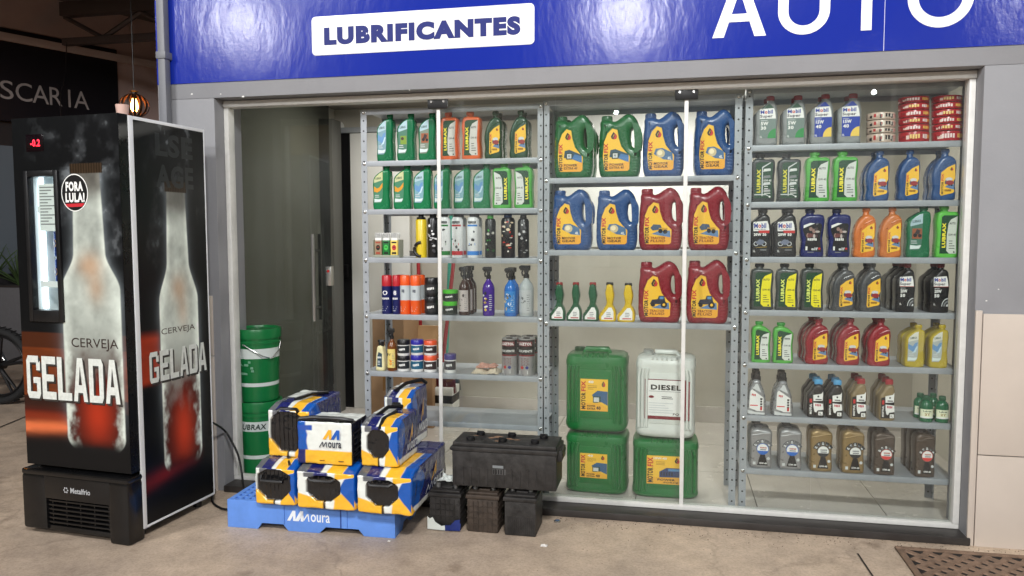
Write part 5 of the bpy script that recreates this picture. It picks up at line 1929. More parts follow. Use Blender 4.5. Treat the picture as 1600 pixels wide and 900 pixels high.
R2 = 'second shelf of the right rack'
DKG = (46, 52, 52)
LGN = (78, 166, 66)
row(RZ[1], YI, [
    (OB, 'bottle', k_lubrax, (DKG, (60, 70, 66), 'LUBRAX', (24, 26, 26), False, 0, (222, 214, 60), True), 1171, 1211, 241, .065, 'charcoal oil bottle with shiny lines, leftmost on ' + R2, 'charcoal oil bottles', []),
    (OB, 'bottle', k_lubrax, (DKG, (60, 70, 66), 'LUBRAX', (24, 26, 26), False, 0, (222, 214, 60), True), 1212, 1252, 241, .065, 'charcoal oil bottle with shiny lines beside light green, ' + R2, 'charcoal oil bottles', []),
    (OB, 'bottle', k_lubrax, (LGN, (208, 214, 208), 'LUBRAX'), 1255, 1297, 238, .065, 'light green oil bottle, left of two, ' + R2, 'light green oil bottles', []),
    (OB, 'bottle', k_lubrax, (LGN, (208, 214, 208), 'LUBRAX'), 1298, 1341, 237, .065, 'light green oil bottle beside the blue bottles, ' + R2, 'light green oil bottles', []),
    (OB, 'bottle', k_motor1, ((34, 74, 124),), 1349, 1391, 236, .07, 'blue oil bottle with yellow label, left of three, ' + R2, 'blue oil bottles', ['blue oil bottle in the row behind the left one of three']),
    (OB, 'bottle', k_motor1, ((34, 74, 124),), 1398, 1438, 235, .07, 'blue oil bottle with yellow label, middle of three, ' + R2, 'blue oil bottles', []),
    (OB, 'bottle', k_motor1, ((34, 74, 124),), 1450, 1495, 233, .07, 'blue oil bottle with yellow label at right end, ' + R2, 'blue oil bottles', ['blue oil bottle in the row behind the right end one']),
])
R3 = 'third shelf of the right rack'
BKB = (22, 23, 26)
row(RZ[2], YI, [
    (OB, 'bottle', k_mobil, (BKB, (24, 24, 26), 'moto'), 1168, 1205, 326, .065, 'black motorcycle oil bottle, leftmost on ' + R3, gM, ['black bottle in the row behind the leftmost motorcycle oil']),
    (OB, 'bottle', k_mobil, (BKB, (24, 24, 26), 'moto'), 1206, 1246, 326, .065, 'black motorcycle oil bottle beside dark blue ones, ' + R3, gM, ['black bottle in the row behind the second motorcycle oil']),
    (OB, 'bottle', k_elf, ((30, 38, 96),), 1248, 1288, 327, .065, 'dark blue oil bottle with black label, left of two', 'dark blue oil bottles', []),
    (OB, 'bottle', k_elf, ((30, 38, 96),), 1290, 1329, 327, .065, 'dark blue oil bottle with black label beside orange ones', 'dark blue oil bottles', []),
    (OB, 'bottle', k_motor1, ((206, 112, 40),), 1330, 1369, 325, .065, 'orange oil bottle with yellow label, left of two', 'orange oil bottles with yellow labels', []),
    (OB, 'bottle', k_motor1, ((196, 112, 48),), 1370.5, 1410, 324, .065, 'duller orange oil bottle with yellow label beside the green bottle', 'orange oil bottles with yellow labels', []),
    (OB, 'bottle', k_slant, ((20, 104, 66), (60, 110, 90), 'bike'), 1412, 1454, 322, .065, 'green oil bottle with orange motorcycle picture, ' + R3, gA, []),
    (OB, 'bottle', k_lubrax, ((92, 184, 70), (208, 216, 204), 'LUBRAX'), 1457, 1499, 322, .065, 'light green oil bottle at the right end of ' + R3, 'light green oil bottles', []),
])
R4 = 'right rack fourth shelf'
row(RZ[3], YI, [
    (OB, 'bottle', k_lubrax, ((66, 72, 70), (238, 226, 40), 'LUBRAX', (24, 26, 26), False, 0, (226, 236, 120)), 1171, 1209, 412, .065, 'dark grey bottle with bright yellow panel, leftmost on ' + R4, 'dark grey bottles with bright yellow panels', []),
    (OB, 'bottle', k_lubrax, ((66, 72, 70), (238, 226, 40), 'LUBRAX', (24, 26, 26), False, 0, (226, 236, 120)), 1210, 1248, 412, .065, 'dark grey bottle with bright yellow panel, middle of three', 'dark grey bottles with bright yellow panels', []),
    (OB, 'bottle', k_lubrax, ((66, 72, 70), (238, 226, 40), 'LUBRAX', (24, 26, 26), False, 0, (226, 236, 120)), 1248.5, 1287, 412, .065, 'dark grey bottle with bright yellow panel, third from left', 'dark grey bottles with bright yellow panels', []),
    (OB, 'bottle', k_motor1, ((70, 72, 74),), 1296, 1336, 411, .07, 'grey oil bottle with yellow label, left of two, ' + R4, 'grey oil bottles', ['grey oil bottle in the row behind the left grey one']),
    (OB, 'bottle', k_motor1, ((70, 72, 74),), 1339, 1378, 411, .07, 'grey oil bottle with yellow label, right of two, ' + R4, 'grey oil bottles', ['grey oil bottle in the row behind the right grey one']),
    (OB, 'bottle', k_mobil, (BKB, (130, 26, 34), 'black'), 1394, 1431, 411, .08, 'black oil bottle with red cap, left of two, ' + R4, gM, ['black bottle with red cap behind the left one of two', 'black bottle with red cap deepest behind the left one']),
    (OB, 'bottle', k_mobil, (BKB, (130, 26, 34), 'black'), 1444, 1484, 411, .08, 'black oil bottle with red cap at the right end of ' + R4, gM, ['black bottle with red cap behind the right end one']),
])
R5 = 'fifth shelf of the right rack'
row(RZ[4], YI, [
    (OB, 'bottle', k_lubrax, ((80, 168, 66), (214, 220, 212), 'LUBRAX', (40, 140, 50), False, .09), 1173, 1204.5, 502, .055, 'small light green bottle with sloping shoulder, left of two', 'small light green bottles', []),
    (OB, 'bottle', k_lubrax, ((80, 168, 66), (214, 220, 212), 'LUBRAX', (40, 140, 50), False, .09), 1206, 1240, 504, .055, 'small light green bottle with sloping shoulder, right of two', 'small light green bottles', []),
    (OB, 'bottle', k_motor1, ((140, 28, 40),), 1255, 1295, 497, .07, 'red oil bottle with yellow label, left of three', 'red oil bottles', ['red oil bottle in second row behind the left one', 'red oil bottle in third row behind the left one']),
    (OB, 'bottle', k_motor1, ((140, 28, 40),), 1304, 1344.5, 497, .07, 'red oil bottle with yellow label, middle of three', 'red oil bottles', ['red oil bottle in second row behind the middle one', 'red oil bottle in third row behind the middle one']),
    (OB, 'bottle', k_motor1, ((140, 28, 40),), 1352, 1392.5, 497, .07, 'red oil bottle with yellow label, right of three', 'red oil bottles', ['red oil bottle in second row behind the right one']),
    (OB, 'bottle', k_slant, ((176, 156, 40), (170, 180, 176), 'blue', (214, 214, 200)), 1409, 1445, 507, .07, 'olive gold oil bottle, left of two, ' + R5, 'olive gold bottles', ['olive gold bottle in the row behind the left one']),
    (OB, 'bottle', k_slant, ((176, 156, 40), (170, 180, 176), 'blue', (214, 214, 200)), 1447, 1482, 507, .07, 'olive gold oil bottle at the right end of ' + R5, 'olive gold bottles', ['olive gold bottle in the row behind the right end one']),
])
R6 = 'sixth shelf of the right rack'
gT = 'oil bottles with upright white word'
row(RZ[5], YI, [
    (OB, 'bottle', k_slim, (), 1165, 1198, 580, .06, 'silver bottle with black cap and white label, left of two', 'slim silver bottles with black caps', ['silver bottle with black cap in the row behind the left one']),
    (OB, 'bottle', k_slim, (), 1205, 1239, 582, .06, 'silver bottle with black cap and white label, right of two', 'slim silver bottles with black caps', ['silver bottle with black cap in the row behind the right one']),
    (OB, 'bottle', k_motul, ((28, 28, 30), (84, 160, 206)), 1259, 1288.5, 592, .06, 'black oil bottle with light blue cap, left of two', gT, ['black oil bottle with light blue cap in second row, left', 'black oil bottle with light blue cap in third row, left']),
    (OB, 'bottle', k_motul, ((28, 28, 30), (84, 160, 206)), 1289.5, 1318, 593, .06, 'black oil bottle with light blue cap, right of two', gT, ['black oil bottle with light blue cap in second row, right', 'black oil bottle with light blue cap in third row, right']),
    (OB, 'bottle', k_motul, ((134, 116, 82), (156, 38, 46)), 1326, 1355, 591, .06, 'golden brown oil bottle with red cap, left of two', gT, ['golden brown oil bottle with red cap in second row, left', 'golden brown oil bottle with red cap in third row, left']),
    (OB, 'bottle', k_motul, ((134, 116, 82), (156, 38, 46)), 1370, 1399, 592, .06, 'golden brown oil bottle with red cap, right of two', gT, ['golden brown oil bottle with red cap in second row, right', 'golden brown oil bottle with red cap in third row, right']),
    ('oil_flask', 'bottle', k_small, (), 1436, 1457.5, 618, .05, 'small round green bottle with cream label, front left of the cluster', 'small round green bottles', []),
    ('oil_flask', 'bottle', k_small, (), 1461, 1482, 619, .05, 'small round green bottle with cream label, front right of the cluster', 'small round green bottles', []),
])
row(RZ[5], YI + .07, [
    ('oil_flask', 'bottle', k_small, (), 1427, 1447, 614, .05, 'small round green bottle, back left of the cluster', 'small round green bottles', []),
    ('oil_flask', 'bottle', k_small, (), 1447.5, 1467, 614, .05, 'small round green bottle, back middle of the cluster', 'small round green bottles', []),
])
R7 = 'bottom shelf of the right rack'
gR = 'oil bottles with round white emblem'
S1, GD, BR = (150, 150, 150), (150, 126, 84), (84, 72, 62)
row(RZ[6], YI, [
    (OB, 'bottle', k_total, (S1, (60, 62, 64), (30, 100, 190), (96, 98, 100)), 1170, 1207, 662, .07, 'silver bottle with blue and white disc, leftmost on bottom shelf', gR, ['silver bottle in the row behind the leftmost bottom shelf bottle']),
    (OB, 'bottle', k_total, (S1, (60, 62, 64), (30, 100, 190), (96, 98, 100)), 1215, 1253.5, 663, .07, 'silver bottle with blue and white disc beside the gold ones', gR, ['silver bottle in the row behind the second bottom shelf bottle']),
    (OB, 'bottle', k_total, (GD, (80, 62, 44), (40, 44, 48), (40, 44, 48)), 1262, 1301, 664, .07, 'gold bottle with black and white disc, left of two', gR, ['gold bottle in the row behind the left gold one']),
    (OB, 'bottle', k_total, (GD, (80, 62, 44), (40, 44, 48), (40, 44, 48)), 1311, 1351, 665, .07, 'gold bottle with black and white disc, right of two', gR, ['gold bottle in the row behind the right gold one']),
    (OB, 'bottle', k_total, (BR, (50, 44, 40), (216, 60, 56), (66, 58, 52)), 1361, 1399.5, 668, .07, 'brown bottle with red and white disc, left of two', gR, ['brown bottle in the row behind the left brown one']),
    (OB, 'bottle', k_total, (BR, (50, 44, 40), (216, 60, 56), (66, 58, 52)), 1423, 1462, 669, .07, 'brown bottle with red and white disc at the right end', gR, ['brown bottle in the row behind the right end one', 'brown bottle in the third row behind the right end one']),
])

# ------------------------------------------------------------------ drinks fridge
FR = empty('drinks_fridge', (-2.201, -.783, 0), R_(-5.0), 'tall black upright beer fridge with frosty bottle artwork and white trim', 'fridge')
FW, FD, FZ0, FZ1 = .562, .515, .30, 1.795
BF = mat('black_enamel', (13, 14, 15), .28, var=.15, vscale=6, spec=.3)
WTRIM = mat('white_trim', (226, 228, 230), .35)
ARTM = vcol_mat('printed_film', .30)
ARTM.node_tree.nodes['Principled BSDF'].inputs['Specular IOR Level'].default_value = .22


def fz(py, px=110):
    return aty(px, py, -.76)[2]


wx0, wx1, wz0, wz1 = -FW + .062, -FW + .245, fz(503, 70), fz(266, 70)   # window bezel
gx0, gx1, gz0, gz1 = wx0 + .022, wx1 - .022, wz0 + .05, wz1 - .025      # glass


def beer_art(nu, nv, cx, hb, hn, vcap, vsh0, vsh1, vbot, seed, wood, light_gain=1.0):
    """printed picture: frosted bottle on black with smoke and glowing wood"""
    u = np.linspace(0, 1, nu)[None, :].repeat(nv, 0)
    v = np.linspace(0, 1, nv)[:, None].repeat(nu, 1)
    n1 = fbm(nu, nv, 7, 18, 5, seed)
    n2 = fbm(nu, nv, 14, 34, 4, seed + 1)
    n3 = fbm(nu, nv, 3, 60, 4, seed + 2)
    col = np.ones((nv, nu, 3)) * lin((13, 14, 16))
    # smoke
    d = np.abs(u - cx)
    smoke = np.clip(1 - d / (hn * 2.8), 0, 1) * sstep(vsh1 - .1, vsh0 + .1, v) * sstep(1.05, .86, v) * sstep(.45, .75, n1)
    col = mixc(col, (120, 124, 128), smoke * .32)
    # wood behind
    if wood:
        a = sstep(.20, .207, v) * sstep(.350, .343, v)
        col = mixc(col, (120, 56, 22), a * (.45 + .6 * n3))
        a = sstep(.345, .35, v) * sstep(.392, .388, v)
        col = mixc(col, (74, 36, 18), a * .85)
        a = sstep(.165, .17, v) * sstep(.205, .20, v)
        col = mixc(col, (60, 30, 20), a * .6)
        a = np.exp(-((v - .112 - .02 * u) / .020) ** 2) * sstep(.55, .38, u)
        col = mixc(col, (214, 110, 66), np.clip(a * (.5 + n3), 0, 1))
        a = np.exp(-((v - .145) / .018) ** 2) * sstep(.6, .3, u)
        col = mixc(col, (130, 44, 20), a * .8)
    else:
        a = sstep(.34, .36, v) * sstep(.49, .46, v) * sstep(.32, .2, u)
        col = mixc(col, (160, 52, 26), a * (.6 + .6 * n3))
        a = np.exp(-((v - .10 - .04 * u) / .02) ** 2) * sstep(.9, .7, u)
        col = mixc(col, (120, 30, 30), a * (.3 + .7 * n3))
    # bottle outline half width
    hw = np.where(v > vsh0, hn * (1 - .18 * np.clip((v - vsh0) / (vcap - vsh0), 0, 1)), 0)
    t = sstep(vsh0, vsh1, v)
    hw = np.where(v > vsh0, hw, hn + (hb - hn) * t)
    hw = hw * np.sqrt(np.clip(1 - np.clip((vbot + .035 - v) / .035, 0, 1) ** 2 * .35, 0, 1))
    inside = sstep(0.0, .012, hw - d) * sstep(vbot - .005, vbot + .02, v) * (v < vcap)
    glow = np.exp(-np.clip(d - hw, 0, 1) / .035) * (v < vcap) * sstep(vbot - .02, vbot + .25, v)
    col = mixc(col, (150, 160, 166), glow * .30 * (.5 + n1))
    frost = light_gain * lin((184, 191, 182)) * (.58 + .62 * n1[..., None]) * (.78 + .44 * n2[..., None])
    edge = np.clip(d / np.maximum(hw, .01), 0, 1)
    frost = frost * (.82 + .5 * sstep(.55, 1, edge)[..., None])
    off = vbot - .06
    beer = sstep(.42, .22, v - off - .16 * (n1 - .5) - .06 * (n2 - .5)) * sstep(1.0, .62, edge + .6 * (n2 - .5))
    core = np.exp(-(((u - cx - .02) / .14) ** 2 + ((v - off - .16) / .08) ** 2))
    bcol = light_gain * lin((60, 22, 17)) * (1 - core[..., None]) + light_gain * lin((166, 48, 24)) * core[..., None]
    body = frost * (1 - beer[..., None]) + bcol * beer[..., None]
    amber = np.exp(-(((u - cx) / .11) ** 2 + ((v - .585) / .035) ** 2)) + .7 * np.exp(-(((u - cx - .05) / .08) ** 2 + ((v - .52) / .04) ** 2))
    body = body * (1 - .5 * np.clip(amber, 0, 1)[..., None]) + lin((196, 140, 88)) * .5 * np.clip(amber, 0, 1)[..., None]
    dark = sstep(vbot + .06, vbot, v + .03 * n1)
    body = body * (1 - .85 * dark[..., None])
    top = sstep(vcap - .115, vcap - .045, v + .03 * (n1 - .5))
    body = body * (1 - .8 * top[..., None]) + lin((66, 52, 44)) * .5 * top[..., None] * (.5 + n2[..., None])
    col = col * (1 - inside[..., None]) + body * inside[..., None]
    capm = ((d < hn * .98) & (v > vcap - .022) & (v < vcap + .006)).astype(float)
    ser = (np.sin(u * 260) * .5 + .5)
    col = col * (1 - capm[..., None]) + (lin((62, 48, 34))[None, None] * (.25 + .9 * ser[..., None] * (.4 + n2[..., None]))) * capm[..., None]
    # wisps
    wis = sstep(.66, .74, n1) * np.exp(-np.clip(d - hw, 0, 1) / .12) * sstep(.5, .6, v)
    col = mixc(col, (150, 156, 160), np.clip(wis * .35, 0, 1) * (1 - inside))
    return np.clip(col, 0, 1)


def art_grid(nu, nv, cols, P, hole=None):
    q = MB()
    u = np.linspace(0, 1, nu)
    v = np.linspace(0, 1, nv)
    vs = [P(a, b) for b in v for a in u]
    fs = []
    for j in range(nv - 1):
        for i in range(nu - 1):
            if hole and hole((u[i] + u[i + 1]) / 2, (v[j] + v[j + 1]) / 2):
                continue
            a = j * nu + i
            fs.append((a, a + 1, a + nu + 1, a + nu))
    q.add(vs, fs, ARTM)
    q.cols = cols.reshape(-1, 3)
    return q


# block capitals of the artwork, each in a unit box
def bl_G():
    return [[(0, .12), (.12, 0), (.26, 0), (.26, 1), (.12, 1), (0, .88)], [(.26, .84), (.88, .84), (.88, 1), (.26, 1)], [(.26, 0), (.88, 0), (.74, .16), (.26, .16)], [(.88, .84), (1, .88), (1, .66), (.72, .66), (.72, .84)], [(.72, .16), (.88, 0), (1, .12), (1, .5), (.72, .5)], [(.48, .36), (.72, .36), (.72, .5), (.48, .5)]]


def bl_E():
    return [[(0, 0), (.32, 0), (.32, 1), (0, 1)], [(.32, .82), (1, .82), (1, 1), (.32, 1)], [(.32, .42), (.86, .42), (.86, .58), (.32, .58)], [(.32, 0), (1, 0), (1, .18), (.32, .18)]]


def bl_L():
    return [[(0, 0), (.34, 0), (.34, 1), (0, 1)], [(.34, 0), (1, 0), (1, .18), (.34, .18)]]


def bl_A():
    return [[(0, 0), (.28, 0), (.5, .82), (.5, 1), (.32, 1)], [(1, 0), (.72, 0), (.5, .82), (.5, 1), (.68, 1)], [(.33, .2), (.67, .2), (.62, .38), (.38, .38)]]


def bl_D():
    return [[(0, 0), (.30, 0), (.30, 1), (0, 1)], [(.30, .84), (.70, .84), (.88, 1), (.30, 1)], [(.30, 0), (.88, 0), (.70, .16), (.30, .16)], [(.70, .16), (.88, 0), (1, .12), (1, .88), (.88, 1), (.70, .84)]]


BLK = {'G': bl_G, 'E': bl_E, 'L': bl_L, 'A': bl_A, 'D': bl_D}


def gelada(q, x0, x1, z0, z1, y):
    n = len('GELADA')
    wv = (x1 - x0) / n
    sh = ink((22, 16, 14))
    fc = mat('art_letter', (214, 218, 212), .36, var=.12, vscale=60)
    for dx, dz, yy, m_ in ((.010, -.010, y, sh), (.006, -.006, y - .0004, ink((96, 92, 88))), (.0045, -.0045, y - .0007, sh), (0, 0, y - .0012, fc)):
        for i, ch in enumerate('GELADA'):
            a = x0 + wv * i + wv * .05
            b = x0 + wv * (i + 1) - wv * .06
            for p in BLK[ch]():
                q.poly([(a + (b - a) * px + dx, z0 + (z1 - z0) * pz + dz) for px, pz in p], yy, m_)


# cabinet shell
q = MB()
q.box(-FW, -FW + .03, .062, FD, .05, FZ1 - .003, BF, .003)
q.box(-.03, -.0005, .062, FD, .05, FZ1 - .003, BF, .003)
q.box(-FW + .031, -.031, FD - .03, FD - .001, .05, FZ1 - .004, BF)
q.box(-FW + .031, -.031, .064, FD - .031, FZ1 - .05, FZ1 - .004, BF)
q.box(-FW + .031, -.031, .064, FD - .031, .05, .30, BF)
q.build('cabinet', FR)
q = MB()
WHL = mat('fridge_liner', (226, 232, 232), .4)
q.box(wx0 + .004, gx0 - .004, .020, .30, gz0 - .03, gz1 + .03, WHL)
q.box(gx1 + .004, wx1 + .10, .090, .30, gz0 - .03, gz1 + .03, WHL)
q.box(wx0 + .004, wx1 + .10, .301, .31, gz0 - .03, gz1 + .03, WHL)
for z in (gz0 - .036, gz1 + .031):
    q.box(wx0 + .004, wx1 + .10, .064, .31, z, z + .005, WHL)
q.build('liner', FR)
q = MB()
q.box(gx0 - .002, gx0 + .010, .05, .06, gz0, gz1, mat('fridge_led', (255, 255, 255), .4, emit=(226, 244, 255), estr=5))
q.box(gx0 + .02, gx1 + .0, .24, .255, gz1 + .012, gz1 + .024, mat('fridge_led', (255, 255, 255), .4, emit=(226, 244, 255), estr=5))
q.build('light_tube', FR)
WIRE = mat('white_wire', (220, 226, 226), .35)
q = MB()
for z in (gz0 + .10, gz0 + .42):
    for k in range(9):
        q.tube([(gx0 + .012, .032 + k * .031, z), (wx1 + .012, .032 + k * .031, z)], .0022, WIRE, 6)
    q.tube([(gx0 + .012, .028, z), (wx1 + .012, .028, z)], .004, WIRE, 6)
    q.box(gx0 + .012, wx1 - .004, .0225, .0245, z - .004, z + .022, WIRE)
q.build('wire_shelf', FR)
# door
q = MB()
for (a, b, c, d) in ((-FW, wx0, FZ0, FZ1), (wx1, -.002, FZ0, FZ1), (wx0, wx1, FZ0, wz0), (wx0, wx1, wz1, FZ1)):
    q.box(a, b, .0, .05, c, d, BF, .0)
dor = q.build('door', FR)
nu, nv = 150, 400
ca = beer_art(nu, nv, .69, .28, .155, .862, .62, .515, .06, 31, True)
q = art_grid(nu, nv, ca, lambda a, b: (-FW + .002 + a * (FW - .005), -.0012, FZ0 + .002 + b * (FZ1 - FZ0 - .004)),
             lambda a, b: wx0 + .004 < -FW + a * FW < wx1 - .004 and wz0 + .004 < FZ0 + b * (FZ1 - FZ0) < wz1 - .004)
gelada(q, -FW + .019, -.036, fz(624, 60), fz(557, 60), -.002)
q.text('CERVEJA', -.165, fz(538, 145), .245, fz(528, 145) - fz(547, 145), -.002, ink((52, 40, 36)), 0, .0, 0, 4)
q.build('printed_art', dor)
q = MB()
q.box(wx0, gx0, -.012, .02, wz0, wz1, BLKP, .004)
q.box(gx1, wx1, -.012, .02, wz0, wz1, BLKP, .004)
q.box(gx0 + .0005, gx1 - .0005, -.0115, .02, wz0, gz0, BLKP, .003)
q.box(gx0 + .0005, gx1 - .0005, -.0115, .02, gz1, wz1, BLKP, .003)
wf = q.build('window_frame', dor)
q = MB()
q.box(gx0, gx1, .004, .009, gz0, gz1, G_CLEAR)
q.build('window_pane', dor)
q = MB()
pz = gz1 - .03
q.rect(gx0 + .03, gx1 - .014, pz - .20, pz, .0145, ink((214, 222, 220)))
for k in range(13):
    q.rect(gx0 + .036, gx1 - .02 - .02 * (k % 3), pz - .017 - k * .013, pz - .012 - k * .013, .0141, MGREY)
q.build('price_list', dor)
# red temperature display
q = MB()
q.box(-FW + .078, -FW + .170, -.0035, -.0015, fz(236, 60), fz(209, 60), mat('display_glass', (18, 8, 12), .15), .001)
led = mat('red_digits', (60, 0, 0), .4, emit=(255, 40, 60), estr=4)
zc = (fz(236, 60) + fz(209, 60)) / 2
q.text('-0.2', -FW + .128, zc, .052, .030, -.0042, led, 0, .02)
q.build('temperature_display', dor)
# sticker
q = MB()
sx, sz = -FW + .325, fz(301, 131)
q.disc(sx, sz, .070, -.0024, WHITE, 40, .078)
q.disc(sx, sz, .066, -.0028, ink((16, 15, 17)), 40, .074)
q.text('FORA', sx, sz + .026, .090, .040, -.0032, WHITE, 0, .05, 0, 3)
q.text('LULA!', sx + .002, sz - .020, .100, .040, -.0032, WHITE, 0, .05, 0, 3)
q.poly([(sx - .05, sz - .046), (sx + .05, sz - .044), (sx + .038, sz - .058), (sx - .04, sz - .060)], -.0032, ink((190, 40, 50)))
tag(q.build('sticker', dor), 'round black sticker with white capitals')
# plinth with grille
PL = mat('black_gloss_plastic', (14, 14, 15), .22, var=.1)
q = MB()
q.box(-FW - .004, .004, -.030, .06, .262, .288, PL, .010)
q.box(-FW - .004, -FW + .13, -.030, .06, .022, .266, PL, .014)
q.box(-.10, .004, -.030, .06, .0, .266, PL, .014)
q.box(-FW + .12, -.09, -.0295, .05, .165, .266, PL, .006)
q.box(-FW + .12, -.09, -.020, .05, .022, .045, PL, .004)
pln = q.build('plinth', FR)
q = MB()
q.box(-FW + .125, -.095, .02, .03, .05, .165, BLACK)
for k in range(6):
    q.box(-FW + .126, -.096, -.022, .012, .055 + k * .019, .064 + k * .019, PL, .003)
for k in range(5):
    x = -FW + .15 + k * .075
    q.box(x, x + .005, -.018, .01, .05, .163, PL)
q.build('grille', pln)
q = MB()
q.text('Metalfrio', -.245, .212, .105, .024, -.0302, ink((186, 188, 190)), 0, .015, 0, 3)
for k in range(6):
    a = R_(60 * k)
    q.disc(-.322 + .010 * math.cos(a), .211 + .010 * math.sin(a), .0036, -.0302, ink((186, 188, 190)), 8)
q.build('badge', pln)
# side panel
mz = Matrix.Rotation(R_(90), 4, 'Z')
cs = beer_art(130, 400, .55, .29, .165, .855, .655, .55, .11, 51, False, 1.55)  # side print painted brighter to offset the weaker light there
SX0, SX1, SZ0, SZ1 = .075, FD - .006, .055, FZ1 - .018
q = art_grid(130, 400, cs, lambda a, b: (.0012, SX0 + a * (SX1 - SX0), SZ0 + b * (SZ1 - SZ0)))
n0 = len(q.v)
gelada(q, SX0 + .040, SX1 - .022, .66, .795, -.002)
q.text('CERVEJA', (SX0 + SX1) / 2 + .012, .872, .215, .034, -.002, ink((70, 56, 50)), 0, 0, 0, 4)
gh = ink((25, 27, 30))
for k, t in enumerate(('LSE', 'AGE')):
    q.text(t, .315, SZ1 - .085 - .135 * k, .235, .10, -.0014, gh, 0, .04, 0, 3)
q.xf(n0, mz)
q.build('side_art', FR)
q = MB()
q.box(-.006, .003, .050, .0745, .045, FZ1 - .002, WTRIM, .002)
q.box(-.006, .003, FD - .006, FD + .001, .045, FZ1 - .002, WTRIM, .002)
q.box(-.0055, .0028, .075, FD - .0065, FZ1 - .0165, FZ1 - .0025, WTRIM, .001)
q.box(-.0055, .0028, .075, FD - .0065, .045, .0545, WTRIM, .001)
q.build('trim', FR)
q = MB()
q.box(-.022, -.004, .006, .0495, FZ0 + .01, FZ1 - .01, mat('door_gasket', (196, 200, 204), .6), .003)
q.build('gasket', FR)
for x, y in ((-.05, .09), (-.05, FD - .06), (-FW + .05, .09), (-FW + .05, FD - .06)):
    q = MB()
    q.cyl(x, y, 0, .05, .02, BLKP, 14, .003)
    q.box(x - .03, x + .04, y - .02, y + .02, .034, .0495, STEEL, .003)
    q.build('foot', FR)

# blue cans inside the fridge
mxf = FR.matrix_basis if False else (Matrix.Translation(FR.location) @ Matrix.Rotation(R_(-5.0), 4, 'Z'))


def k_can(W, H, D):
    r = W / 2
    q = MB()
    cm = mat('blue_can', (24, 56, 130), .25, .4)
    q.loft([(0, 0, 0, r * .8, r * .8, 2), (.05 * H, 0, 0, r, r, 2), (.90 * H, 0, 0, r, r, 2), (.98 * H, 0, 0, r * .82, r * .82, 2)], cm, 24)
    t = MB()
    t.loft([(.975 * H, 0, 0, r * .84, r * .84, 2), (H, 0, 0, r * .84, r * .84, 2)], CHROME, 24)
    n_ = MB()
    n_.disc(0, .5 * H, r * .55, -.0008, ink((200, 160, 110)), 18)
    n_.disc(0, .5 * H, r * .42, -.0012, NAVY, 18)
    n_.text('B', 0, .5 * H, r * .4, r * .5, -.0016, WHITE, 0, .03)
    n_.wrap(0, r)
    return [('can', q), ('lid', t), ('label', n_)]


ci = 0
for z, rowz in ((gz0 + .103, 'lower'), (gz0 + .2245, 'middle'), (gz0 + .423, 'upper')):
    for k in range(2 if rowz != 'upper' else 1):
        p = mxf @ Vector((gx1 - .046 - .0 * k, .064 + k * .066, z))
        put('drink_can', 'can', k_can, (), .062, .12, .062, p, R_(-30), 'blue drink can %s on the %s layer inside the lit fridge window' % (('against the glass', 'in second row')[k], rowz), 'cans inside the fridge')

# cup on the fridge roof
p = mxf @ Vector((-.035, .06, FZ1))
q = MB()
q.loft([(0, 0, 0, .022, .022, 2), (.042, 0, 0, .027, .027, 2), (.042, 0, 0, .025, .025, 2), (.003, 0, 0, .020, .020, 2)], mat('pale_cup', (206, 172, 160), .5), 20)
tag(q.build('plastic_cup', None, p), 'small pale pink plastic cup on top of the black fridge', 'cup')
# power lead
q = MB()
pts = [mxf @ Vector((-.02, FD + .01, .40))]
for px, py in ((350, 672), (362, 690), (374, 718), (380, 738)):
    a = aty(px, py, -.13)
    pts.append(Vector(a))
pts[-1].z = .012
for px, py in ((372, 744), (356, 748), (340, 756), (332, 782), (345, 794), (358, 796)):
    a = atz(px, py, .008)
    pts.append(Vector(a))
P2 = []
for i in range(len(pts) - 1):
    p0, p1, p2, p3 = pts[max(i - 1, 0)], pts[i], pts[i + 1], pts[min(i + 2, len(pts) - 1)]
    for k in range(6):
        t = k / 6
        P2.append(.5 * ((2 * p1) + (p2 - p0) * t + (2 * p0 - 5 * p1 + 4 * p2 - p3) * t * t + (3 * p1 - p0 - 3 * p2 + p3) * t ** 3))
for v_ in P2:
    v_.z = max(v_.z, .007)
q.tube(P2, .0055, BLKP, 8)
tag(q.build('power_cable'), 'black power cable running from the fridge down to the floor by the pallet', 'cable')

# ------------------------------------------------------------------ blue pallet
PB = mat('blue_pallet_plastic', (96, 142, 220), .45, var=.10, vscale=10)
pal = empty('plastic_pallet', (-1.532, -.522, 0), R_(1.5), 'blue plastic pallet under the wrapped car batteries', 'pallet')
PW, PD, PH = .39, .50, .125
q = MB()
q.shape([[(-PW, 0), (-PW + .145, 0), (-PW + .165, .028), (-.125, .028), (-.10, 0), (.045, 0), (.075, .028), (PW - .165, .028), (PW - .14, 0), (PW, 0), (PW, PH), (-PW, PH)]], .016, .002, PB, y0=.008, smooth=False)
for x in (-PW + .243, PW - .245):
    q.box(x - .0035, x + .0035, -.0012, .002, .03, PH - .003, mat('pallet_seam', (40, 70, 140), .6))
    q.box(x + (.008 if x > 0 else -.0) - .004, x + .03, -.004, .001, .03, PH - .002, PB, .001)
q.build('front_skirt', pal)
for sx in (-1, 1):
    q = MB()
    q.shape([[(.017, 0), (.10, 0), (.12, .028), (.20, .028), (.22, 0), (.29, 0), (.31, .028), (.39, .028), (.41, 0), (PD - .001, 0), (PD - .001, PH), (.017, PH)]], .016, .002, PB, smooth=False)
    q.xf(0, Matrix.Translation((sx * (PW - .0085), 0, 0)) @ Matrix.Rotation(R_(90), 4, 'Z'))
    q.build('side_skirt', pal)
q = MB()
q.box(-PW + .017, PW - .017, PD - .016, PD - .001, .0, PH - .001, PB, .002)
q.build('back_skirt', pal)
q = MB()
nx, ny = 22, 13
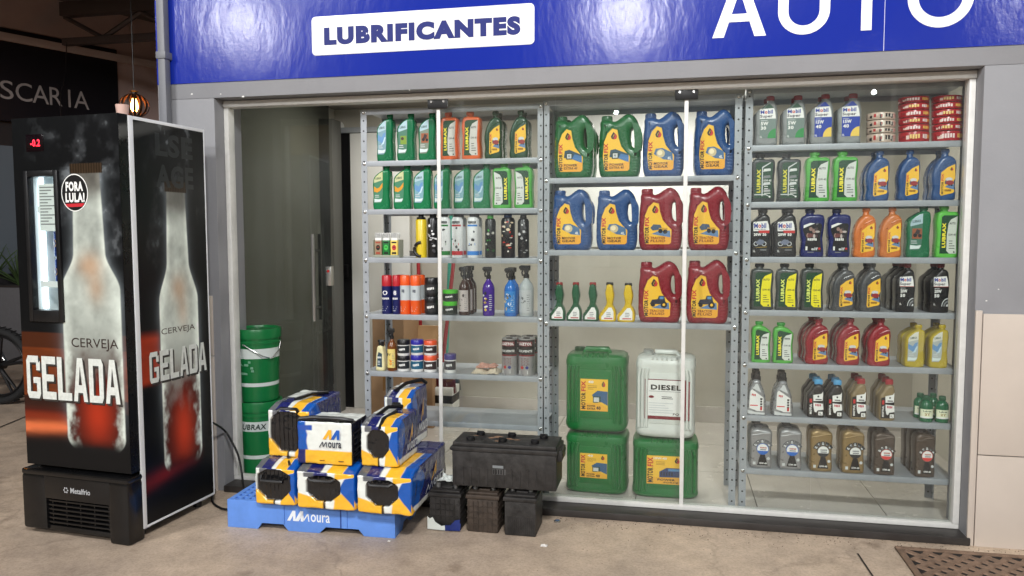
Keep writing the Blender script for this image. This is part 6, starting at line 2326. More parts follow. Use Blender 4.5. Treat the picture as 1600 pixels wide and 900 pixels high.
for i in range(nx + 1):
    x = -PW + .018 + (2 * PW - .036) * i / nx
    q.box(x - .0055, x + .0055, .017, PD - .017, PH - .018, PH - .0005, PB)
for j in range(ny + 1):
    y = .018 + (PD - .036) * j / ny
    q.box(-PW + .018, PW - .018, y - .0055, y + .0055, PH - .0175, PH - .001, PB)
q.build('deck', pal)


def moura_logo(q, x0, z0, w_, h, y, c1, c2):
    """two slanted strokes, like a pair of leaning ones"""
    g_ = [(0, .0), (.36, 1), (.54, 1), (.54, .0), (.38, .0), (.38, .50), (.20, .0)]
    q.poly([(x0 + w_ * x, z0 + h * z) for x, z in g_], y, c1)
    q.poly([(x0 + w_ * (x + .48), z0 + h * z) for x, z in g_], y, c2)


def moura_word(q, cx, cz, w_, h, y, c, bold=.01):
    """rounded lower-case word, its m two leaning strokes"""
    x0 = cx - w_ / 2
    mw = w_ * .36
    st = h * .15
    zb = cz - h / 2
    for a, b in (((0, 0), (.40, 1)), ((.40, 1), (.48, .12)), ((.48, .12), (.86, 1)), ((.86, 1), (.94, 0))):
        p, r = np.array([x0 + mw * a[0], zb + h * a[1]]), np.array([x0 + mw * b[0], zb + h * b[1]])
        t = (r - p) / np.linalg.norm(r - p)
        n = np.array([-t[1], t[0]]) * st / 2
        q.poly([tuple(p + n), tuple(p - n), tuple(r - n), tuple(r + n)], y, c)
    q.text('oura', x0 + mw + (w_ - mw) * .52, cz, (w_ - mw) * .92, h, y, c, 0, bold, 0, 4)


q = MB()
PLW = ink((232, 236, 240))
moura_logo(q, -PW + .285, .048, .075, .046, -.0012, PLW, PLW)
moura_word(q, .022, .066, .150, .034, -.0012, PLW, .012)
q.build('lettering', pal)

# ------------------------------------------------------------------ wrapped batteries
WRAPM = vcol_mat('printed_shrink_film', .20, coat=.3, bump=.25, bscale=18)
from mathutils import noise as mnoise
CW, CY, CBL, CNV, CGR, CBK = (226, 230, 224), (240, 182, 48), (14, 84, 172), (28, 34, 96), (96, 98, 102), (20, 20, 22)


def paint(shape, base):
    return np.ones(shape + (3,)) * lin(base)


def on(c, cond, col, soft=None):
    return mixc(c, col, np.clip(cond, 0, 1))


def lt(a, b, s=.012):
    return sstep(s, -s, a - b)


def f_end(u, v, octw=.29, octh=.33, ocx=.46, ocz=.52):
    c = paint(u.shape, CW)
    c = on(c, lt(.76, v) * lt(.12, u) * lt(u, .36 - .05 * v), CGR)
    c = on(c, lt(.80, v) * lt(.30, u) * lt(u, .54), CNV)
    c = on(c, lt(v, .36 - .34 * np.clip(u - .04, 0, 1)) * lt(u, .50), CY)
    c = on(c, lt(.60, u) * lt(v, .40 - .55 * np.abs(u - .78) - .75 * np.clip(u - .80, 0, 1)), CY)
    c = on(c, lt(.66, u) * lt(.70 + .5 * (u - .66), v), CY)
    blu = lt(.72 + .40 * np.abs(v - .48), u) * lt(v, .72 + .5 * (u - .72)) * lt(.40 - 1.5 * (u - .78), v)
    c = on(c, blu, CBL)
    c = on(c, lt(.50, u) * lt(u, .63 + .1 * v) * lt(v, .24), CW)
    c = on(c, lt(.455, u) * lt(u, .505 - .06 * v) * lt(v, .26), CBK)
    o = octo(u, v, octw, octh, ocx, ocz)
    c = on(c, o, CBK)
    return c


def octo(u, v, w_, h, cx, cz):
    a, b = np.abs(u - cx) / w_, np.abs(v - cz) / h
    return lt(np.maximum(np.maximum(a, b), (a ** 1.0 + b) / 1.42), 1, .03)


def f_endbig(u, v):
    c = f_end(u, v, .41, .42, .47, .53)
    return c


def f_side(u, v):
    c = paint(u.shape, CNV)
    c = on(c, lt(u, .24 - .10 * np.cos(v * 5)), CBL)
    c = on(c, lt(v, .17 - .03 * u), CW)
    c = on(c, lt(u, .10 - .4 * v), CY)
    c = on(c, lt(.93, u), (60, 60, 66))
    return c


def f_top(u, v):
    c = paint(u.shape, CW)
    c = on(c, lt(u, .22), CGR)
    c = on(c, lt(.18, u) * lt(u, .42), CNV)
    c = on(c, lt(.52 + .12 * v, u) * lt(u, .80 + .05 * v), CY)
    c = on(c, lt(.80 + .1 * v, u), CBL)
    c = on(c, lt(.50, v) * lt(u, .62), CW)
    c = on(c, lt(.52, u + .25 * (v - .6)) * lt(.58, v), CNV)
    return c


def f_label(u, v):
    c = paint(u.shape, CW)
    c = on(c, lt(u, .30 - .14 * sstep(.2, .9, v) + .0), CBL)
    c = on(c, lt(((u - .64) / .46) ** 2 + ((v - .52) / .62) ** 2, 1, .05), CW)
    c = on(c, lt(v, .33) * lt(.15, u), CY)
    c = on(c, lt(u, .15) * lt(v, .33), CNV)
    c = on(c, lt(u, .28) * lt(.78, v) * lt(v, .90), (40, 80, 170))
    return c


def f_toplabel(u, v):
    c = paint(u.shape, CW)
    c = on(c, lt(v, .30), CBK)
    c = on(c, lt(u, .16) * lt(.3, v), CBL)
    return c


def f_dark(u, v):
    return paint(u.shape, (24, 24, 26))


def wrapped(x0, x1, y0, D, z0, H, label, faces, hole=None, seed=1, side_text=True, front_text=False, handle=None, chamfer=.024, rz=0.0, ridge=False):
    W = x1 - x0
    o = empty('wrapped_battery', ((x0 + x1) / 2, y0 + D / 2, z0), rz, label, 'battery', 'wrapped car batteries on the blue pallet')
    q = MB()
    cols = []
    N = 70
    r = .012
    fr_, si, to = faces

    def surf(fn, P, disp=None):
        u = np.linspace(0, 1, N)[None, :].repeat(N, 0)
        v = np.linspace(0, 1, N)[:, None].repeat(N, 1)
        c = fn(u, v)
        vs = []
        dm = disp(u, v) if disp is not None else None
        for j in range(N):
            for i in range(N):
                p = np.array(P(u[j, i], v[j, i]), float)
                ins = np.array([W / 2 - r, D / 2 - r, H / 2 - r])
                ce = np.array([0, 0, H / 2])
                k = np.clip(p - ce, -ins, ins)
                d = p - ce - k
                L_ = np.linalg.norm(d)
                if L_ > 1e-9:
                    p = ce + k + d / L_ * r
                    nrm = d / L_
                else:
                    nrm = np.array([0, 0, 1.0])
                # sagging shoulders
                if p[2] > H - .05 and chamfer:
                    e = max(0, -p[1] - D / 2 + .07) / .07
                    p[2] -= chamfer * e * ((p[2] - H + .05) / .05)
                wv = mnoise.noise(Vector((p[0] * 22 + seed * 7, p[1] * 22, p[2] * 22))) * .0035 + mnoise.noise(Vector((p[0] * 60, p[1] * 60 + seed, p[2] * 60))) * .0012
                p = p + nrm * wv
                if dm is not None:
                    p[1] += dm[j, i]
                if p[2] < .0012:
                    p[2] = .0012
                vs.append(p)
        fs = [(j * N + i, j * N + i + 1, (j + 1) * N + i + 1, (j + 1) * N + i) for j in range(N - 1) for i in range(N - 1)]
        q.add(vs, fs, WRAPM)
        cols.append(c.reshape(-1, 3))
    hd = None
    if hole:
        def hd(u, v):
            oo = octo(u, v, *hole)
            return oo * (.010 + .0012 * np.sign(np.sin(u * 60)) * (oo > .9))
    surf(fr_, lambda a, b: (-W / 2 + a * W, -D / 2, b * H), hd)
    surf(si, lambda a, b: (W / 2, -D / 2 + a * D, b * H))
    surf(lambda a, b: si(1 - a, b), lambda a, b: (-W / 2, D / 2 - a * D, b * H))
    surf(lambda a, b: fr_(1 - a, b), lambda a, b: (W / 2 - a * W, D / 2, b * H))
    surf(to, lambda a, b: (-W / 2 + a * W, -D / 2 + b * D, H))
    surf(f_dark, lambda a, b: (-W / 2 + a * W, D / 2 - b * D, 0))
    q.cols = np.concatenate(cols)
    q.build('film', o, None, 60)
    NVY, YL, BLU, WT = ink(CNV), ink((240, 176, 50)), ink((30, 90, 180)), ink((236, 238, 236))
    if side_text:
        q = MB()
        moura_logo(q, .02 * D - .04 * D, H * .45, D * .0, H * .0, -.004, YL, YL) if False else None
        g_ = [(-.10, .40), (.0, .62), (.06, .80), (.06, .52), (.02, .46), (.02, .58), (-.06, .42)]
        q.poly([(x * D + .10 * D, z * H) for x, z in g_], -.0055, YL)
        moura_word(q, .13 * D, H * .30, D * .58, H * .17, -.0055, WT, .02)
        q.xf(0, Matrix.Translation((W / 2, 0, 0)) @ Matrix.Rotation(R_(90), 4, 'Z'))
        q.build('lettering', o)
    if front_text:
        q = MB()
        moura_logo(q, -.02 * W, H * .60, W * .30, H * .22, -D / 2 - .006, YL, BLU)
        moura_word(q, .12 * W, H * .475, W * .40, H * .13, -D / 2 - .006, ink((20, 24, 50)), .02)
        q.greek(-.08 * W, .08 * W, H * .10, H * .125, 1, -D / 2 - .006, ink((150, 100, 20)), .8)
        q.greek(.26 * W, .42 * W, H * .10, H * .125, 1, -D / 2 - .006, ink((60, 50, 30)), .8)
        q.build('lettering', o)
        q = MB()
        bk = mat('battery_case', (20, 20, 22), .5, var=.3, vscale=25)
        for k in range(5):
            q.tube([(W / 2 + .004, -D / 2 + .02, H * (.22 + .13 * k)), (W / 2 + .004, D / 2 - .02, H * (.26 + .13 * k))], .003, bk, 6)
        q.build('ribs', o)
    if handle:
        q = MB()
        for hp in handle:
            q.tube([(p[0] * W, p[1] * D, p[2]) for p in hp], .009, BLKP, 8)
        q.build('handle', o)
    return o


GR = [(-.30, -.5, .0), (0, 0, 0)]
B1L, B1R = aty(398, 760, -.56)[0], aty(462, 760, -.56)[0]
B2L, B2R = aty(463, 760, -.57)[0], aty(555, 760, -.57)[0]
B3L, B3R = aty(557, 760, -.575)[0], aty(643, 770, -.575)[0]
PZ = PH + .001
BH = .185
wrapped(B1L, B1R - .004, -.56, .40, PZ, BH, 'blue yellow and white wrapped battery at bottom left of the pallet', (f_endbig, f_side, f_top), (.41, .42, .47, .53), 1,
        handle=[[(-.25, -.30, BH - .012), (-.05, -.15, BH + .012), (.30, -.42, BH - .020)], [(-.30, -.525, BH * .72), (-.28, -.54, BH * .60), (.25, -.54, BH * .60), (.28, -.525, BH * .72)]])
wrapped(B2L, B2R - .003, -.57, .40, PZ, BH, 'wrapped battery in the bottom middle of the pallet, below the forward facing one', (f_end, f_side, f_top), (.29, .33, .46, .52), 2,
        handle=[[(-.27, -.525, BH * .74), (-.2, -.54, BH * .70), (.12, -.54, BH * .70), (.18, -.525, BH * .74)]])
wrapped(B3L, B3R, -.575, .50, PZ, BH, 'largest wrapped battery at bottom right of the pallet, overhanging its front', (f_end, f_side, f_top), (.29, .33, .46, .52), 3,
        handle=[[(-.27, -.525, BH * .74), (-.2, -.54, BH * .70), (.12, -.54, BH * .70), (.18, -.525, BH * .74)]])
UZ = PZ + BH + .002
U1L, U1R = aty(418, 670, -.46)[0], aty(484, 670, -.46)[0]
wrapped(U1L, U1R, -.46, .34, UZ - .004, .235, 'tall wrapped battery on top at the left, beside the green buckets', (f_endbig, f_side, f_top), (.41, .42, .47, .53), 4, side_text=False,
        handle=[[(-.28, -.50, .205), (-.20, -.46, .215), (.16, -.46, .215), (.24, -.50, .205)], [(-.1, -.2, .238), (.15, .0, .255), (.3, .3, .240)]])
U2L, U2R = aty(464, 690, -.53)[0], aty(550, 690, -.53)[0]
wrapped(U2L, U2R, -.53, .175, UZ - .004, .19, 'wrapped battery facing forward with white circle and blue yellow logo', (f_label, f_dark, f_toplabel), None, 5, side_text=False, front_text=True, chamfer=.0,
        handle=[[(-.46, -.46, .196), (-.2, -.47, .205), (.3, -.47, .204), (.47, -.30, .19)]])
U3L, U3R = aty(563, 690, -.52)[0], aty(622, 690, -.52)[0]
wrapped(U3L, U3R, -.52, .26, UZ - .003, .20, 'small wrapped battery on top at the right front with black strap', (f_end, f_side, f_top), (.29, .33, .46, .52), 6,
        handle=[[(-.30, -.1, .195), (-.1, .1, .225), (.15, .35, .215)], [(.02, -.505, .165), (.0, -.30, .196), (.12, .1, .206)]])
U4L, U4R = aty(603, 650, -.22)[0], aty(646, 650, -.22)[0]
wrapped(U4L, U4R, -.245, .235, UZ - .002, .265, 'tall wrapped battery at the back right, its side wordmark facing the glass panel', (f_end, f_side, f_top), None, 7,
        handle=[[(-.2, -.3, .262), (.0, .0, .285), (.4, .3, .292), (.48, .45, .270)]])

# ------------------------------------------------------------------ old black batteries
BC = mat('dusty_battery_case', (40, 38, 37), .5, var=.7, vscale=22, bump=.1)
BCB = mat('brown_dirty_case', (58, 48, 40), .6, var=.5, vscale=26, bump=.1)
LEAD = mat('lead_terminal', (120, 120, 118), .45, .5)
RUSTD = mat('dried_dirt', (132, 104, 82), .85, var=.3, vscale=60)


def old_battery(x0, x1, y0, D, z0, H, label, body, ribs, big=False):
    W = x1 - x0
    o = empty('car_battery', ((x0 + x1) / 2, y0 + D / 2, z0), 0, label, 'battery', 'old used batteries beside the pallet')
    q = MB()
    lidz = H * (.80 if not big else .78)
    q.box(-W / 2 + .006, W / 2 - .006, -D / 2 + .006, D / 2 - .006, 0, lidz, body, .006)
    if ribs:
        for k in range(ribs):
            z = H * (.18 + .58 * k / ribs)
            q.box(-W / 2 + .004, W / 2 - .004, -D / 2 + .003, D / 2 - .003, z, z + .004, body, .001)
        for k in range(7):
            x = -W / 2 + .012 + (W - .024) * k / 6
            q.box(x - .002, x + .002, -D / 2 + .003, -D / 2 + .008, H * .06, lidz - .01, body)
    else:
        for k in range(13):
            x = -W / 2 + .02 + (W - .04) * k / 12
            q.box(x - .002, x + .002, -D / 2 + .0035, -D / 2 + .008, .01, lidz * .55, body)
    q.build('case', o)
    q = MB()
    q.box(-W / 2, W / 2, -D / 2, D / 2, lidz + .0005, lidz + H * .10, body, .005)
    q.box(-W / 2 + .008, W / 2 - .008, -D / 2 + .008, D / 2 - .008, lidz + H * .10, H * .965, body, .005)
    if big:
        for sx in (-1, 1):
            q.box(sx * W / 2 - .004 + (0 if sx < 0 else -.004), sx * W / 2 + .014 * (1 if sx > 0 else 0) + (.004 if sx < 0 else 0), -.06, .06, lidz - .035, lidz + .012, body, .004)
            q.tube([(sx * (W / 2 + .010), -.05, lidz - .005), (sx * (W / 2 + .010), .05, lidz - .005)], .008, BLKP, 8)
    lid = q.build('lid', o)
    if big:
        for k in range(3):
            for y in (-.045, .045):
                q = MB()
                x = -W / 2 + .09 + k * (W * .305) + (.012 if y > 0 else -.012)
                q.cyl(x, y, H * .965, H * 1.035, .019, BLKP, 16, .002)
                q.box(x - .016, x + .016, y - .004, y + .004, H * 1.03, H * 1.06, BLKP, .001)
                q.build('vent_cap', lid)
        q = MB()
        rr = random.Random(3)
        for k in range(7):
            q.disc(0, 0, rr.uniform(.010, .03), 0, RUSTD, 9, rr.uniform(.006, .02))
            n0 = len(q.v) - 9
            q.xf(n0, Matrix.Translation((-W * .12 + rr.uniform(-.09, .10), rr.uniform(-.06, .05), H * .967 + k * .0002)) @ Matrix.Rotation(R_(-90), 4, 'X'))
        q.build('dirt', lid)
        q = MB()
        q.rect(-.048, .0, H * .44, H * .50, -D / 2 + .0045, MGREY)
        q.rect(-.048, .01, H * .30, H * .42, -D / 2 + .0045, ink((78, 78, 78)))
        for k in range(5):
            q.rect(-.046 + .011 * k, -.040 + .011 * k, H * .31, H * .41, -D / 2 + .0040, BLACK)
        q.build('label', o)
    else:
        for x in (-W * .28, W * .25):
            q = MB()
            q.loft([(H * .96, x, -D * .2, .011, .011, 2), (H * 1.05, x, -D * .2, .0095, .0095, 2)], LEAD, 14)
            q.build('terminal', lid)
        q = MB()
        q.box(-.02, .03, -D * .35, -D * .05, H * .9655, H * 1.01, body, .003)
        q.build('vent_cover', lid)
    return o


ob1 = old_battery(-1.036, -.884, -.385, .17, .001, .185, 'old black battery at the left with torn white and blue film', BC, 4)
q = MB()
tw = [(-.076, .005), (-.076, .062), (-.066, .052), (-.052, .060), (-.040, .038), (-.012, .022), (.004, .026), (.004, .003)]
tb = [(.004, .003), (.004, .026), (.030, .030), (.050, .052), (.074, .056), (.070, .044), (.076, .036), (.073, .006)]
for pts_, c in ((tw, mat('torn_film_white', (214, 220, 214), .3)), (tb, mat('torn_film_blue', (26, 44, 110), .3))):
    n0 = len(q.v)
    q.shape([pts_], .0022, .0004, c, y0=-.092, smooth=False)
q.build('torn_film', ob1)
old_battery(-.866, -.715, -.38, .17, .001, .185, 'dirty brown ribbed battery in the middle under the large black one', BCB, 4)
old_battery(-.697, -.548, -.388, .19, .001, .188, 'old black battery at the right under the large one, bare sides', BC, 0)
old_battery(-.935, -.462, -.372, .20, .2005, .20, 'large dusty black truck battery lying across three small ones', BC, 0, True)
q = MB()
hwp = fbm(12, 12, 3, 3, 3, 5)
rag(q, .09, .06, .05, 0, mat('torn_film_white', (214, 220, 214), .3), 33, .003)
tag(q.build('torn_wrapper', None, (-.965, -.29, .1995)), 'crumpled scrap of white film behind the left small battery', 'wrapper')

# ------------------------------------------------------------------ green buckets
BG = mat('green_bucket', (20, 112, 58), .32, var=.08, vscale=8)
BWH = mat('bucket_band', (206, 214, 210), .4)


def k_bucket(W, H, D, word):
    r = W / 2
    q = MB()
    q.loft([(0, 0, 0, r * .84, r * .84, 2), (.02 * H, 0, 0, r * .86, r * .86, 2), (.80 * H, 0, 0, r * .95, r * .95, 2), (.80 * H, 0, 0, r * 1.0, r * 1.0, 2), (.83 * H, 0, 0, r * 1.0, r * 1.0, 2), (.83 * H, 0, 0, r * .955, r * .955, 2), (.87 * H, 0, 0, r * .96, r * .96, 2)], BG, 48)
    lid = MB()
    lid.loft([(.87 * H, 0, 0, r * 1.02, r * 1.02, 2), (.965 * H, 0, 0, r * 1.03, r * 1.03, 2), (H, 0, 0, r * 1.0, r * 1.0, 2), (H, 0, 0, r * .92, r * .92, 2), (.975 * H, 0, 0, r * .90, r * .90, 2)], BG, 48)
    bands = []
    n_ = MB()
    for a, b in ((.60, .735), (.215, .265)):
        bd = MB()
        bands.append(('band', bd))
        bd.loft([(a * H, 0, 0, r * (.86 + .115 * a) * 1.0015, r * (.86 + .115 * a) * 1.0015, 2), (b * H, 0, 0, r * (.86 + .115 * b) * 1.0015, r * (.86 + .115 * b) * 1.0015, 2)], BWH, 48, False, False)
    n0 = len(n_.v)
    if word:
        n_.text('LUBRAX', .30 * r, .667 * H, 1.2 * r, .075 * H, -.003, ink((24, 50, 40)), 0, .02, .15, 3)
    else:
        n_.greek(-.75 * r, .15 * r, .38 * H, .58 * H, 5, -.002, ink((120, 170, 140)), .8, random.Random(1))
    n_.wrap(n0, r * .945)
    h = MB()
    hs = -1 if word else 1
    h.tube([(x_, hs * y_, z_) for x_, y_, z_ in [(-.35 * r, -r * .98, .80 * H), (0, -r * 1.06, .74 * H), (.5 * r, -r * 1.0, .64 * H), (.8 * r, -r * .74, .60 * H), (.98 * r, -.1 * r, .70 * H), (r * 1.0, 0, .815 * H)]], .0032, CHROME, 8)
    return [('pail', q), ('lid', lid), ('label', n_), ('handle', h)] + bands


bx = aty(404, 620, .17)[0]
put('plastic_bucket', 'bucket', k_bucket, (True,), .24, .385, .24, (bx, .175, .035), R_(-8), 'green lidded bucket, lower one of two, standing on the shop floor', 'stacked green buckets')
put('plastic_bucket', 'bucket', k_bucket, (False,), .24, .385, .24, (bx, .175, .4205), R_(14), 'green lidded bucket with wire handle, on top of the other', 'stacked green buckets')

# ------------------------------------------------------------------ drain cover
IRON = mat('rusty_iron', (128, 104, 86), .65, .1, var=.35, vscale=35, bump=.2)
IROND = mat('drain_dark', (26, 21, 18), .9)
dr_ = empty('drain_cover', (1.21, -.50, 0), 0, 'rusty cast iron drain cover with lozenge openings in the pavement', 'drain cover')
q = MB()
q.box(-.29, .60, -.29, .30, .003, .006, IROND)
q.build('pit', dr_)
q = MB()
for (a, b, c, d) in ((-.29, .60, .275, .30), (-.29, .60, -.29, -.265), (-.29, -.265, -.2645, .2745), (.575, .60, -.2645, .2745)):
    q.box(a, b, c, d, .003, .012, IRON, .003)
q.build('frame', dr_)
q = MB()
for s_ in (-1, 1):
    for k in range(-6, 17):
        c = -.26 + k * .072
        pts_ = []
        # diagonal bars clipped to the cover
        for t in np.linspace(0, 1, 41):
            y = -.263 + .526 * t
            x = c + s_ * (y) * 1.0 + .12
            if -.263 < x < .573:
                pts_.append((x, y))
        if len(pts_) > 2:
            a, b = np.array(pts_[0]), np.array(pts_[-1])
            t = (b - a) / np.linalg.norm(b - a)
            n = np.array([-t[1], t[0]]) * .013
            zt = .0115 if s_ > 0 else .0112
            v8 = [(*(a + n), .0062), (*(a - n), .0062), (*(b - n), .0062), (*(b + n), .0062), (*(a + n * .8), zt), (*(a - n * .8), zt), (*(b - n * .8), zt), (*(b + n * .8), zt)]
            q.add(v8, [(4, 5, 6, 7), (0, 1, 5, 4), (1, 2, 6, 5), (2, 3, 7, 6), (3, 0, 4, 7)], IRON)
q.build('grate', dr_)

# grit along the foot of the shop front
q = MB()
GRM = mat('grit', (96, 82, 70), .9, var=.4, vscale=80)
rg = random.Random(9)
for k in range(420):
    x = rg.uniform(-.5, 1.5)
    y = -.122 - abs(rg.gauss(0, .07)) if rg.random() < .7 else rg.uniform(-1.2, -.15)
    r = rg.uniform(.001, .0035)
    c = Vector((x, y, r * .5))
    vs = [c + Vector((rg.uniform(.6, 1) * r * a, rg.uniform(.6, 1) * r * b, r * z)) for a, b, z in ((1, 0, 0), (0, 1, 0), (-1, 0, 0), (0, -1, 0), (0, 0, .8), (0, 0, -.5))]
    q.add(vs, [(0, 1, 4), (1, 2, 4), (2, 3, 4), (3, 0, 4), (1, 0, 5), (2, 1, 5), (3, 2, 5), (0, 3, 5)], GRM)
tag(q.build('floor_grit'), 'fine dark grit scattered on the concrete along the doorstep', None, None, 'stuff')

# litter
SCR = mat('paper_scrap', (214, 210, 204), .7)
for k, (px, py, sx, lb) in enumerate(((850, 853, .03, 'small crumpled white paper scrap on the concrete in front of the black batteries'), (608, 846, .012, 'tiny white scrap on the floor by the pallet corner'))):
    p = atz(px, py, .001)
    q = MB()
    rag(q, sx, sx * .7, sx * .5, 0, SCR, 40 + k, .002)
    tag(q.build('paper_scrap', None, p), lb, 'litter')
p = atz(871, 815, .001)
q = MB()
q.loft([(0, 0, 0, .016, .016, 2), (.004, 0, 0, .016, .016, 2), (.006, 0, 0, .013, .013, 2)], CHROME, 16)
q.loft([(.0061, 0, 0, .009, .009, 2), (.0068, 0, 0, .009, .009, 2)], ink((60, 90, 130)), 14)
tag(q.build('bottle_cap', None, p), 'shiny metal bottle cap on the floor right of the black batteries', 'bottle cap')

# ------------------------------------------------------------------ neighbour building on the left
A0 = aty(-40, 150, 3.0)
ang = R_(23)
DIR = np.array([math.sin(ang), math.cos(ang), 0])
NRM = np.array([math.cos(ang), -math.sin(ang), 0])


def onwall(px, py, off=0.0):
    d = ray(px, py)
    t = ((A0 + NRM * off - CAM) @ NRM) / (d @ NRM)
    p = CAM + d * t
    return np.array([(p - A0) @ DIR, p[2]])


NB = empty('neighbour_building', tuple((A0[0], A0[1], 0)), math.atan2(DIR[1], DIR[0]), 'dim pale building with dark sign band beside the shop', 'building')
NWALL = mat('dusty_pink_plaster', (168, 146, 140), .8, var=.12, vscale=2)
NDARK = mat('dark_shopfront', (34, 32, 34), .5)
s_top0, s_top1 = onwall(0, 62), onwall(182, 103)
sz_top = (s_top0[1] + s_top1[1]) / 2
sx_r = s_top1[0]
sz_bot = onwall(0, 188)[1]
q = MB()
q.box(-2.5, sx_r + 3.0, .001, .3, sz_top + .16, sz_top + 2.6, NWALL)
q.box(sx_r + .001, sx_r + 3.0, .0, .3, 0, sz_top + .159, NWALL)
q.build('wall', NB)
q = MB()
q.box(-2.5, sx_r + 3.0, -.05, .0, sz_top + .02, sz_top + .10, mat('pale_ledge', (176, 160, 154), .7), .004)
q.build('ledge', NB)
q = MB()
q.box(-2.5, sx_r, -.02, .29, sz_bot, sz_top + .15, mat('night_sign_panel', (20, 17, 24), .45), .004)
sgn = q.build('sign_panel', NB)
q = MB()
LETG = mat('grey_sign_letter', (150, 144, 142), .5)
lx = [onwall(px, py) for px, py in ((9, 140), (36, 145), (62, 149), (86, 153), (107, 158), (126, 161))]
hL = .0
zt, zb_ = onwall(62, 134)[1], onwall(62, 162)[1]
for ch, p in zip('SCARIA', lx):
    wd = {'S': .66, 'C': .84, 'A': .86, 'R': .68, 'I': .13}[ch] * (zt - zb_)
    q.text(ch, p[0], (zt + zb_) / 2, wd, zt - zb_, -.022, LETG, 0, .0, 0, 4)
q.build('lettering', sgn)
q = MB()
q.box(-2.5, sx_r, .05, .29, 0, sz_bot - .001, NDARK)
for k in range(4):
    q.box(-2.2 + k * 1.0, -1.4 + k * 1.0, .03, .049, .9, sz_bot - .25, mat('dim_window', (96, 104, 112), .2))
q.build('shopfront', NB)

# roof over the passage with its steel truss
RD = mat('dark_roof_sheet', (84, 76, 72), .8)
RST = mat('dark_painted_steel', (58, 50, 48), .6)
ty = 3.35
TZ0, TZ1 = aty(170, 62, ty)[2], aty(170, 22, ty)[2]
q = MB()
q.box(-12, -2.52, -1.6, 9.5, TZ1 + .32, TZ1 + .38, RD)
tag(q.build('passage_roof'), 'dark sheet roof over the passage left of the shop', 'roof')
tr = empty('roof_truss', (-3.5, ty, TZ0), 0, 'dark steel truss under the passage roof above the fridge', 'truss')
tx0, tx1 = aty(100, 60, ty)[0] + 3.5, 1.6
q = MB()
q.box(tx0, tx1, -.05, .05, TZ1 - TZ0 + .0, TZ1 - TZ0 + .14, RST, .006)
q.build('top_chord', tr)
q = MB()
q.box(tx0, tx1, -.035, .035, -.035, .035, RST, .004)
q.build('bottom_chord', tr)
hT = TZ1 - TZ0
step = .44
k = 0
x = tx0 + .02
while x < tx1 - step:
    q = MB()
    if k % 2 == 0:
        q.tube([(x, 0, hT), (x + step, 0, .02)], .025, RST, 6)
    else:
        q.tube([(x, 0, .02), (x + step, 0, hT)], .025, RST, 6)
    q.build('web_bar', tr)
    x += step
    k += 1
# beam behind the truss
q = MB()
q.box(-8, -2.4, 5.2, 5.3, TZ1 - .1, TZ1 + .31, RST, .01)
tag(q.build('roof_beam'), 'dark steel beam further back under the passage roof', 'beam')

# pendant lamp with warm bulb
pc = aty(210, 165, 2.6)
pl_ = empty('pendant_lamp', tuple(pc), 0, 'black slatted globe pendant lamp with glowing warm bulb', 'lamp')
q = MB()
for k in range(14):
    a = 2 * math.pi * k / 14
    pts_ = []
    for t in range(11):
        th = R_(18 + 150 * t / 10)
        pts_.append((.125 * math.sin(th) * math.cos(a), .125 * math.sin(th) * math.sin(a), .105 * math.cos(th)))
    n0 = len(q.v)
    ca_, sa_ = math.cos(a + math.pi / 2) * .011, math.sin(a + math.pi / 2) * .011
    vs = []
    for p in pts_:
        nrm = np.array(p) / np.linalg.norm(p) * .002
        for s1, s2 in ((1, 1), (-1, 1), (-1, -1), (1, -1)):
            vs.append((p[0] + s1 * ca_ + s2 * nrm[0], p[1] + s1 * sa_ + s2 * nrm[1], p[2] + s2 * nrm[2]))
    fs = []
    for t in range(10):
        for e in range(4):
            a1, b1 = t * 4 + e, t * 4 + (e + 1) % 4
            fs.append((a1, b1, b1 + 4, a1 + 4))
    q.add(vs, fs, mat('dark_wood_slat', (46, 28, 20), .5))
q.build('slats', pl_)
q = MB()
q.loft([(.06, 0, 0, .022, .022, 2), (.115, 0, 0, .022, .022, 2), (.125, 0, 0, .045, .045, 2), (.13, 0, 0, .01, .01, 2)], BLKP, 16)
q.build('socket', pl_)
q = MB()
q.loft([(-.055, 0, 0, .004, .004, 2), (-.05, 0, 0, .018, .018, 2), (-.02, 0, 0, .032, .032, 2), (.02, 0, 0, .028, .028, 2), (.06, 0, 0, .014, .014, 2)], mat('warm_bulb', (255, 190, 110), .4, emit=(255, 150, 60), estr=110), 18)
q.build('bulb', pl_)
q = MB()
q.tube([(0, 0, .13), (0, 0, TZ1 + .31 - pc[2])], .004, BLKP, 6)
q.build('cord', pl_)
p2 = copy_tree(pl_)  # extra lamp copy, added out of view to brighten the passage
p2.location = tuple(aty(-190, 165, 2.2))
p2['label'] = 'added slatted pendant lamp, unseen beyond the left edge, brightening the passage'
pl_['group'] = p2['group'] = 'pendant lamps of the passage'
# loose wire in front of the sign
a_, b_2 = aty(104, 66, ty - .1), aty(93, 178, 2.6)
q = MB()
q.tube([(a_[0], a_[1], a_[2]), tuple(a_ * .6 + b_2 * .4 + np.array([.02, 0, -.03])), tuple(a_ * .25 + b_2 * .75 + np.array([-.01, 0, 0])), (b_2[0], b_2[1], b_2[2] - .5)], .005, BLKP, 6)
tag(q.build('hanging_wire'), 'thin dark wire hanging from the truss in front of the sign', 'wire')

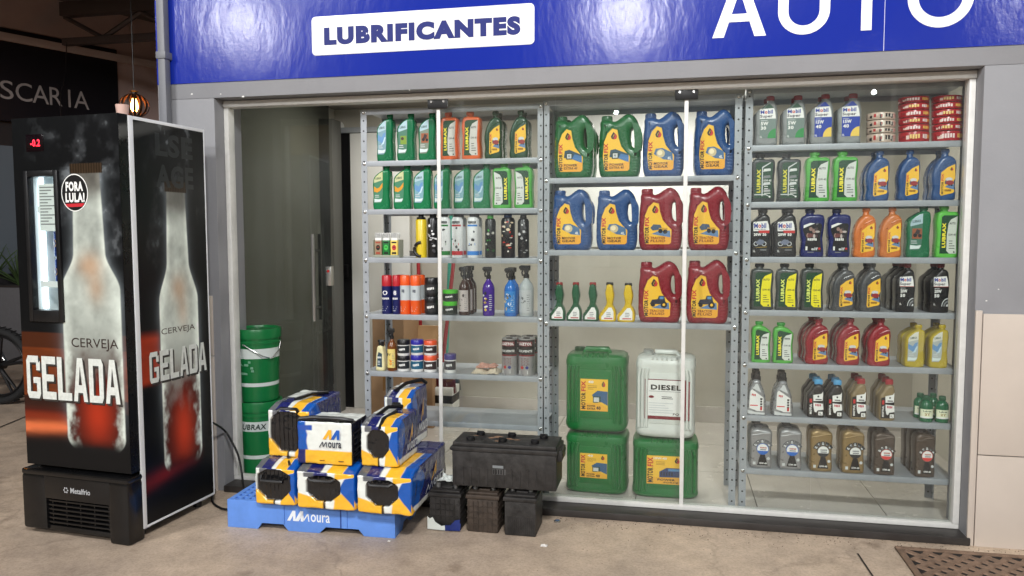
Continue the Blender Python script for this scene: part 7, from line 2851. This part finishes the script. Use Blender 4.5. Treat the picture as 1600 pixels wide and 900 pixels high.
# planter, spiky plant and motorbike at the left edge
pp = aty(4, 500, 2.9)
plz = empty('planter_box', (pp[0] - .25, 3.15, 0), 0, 'tall dark grey planter box at the left edge', 'planter')
q = MB()
q.box(-.6, .42, -.2, .2, 0, aty(4, 450, 2.9)[2], mat('grey_planter', (84, 82, 84), .7, var=.1), .01)
q.build('box', plz)
q = MB()
q.box(-.57, .39, -.17, .17, aty(4, 450, 2.9)[2] + .0005, aty(4, 450, 2.9)[2] + .01, mat('soil', (40, 30, 24), .95))
q.build('soil', plz)
LEAF = mat('agave_green', (66, 86, 48), .5, var=.35, vscale=9)
pz0 = aty(4, 450, 2.9)[2] + .008
for n_p, (ox, lb) in enumerate(((-.02, 'spiky green plant in the grey planter beside the fridge'), (-.38, 'second spiky plant in the planter at the picture edge'))):
    q = MB()
    for k in range(26):
        a = k * 2.4
        ln = random.uniform(.35, .62)
        tilt = random.uniform(.15, .95)
        wv = random.uniform(.012, .02)
        vs, fs = [], []
        for t in range(7):
            f = t / 6
            rr_ = ln * f * math.sin(tilt) * (1 + .3 * f)
            z = ln * f * math.cos(tilt) - .25 * ln * f * f * math.sin(tilt)
            wd = wv * (1 - f) ** .7 + .001
            cx, cy = rr_ * math.cos(a), rr_ * math.sin(a)
            nx_, ny_ = -math.sin(a) * wd, math.cos(a) * wd
            vs += [(cx + nx_, cy + ny_, z + .004), (cx, cy, z - .004), (cx - nx_, cy - ny_, z + .004)]
        for t in range(6):
            for e in (0, 1):
                fs.append((t * 3 + e, t * 3 + e + 1, t * 3 + e + 4, t * 3 + e + 3))
        q.add(vs, fs, LEAF)
    tag(q.build('spiky_plant', None, (pp[0] - .25 + ox + .25, 3.15, pz0)), lb, 'plant', 'spiky plants')
# red box on the far wall
rb = aty(9, 287, 3.4)
q = MB()
q.box(-.06, .06, -.04, .04, -.06, .06, mat('red_box', (170, 24, 30), .4), .006)
q.box(-.035, .035, -.046, -.0405, -.03, .03, WHITE, .002)
tag(q.build('wall_box', None, (rb[0], 3.4, rb[2])), 'small red box on the dark wall behind the plants', 'box')
# motorbike: front wheel shows beside the fridge
wc = atz(-4, 634, 0)
mb_ = empty('motorcycle', (wc[0] - .02, wc[1] + .05, 0), R_(4), 'parked motorcycle whose black spoked wheel shows left of the fridge', 'motorcycle')
TY = mat('tyre_rubber', (24, 24, 25), .8, var=.2)
RIM = mat('black_alloy', (30, 29, 30), .35, .4)
wr = .30


def torus(q, cx, cz, R0, r0, mt, N=56, M_=14, sq=1.0):
    vs, fs = [], []
    for i in range(N):
        a = 2 * math.pi * i / N
        for j in range(M_):
            b = 2 * math.pi * j / M_
            rr_ = R0 + r0 * math.cos(b)
            vs.append((cx + rr_ * math.cos(a), r0 * sq * math.sin(b), cz + rr_ * math.sin(a)))
    for i in range(N):
        for j in range(M_):
            a0, a1 = i * M_ + j, i * M_ + (j + 1) % M_
            b0, b1 = ((i + 1) % N) * M_ + j, ((i + 1) % N) * M_ + (j + 1) % M_
            fs.append((a0, a1, b1, b0))
    q.add(vs, fs, mt)


for wxo, nmw in ((0, 'wheel'), (-1.28, 'wheel')):
    q = MB()
    torus(q, wxo, wr, wr - .030, .030, TY, sq=1.3)
    for k in range(40):
        a = 2 * math.pi * k / 40
        q.box(wxo + (wr) * math.cos(a) - .004, wxo + wr * math.cos(a) + .004, -.03, .03, wr + (wr) * math.sin(a) - .004, wr + wr * math.sin(a) + .004, TY) if k % 1 == 0 and math.sin(a) > -.95 else None
    wo = q.build(nmw, mb_)
    q = MB()
    torus(q, wxo, wr, wr - .066, .013, RIM, sq=1.8)
    for k in range(5):
        a = 2 * math.pi * k / 5 + .25
        for da in (-.10, .10):
            q.tube([(wxo + .03 * math.cos(a), 0, wr + .03 * math.sin(a)), (wxo + (wr - .07) * math.cos(a + da), 0, wr + (wr - .07) * math.sin(a + da))], [.016, .010], RIM, 8)
    q.tube([(wxo, -.05, wr), (wxo, .05, wr)], .034, RIM, 16)
    q.build('rim', wo)
q = MB()
for sy in (-.07, .07):
    q.tube([(0, sy, wr), (-.30, sy, .86)], .02, CHROME, 10)
q.tube([(-.30, -.30, .98), (-.34, -.12, .95), (-.34, .12, .95), (-.30, .30, .98)], .014, BLKP, 8)
q.build('fork', mb_)
q = MB()
q.tube([(-.33, 0, .84), (-.65, 0, .55), (-1.0, 0, .5), (-1.28, 0, wr)], .03, BLKP, 10)
q.box(-.85, -.50, -.12, .12, .28, .52, RIM, .03)
q.build('frame', mb_)
q = MB()
q.loft([(.60, -.58, 0, .20, .10, 2.6), (.70, -.56, 0, .24, .13, 2.6), (.78, -.55, 0, .18, .10, 2.4), (.80, -.55, 0, .08, .05, 2)], mat('dark_red_tank', (96, 16, 20), .25, coat=.5), 24)
q.build('fuel_tank', mb_)
q = MB()
q.box(-1.35, -.76, -.11, .11, .66, .74, BLKP, .03)
q.build('seat', mb_)
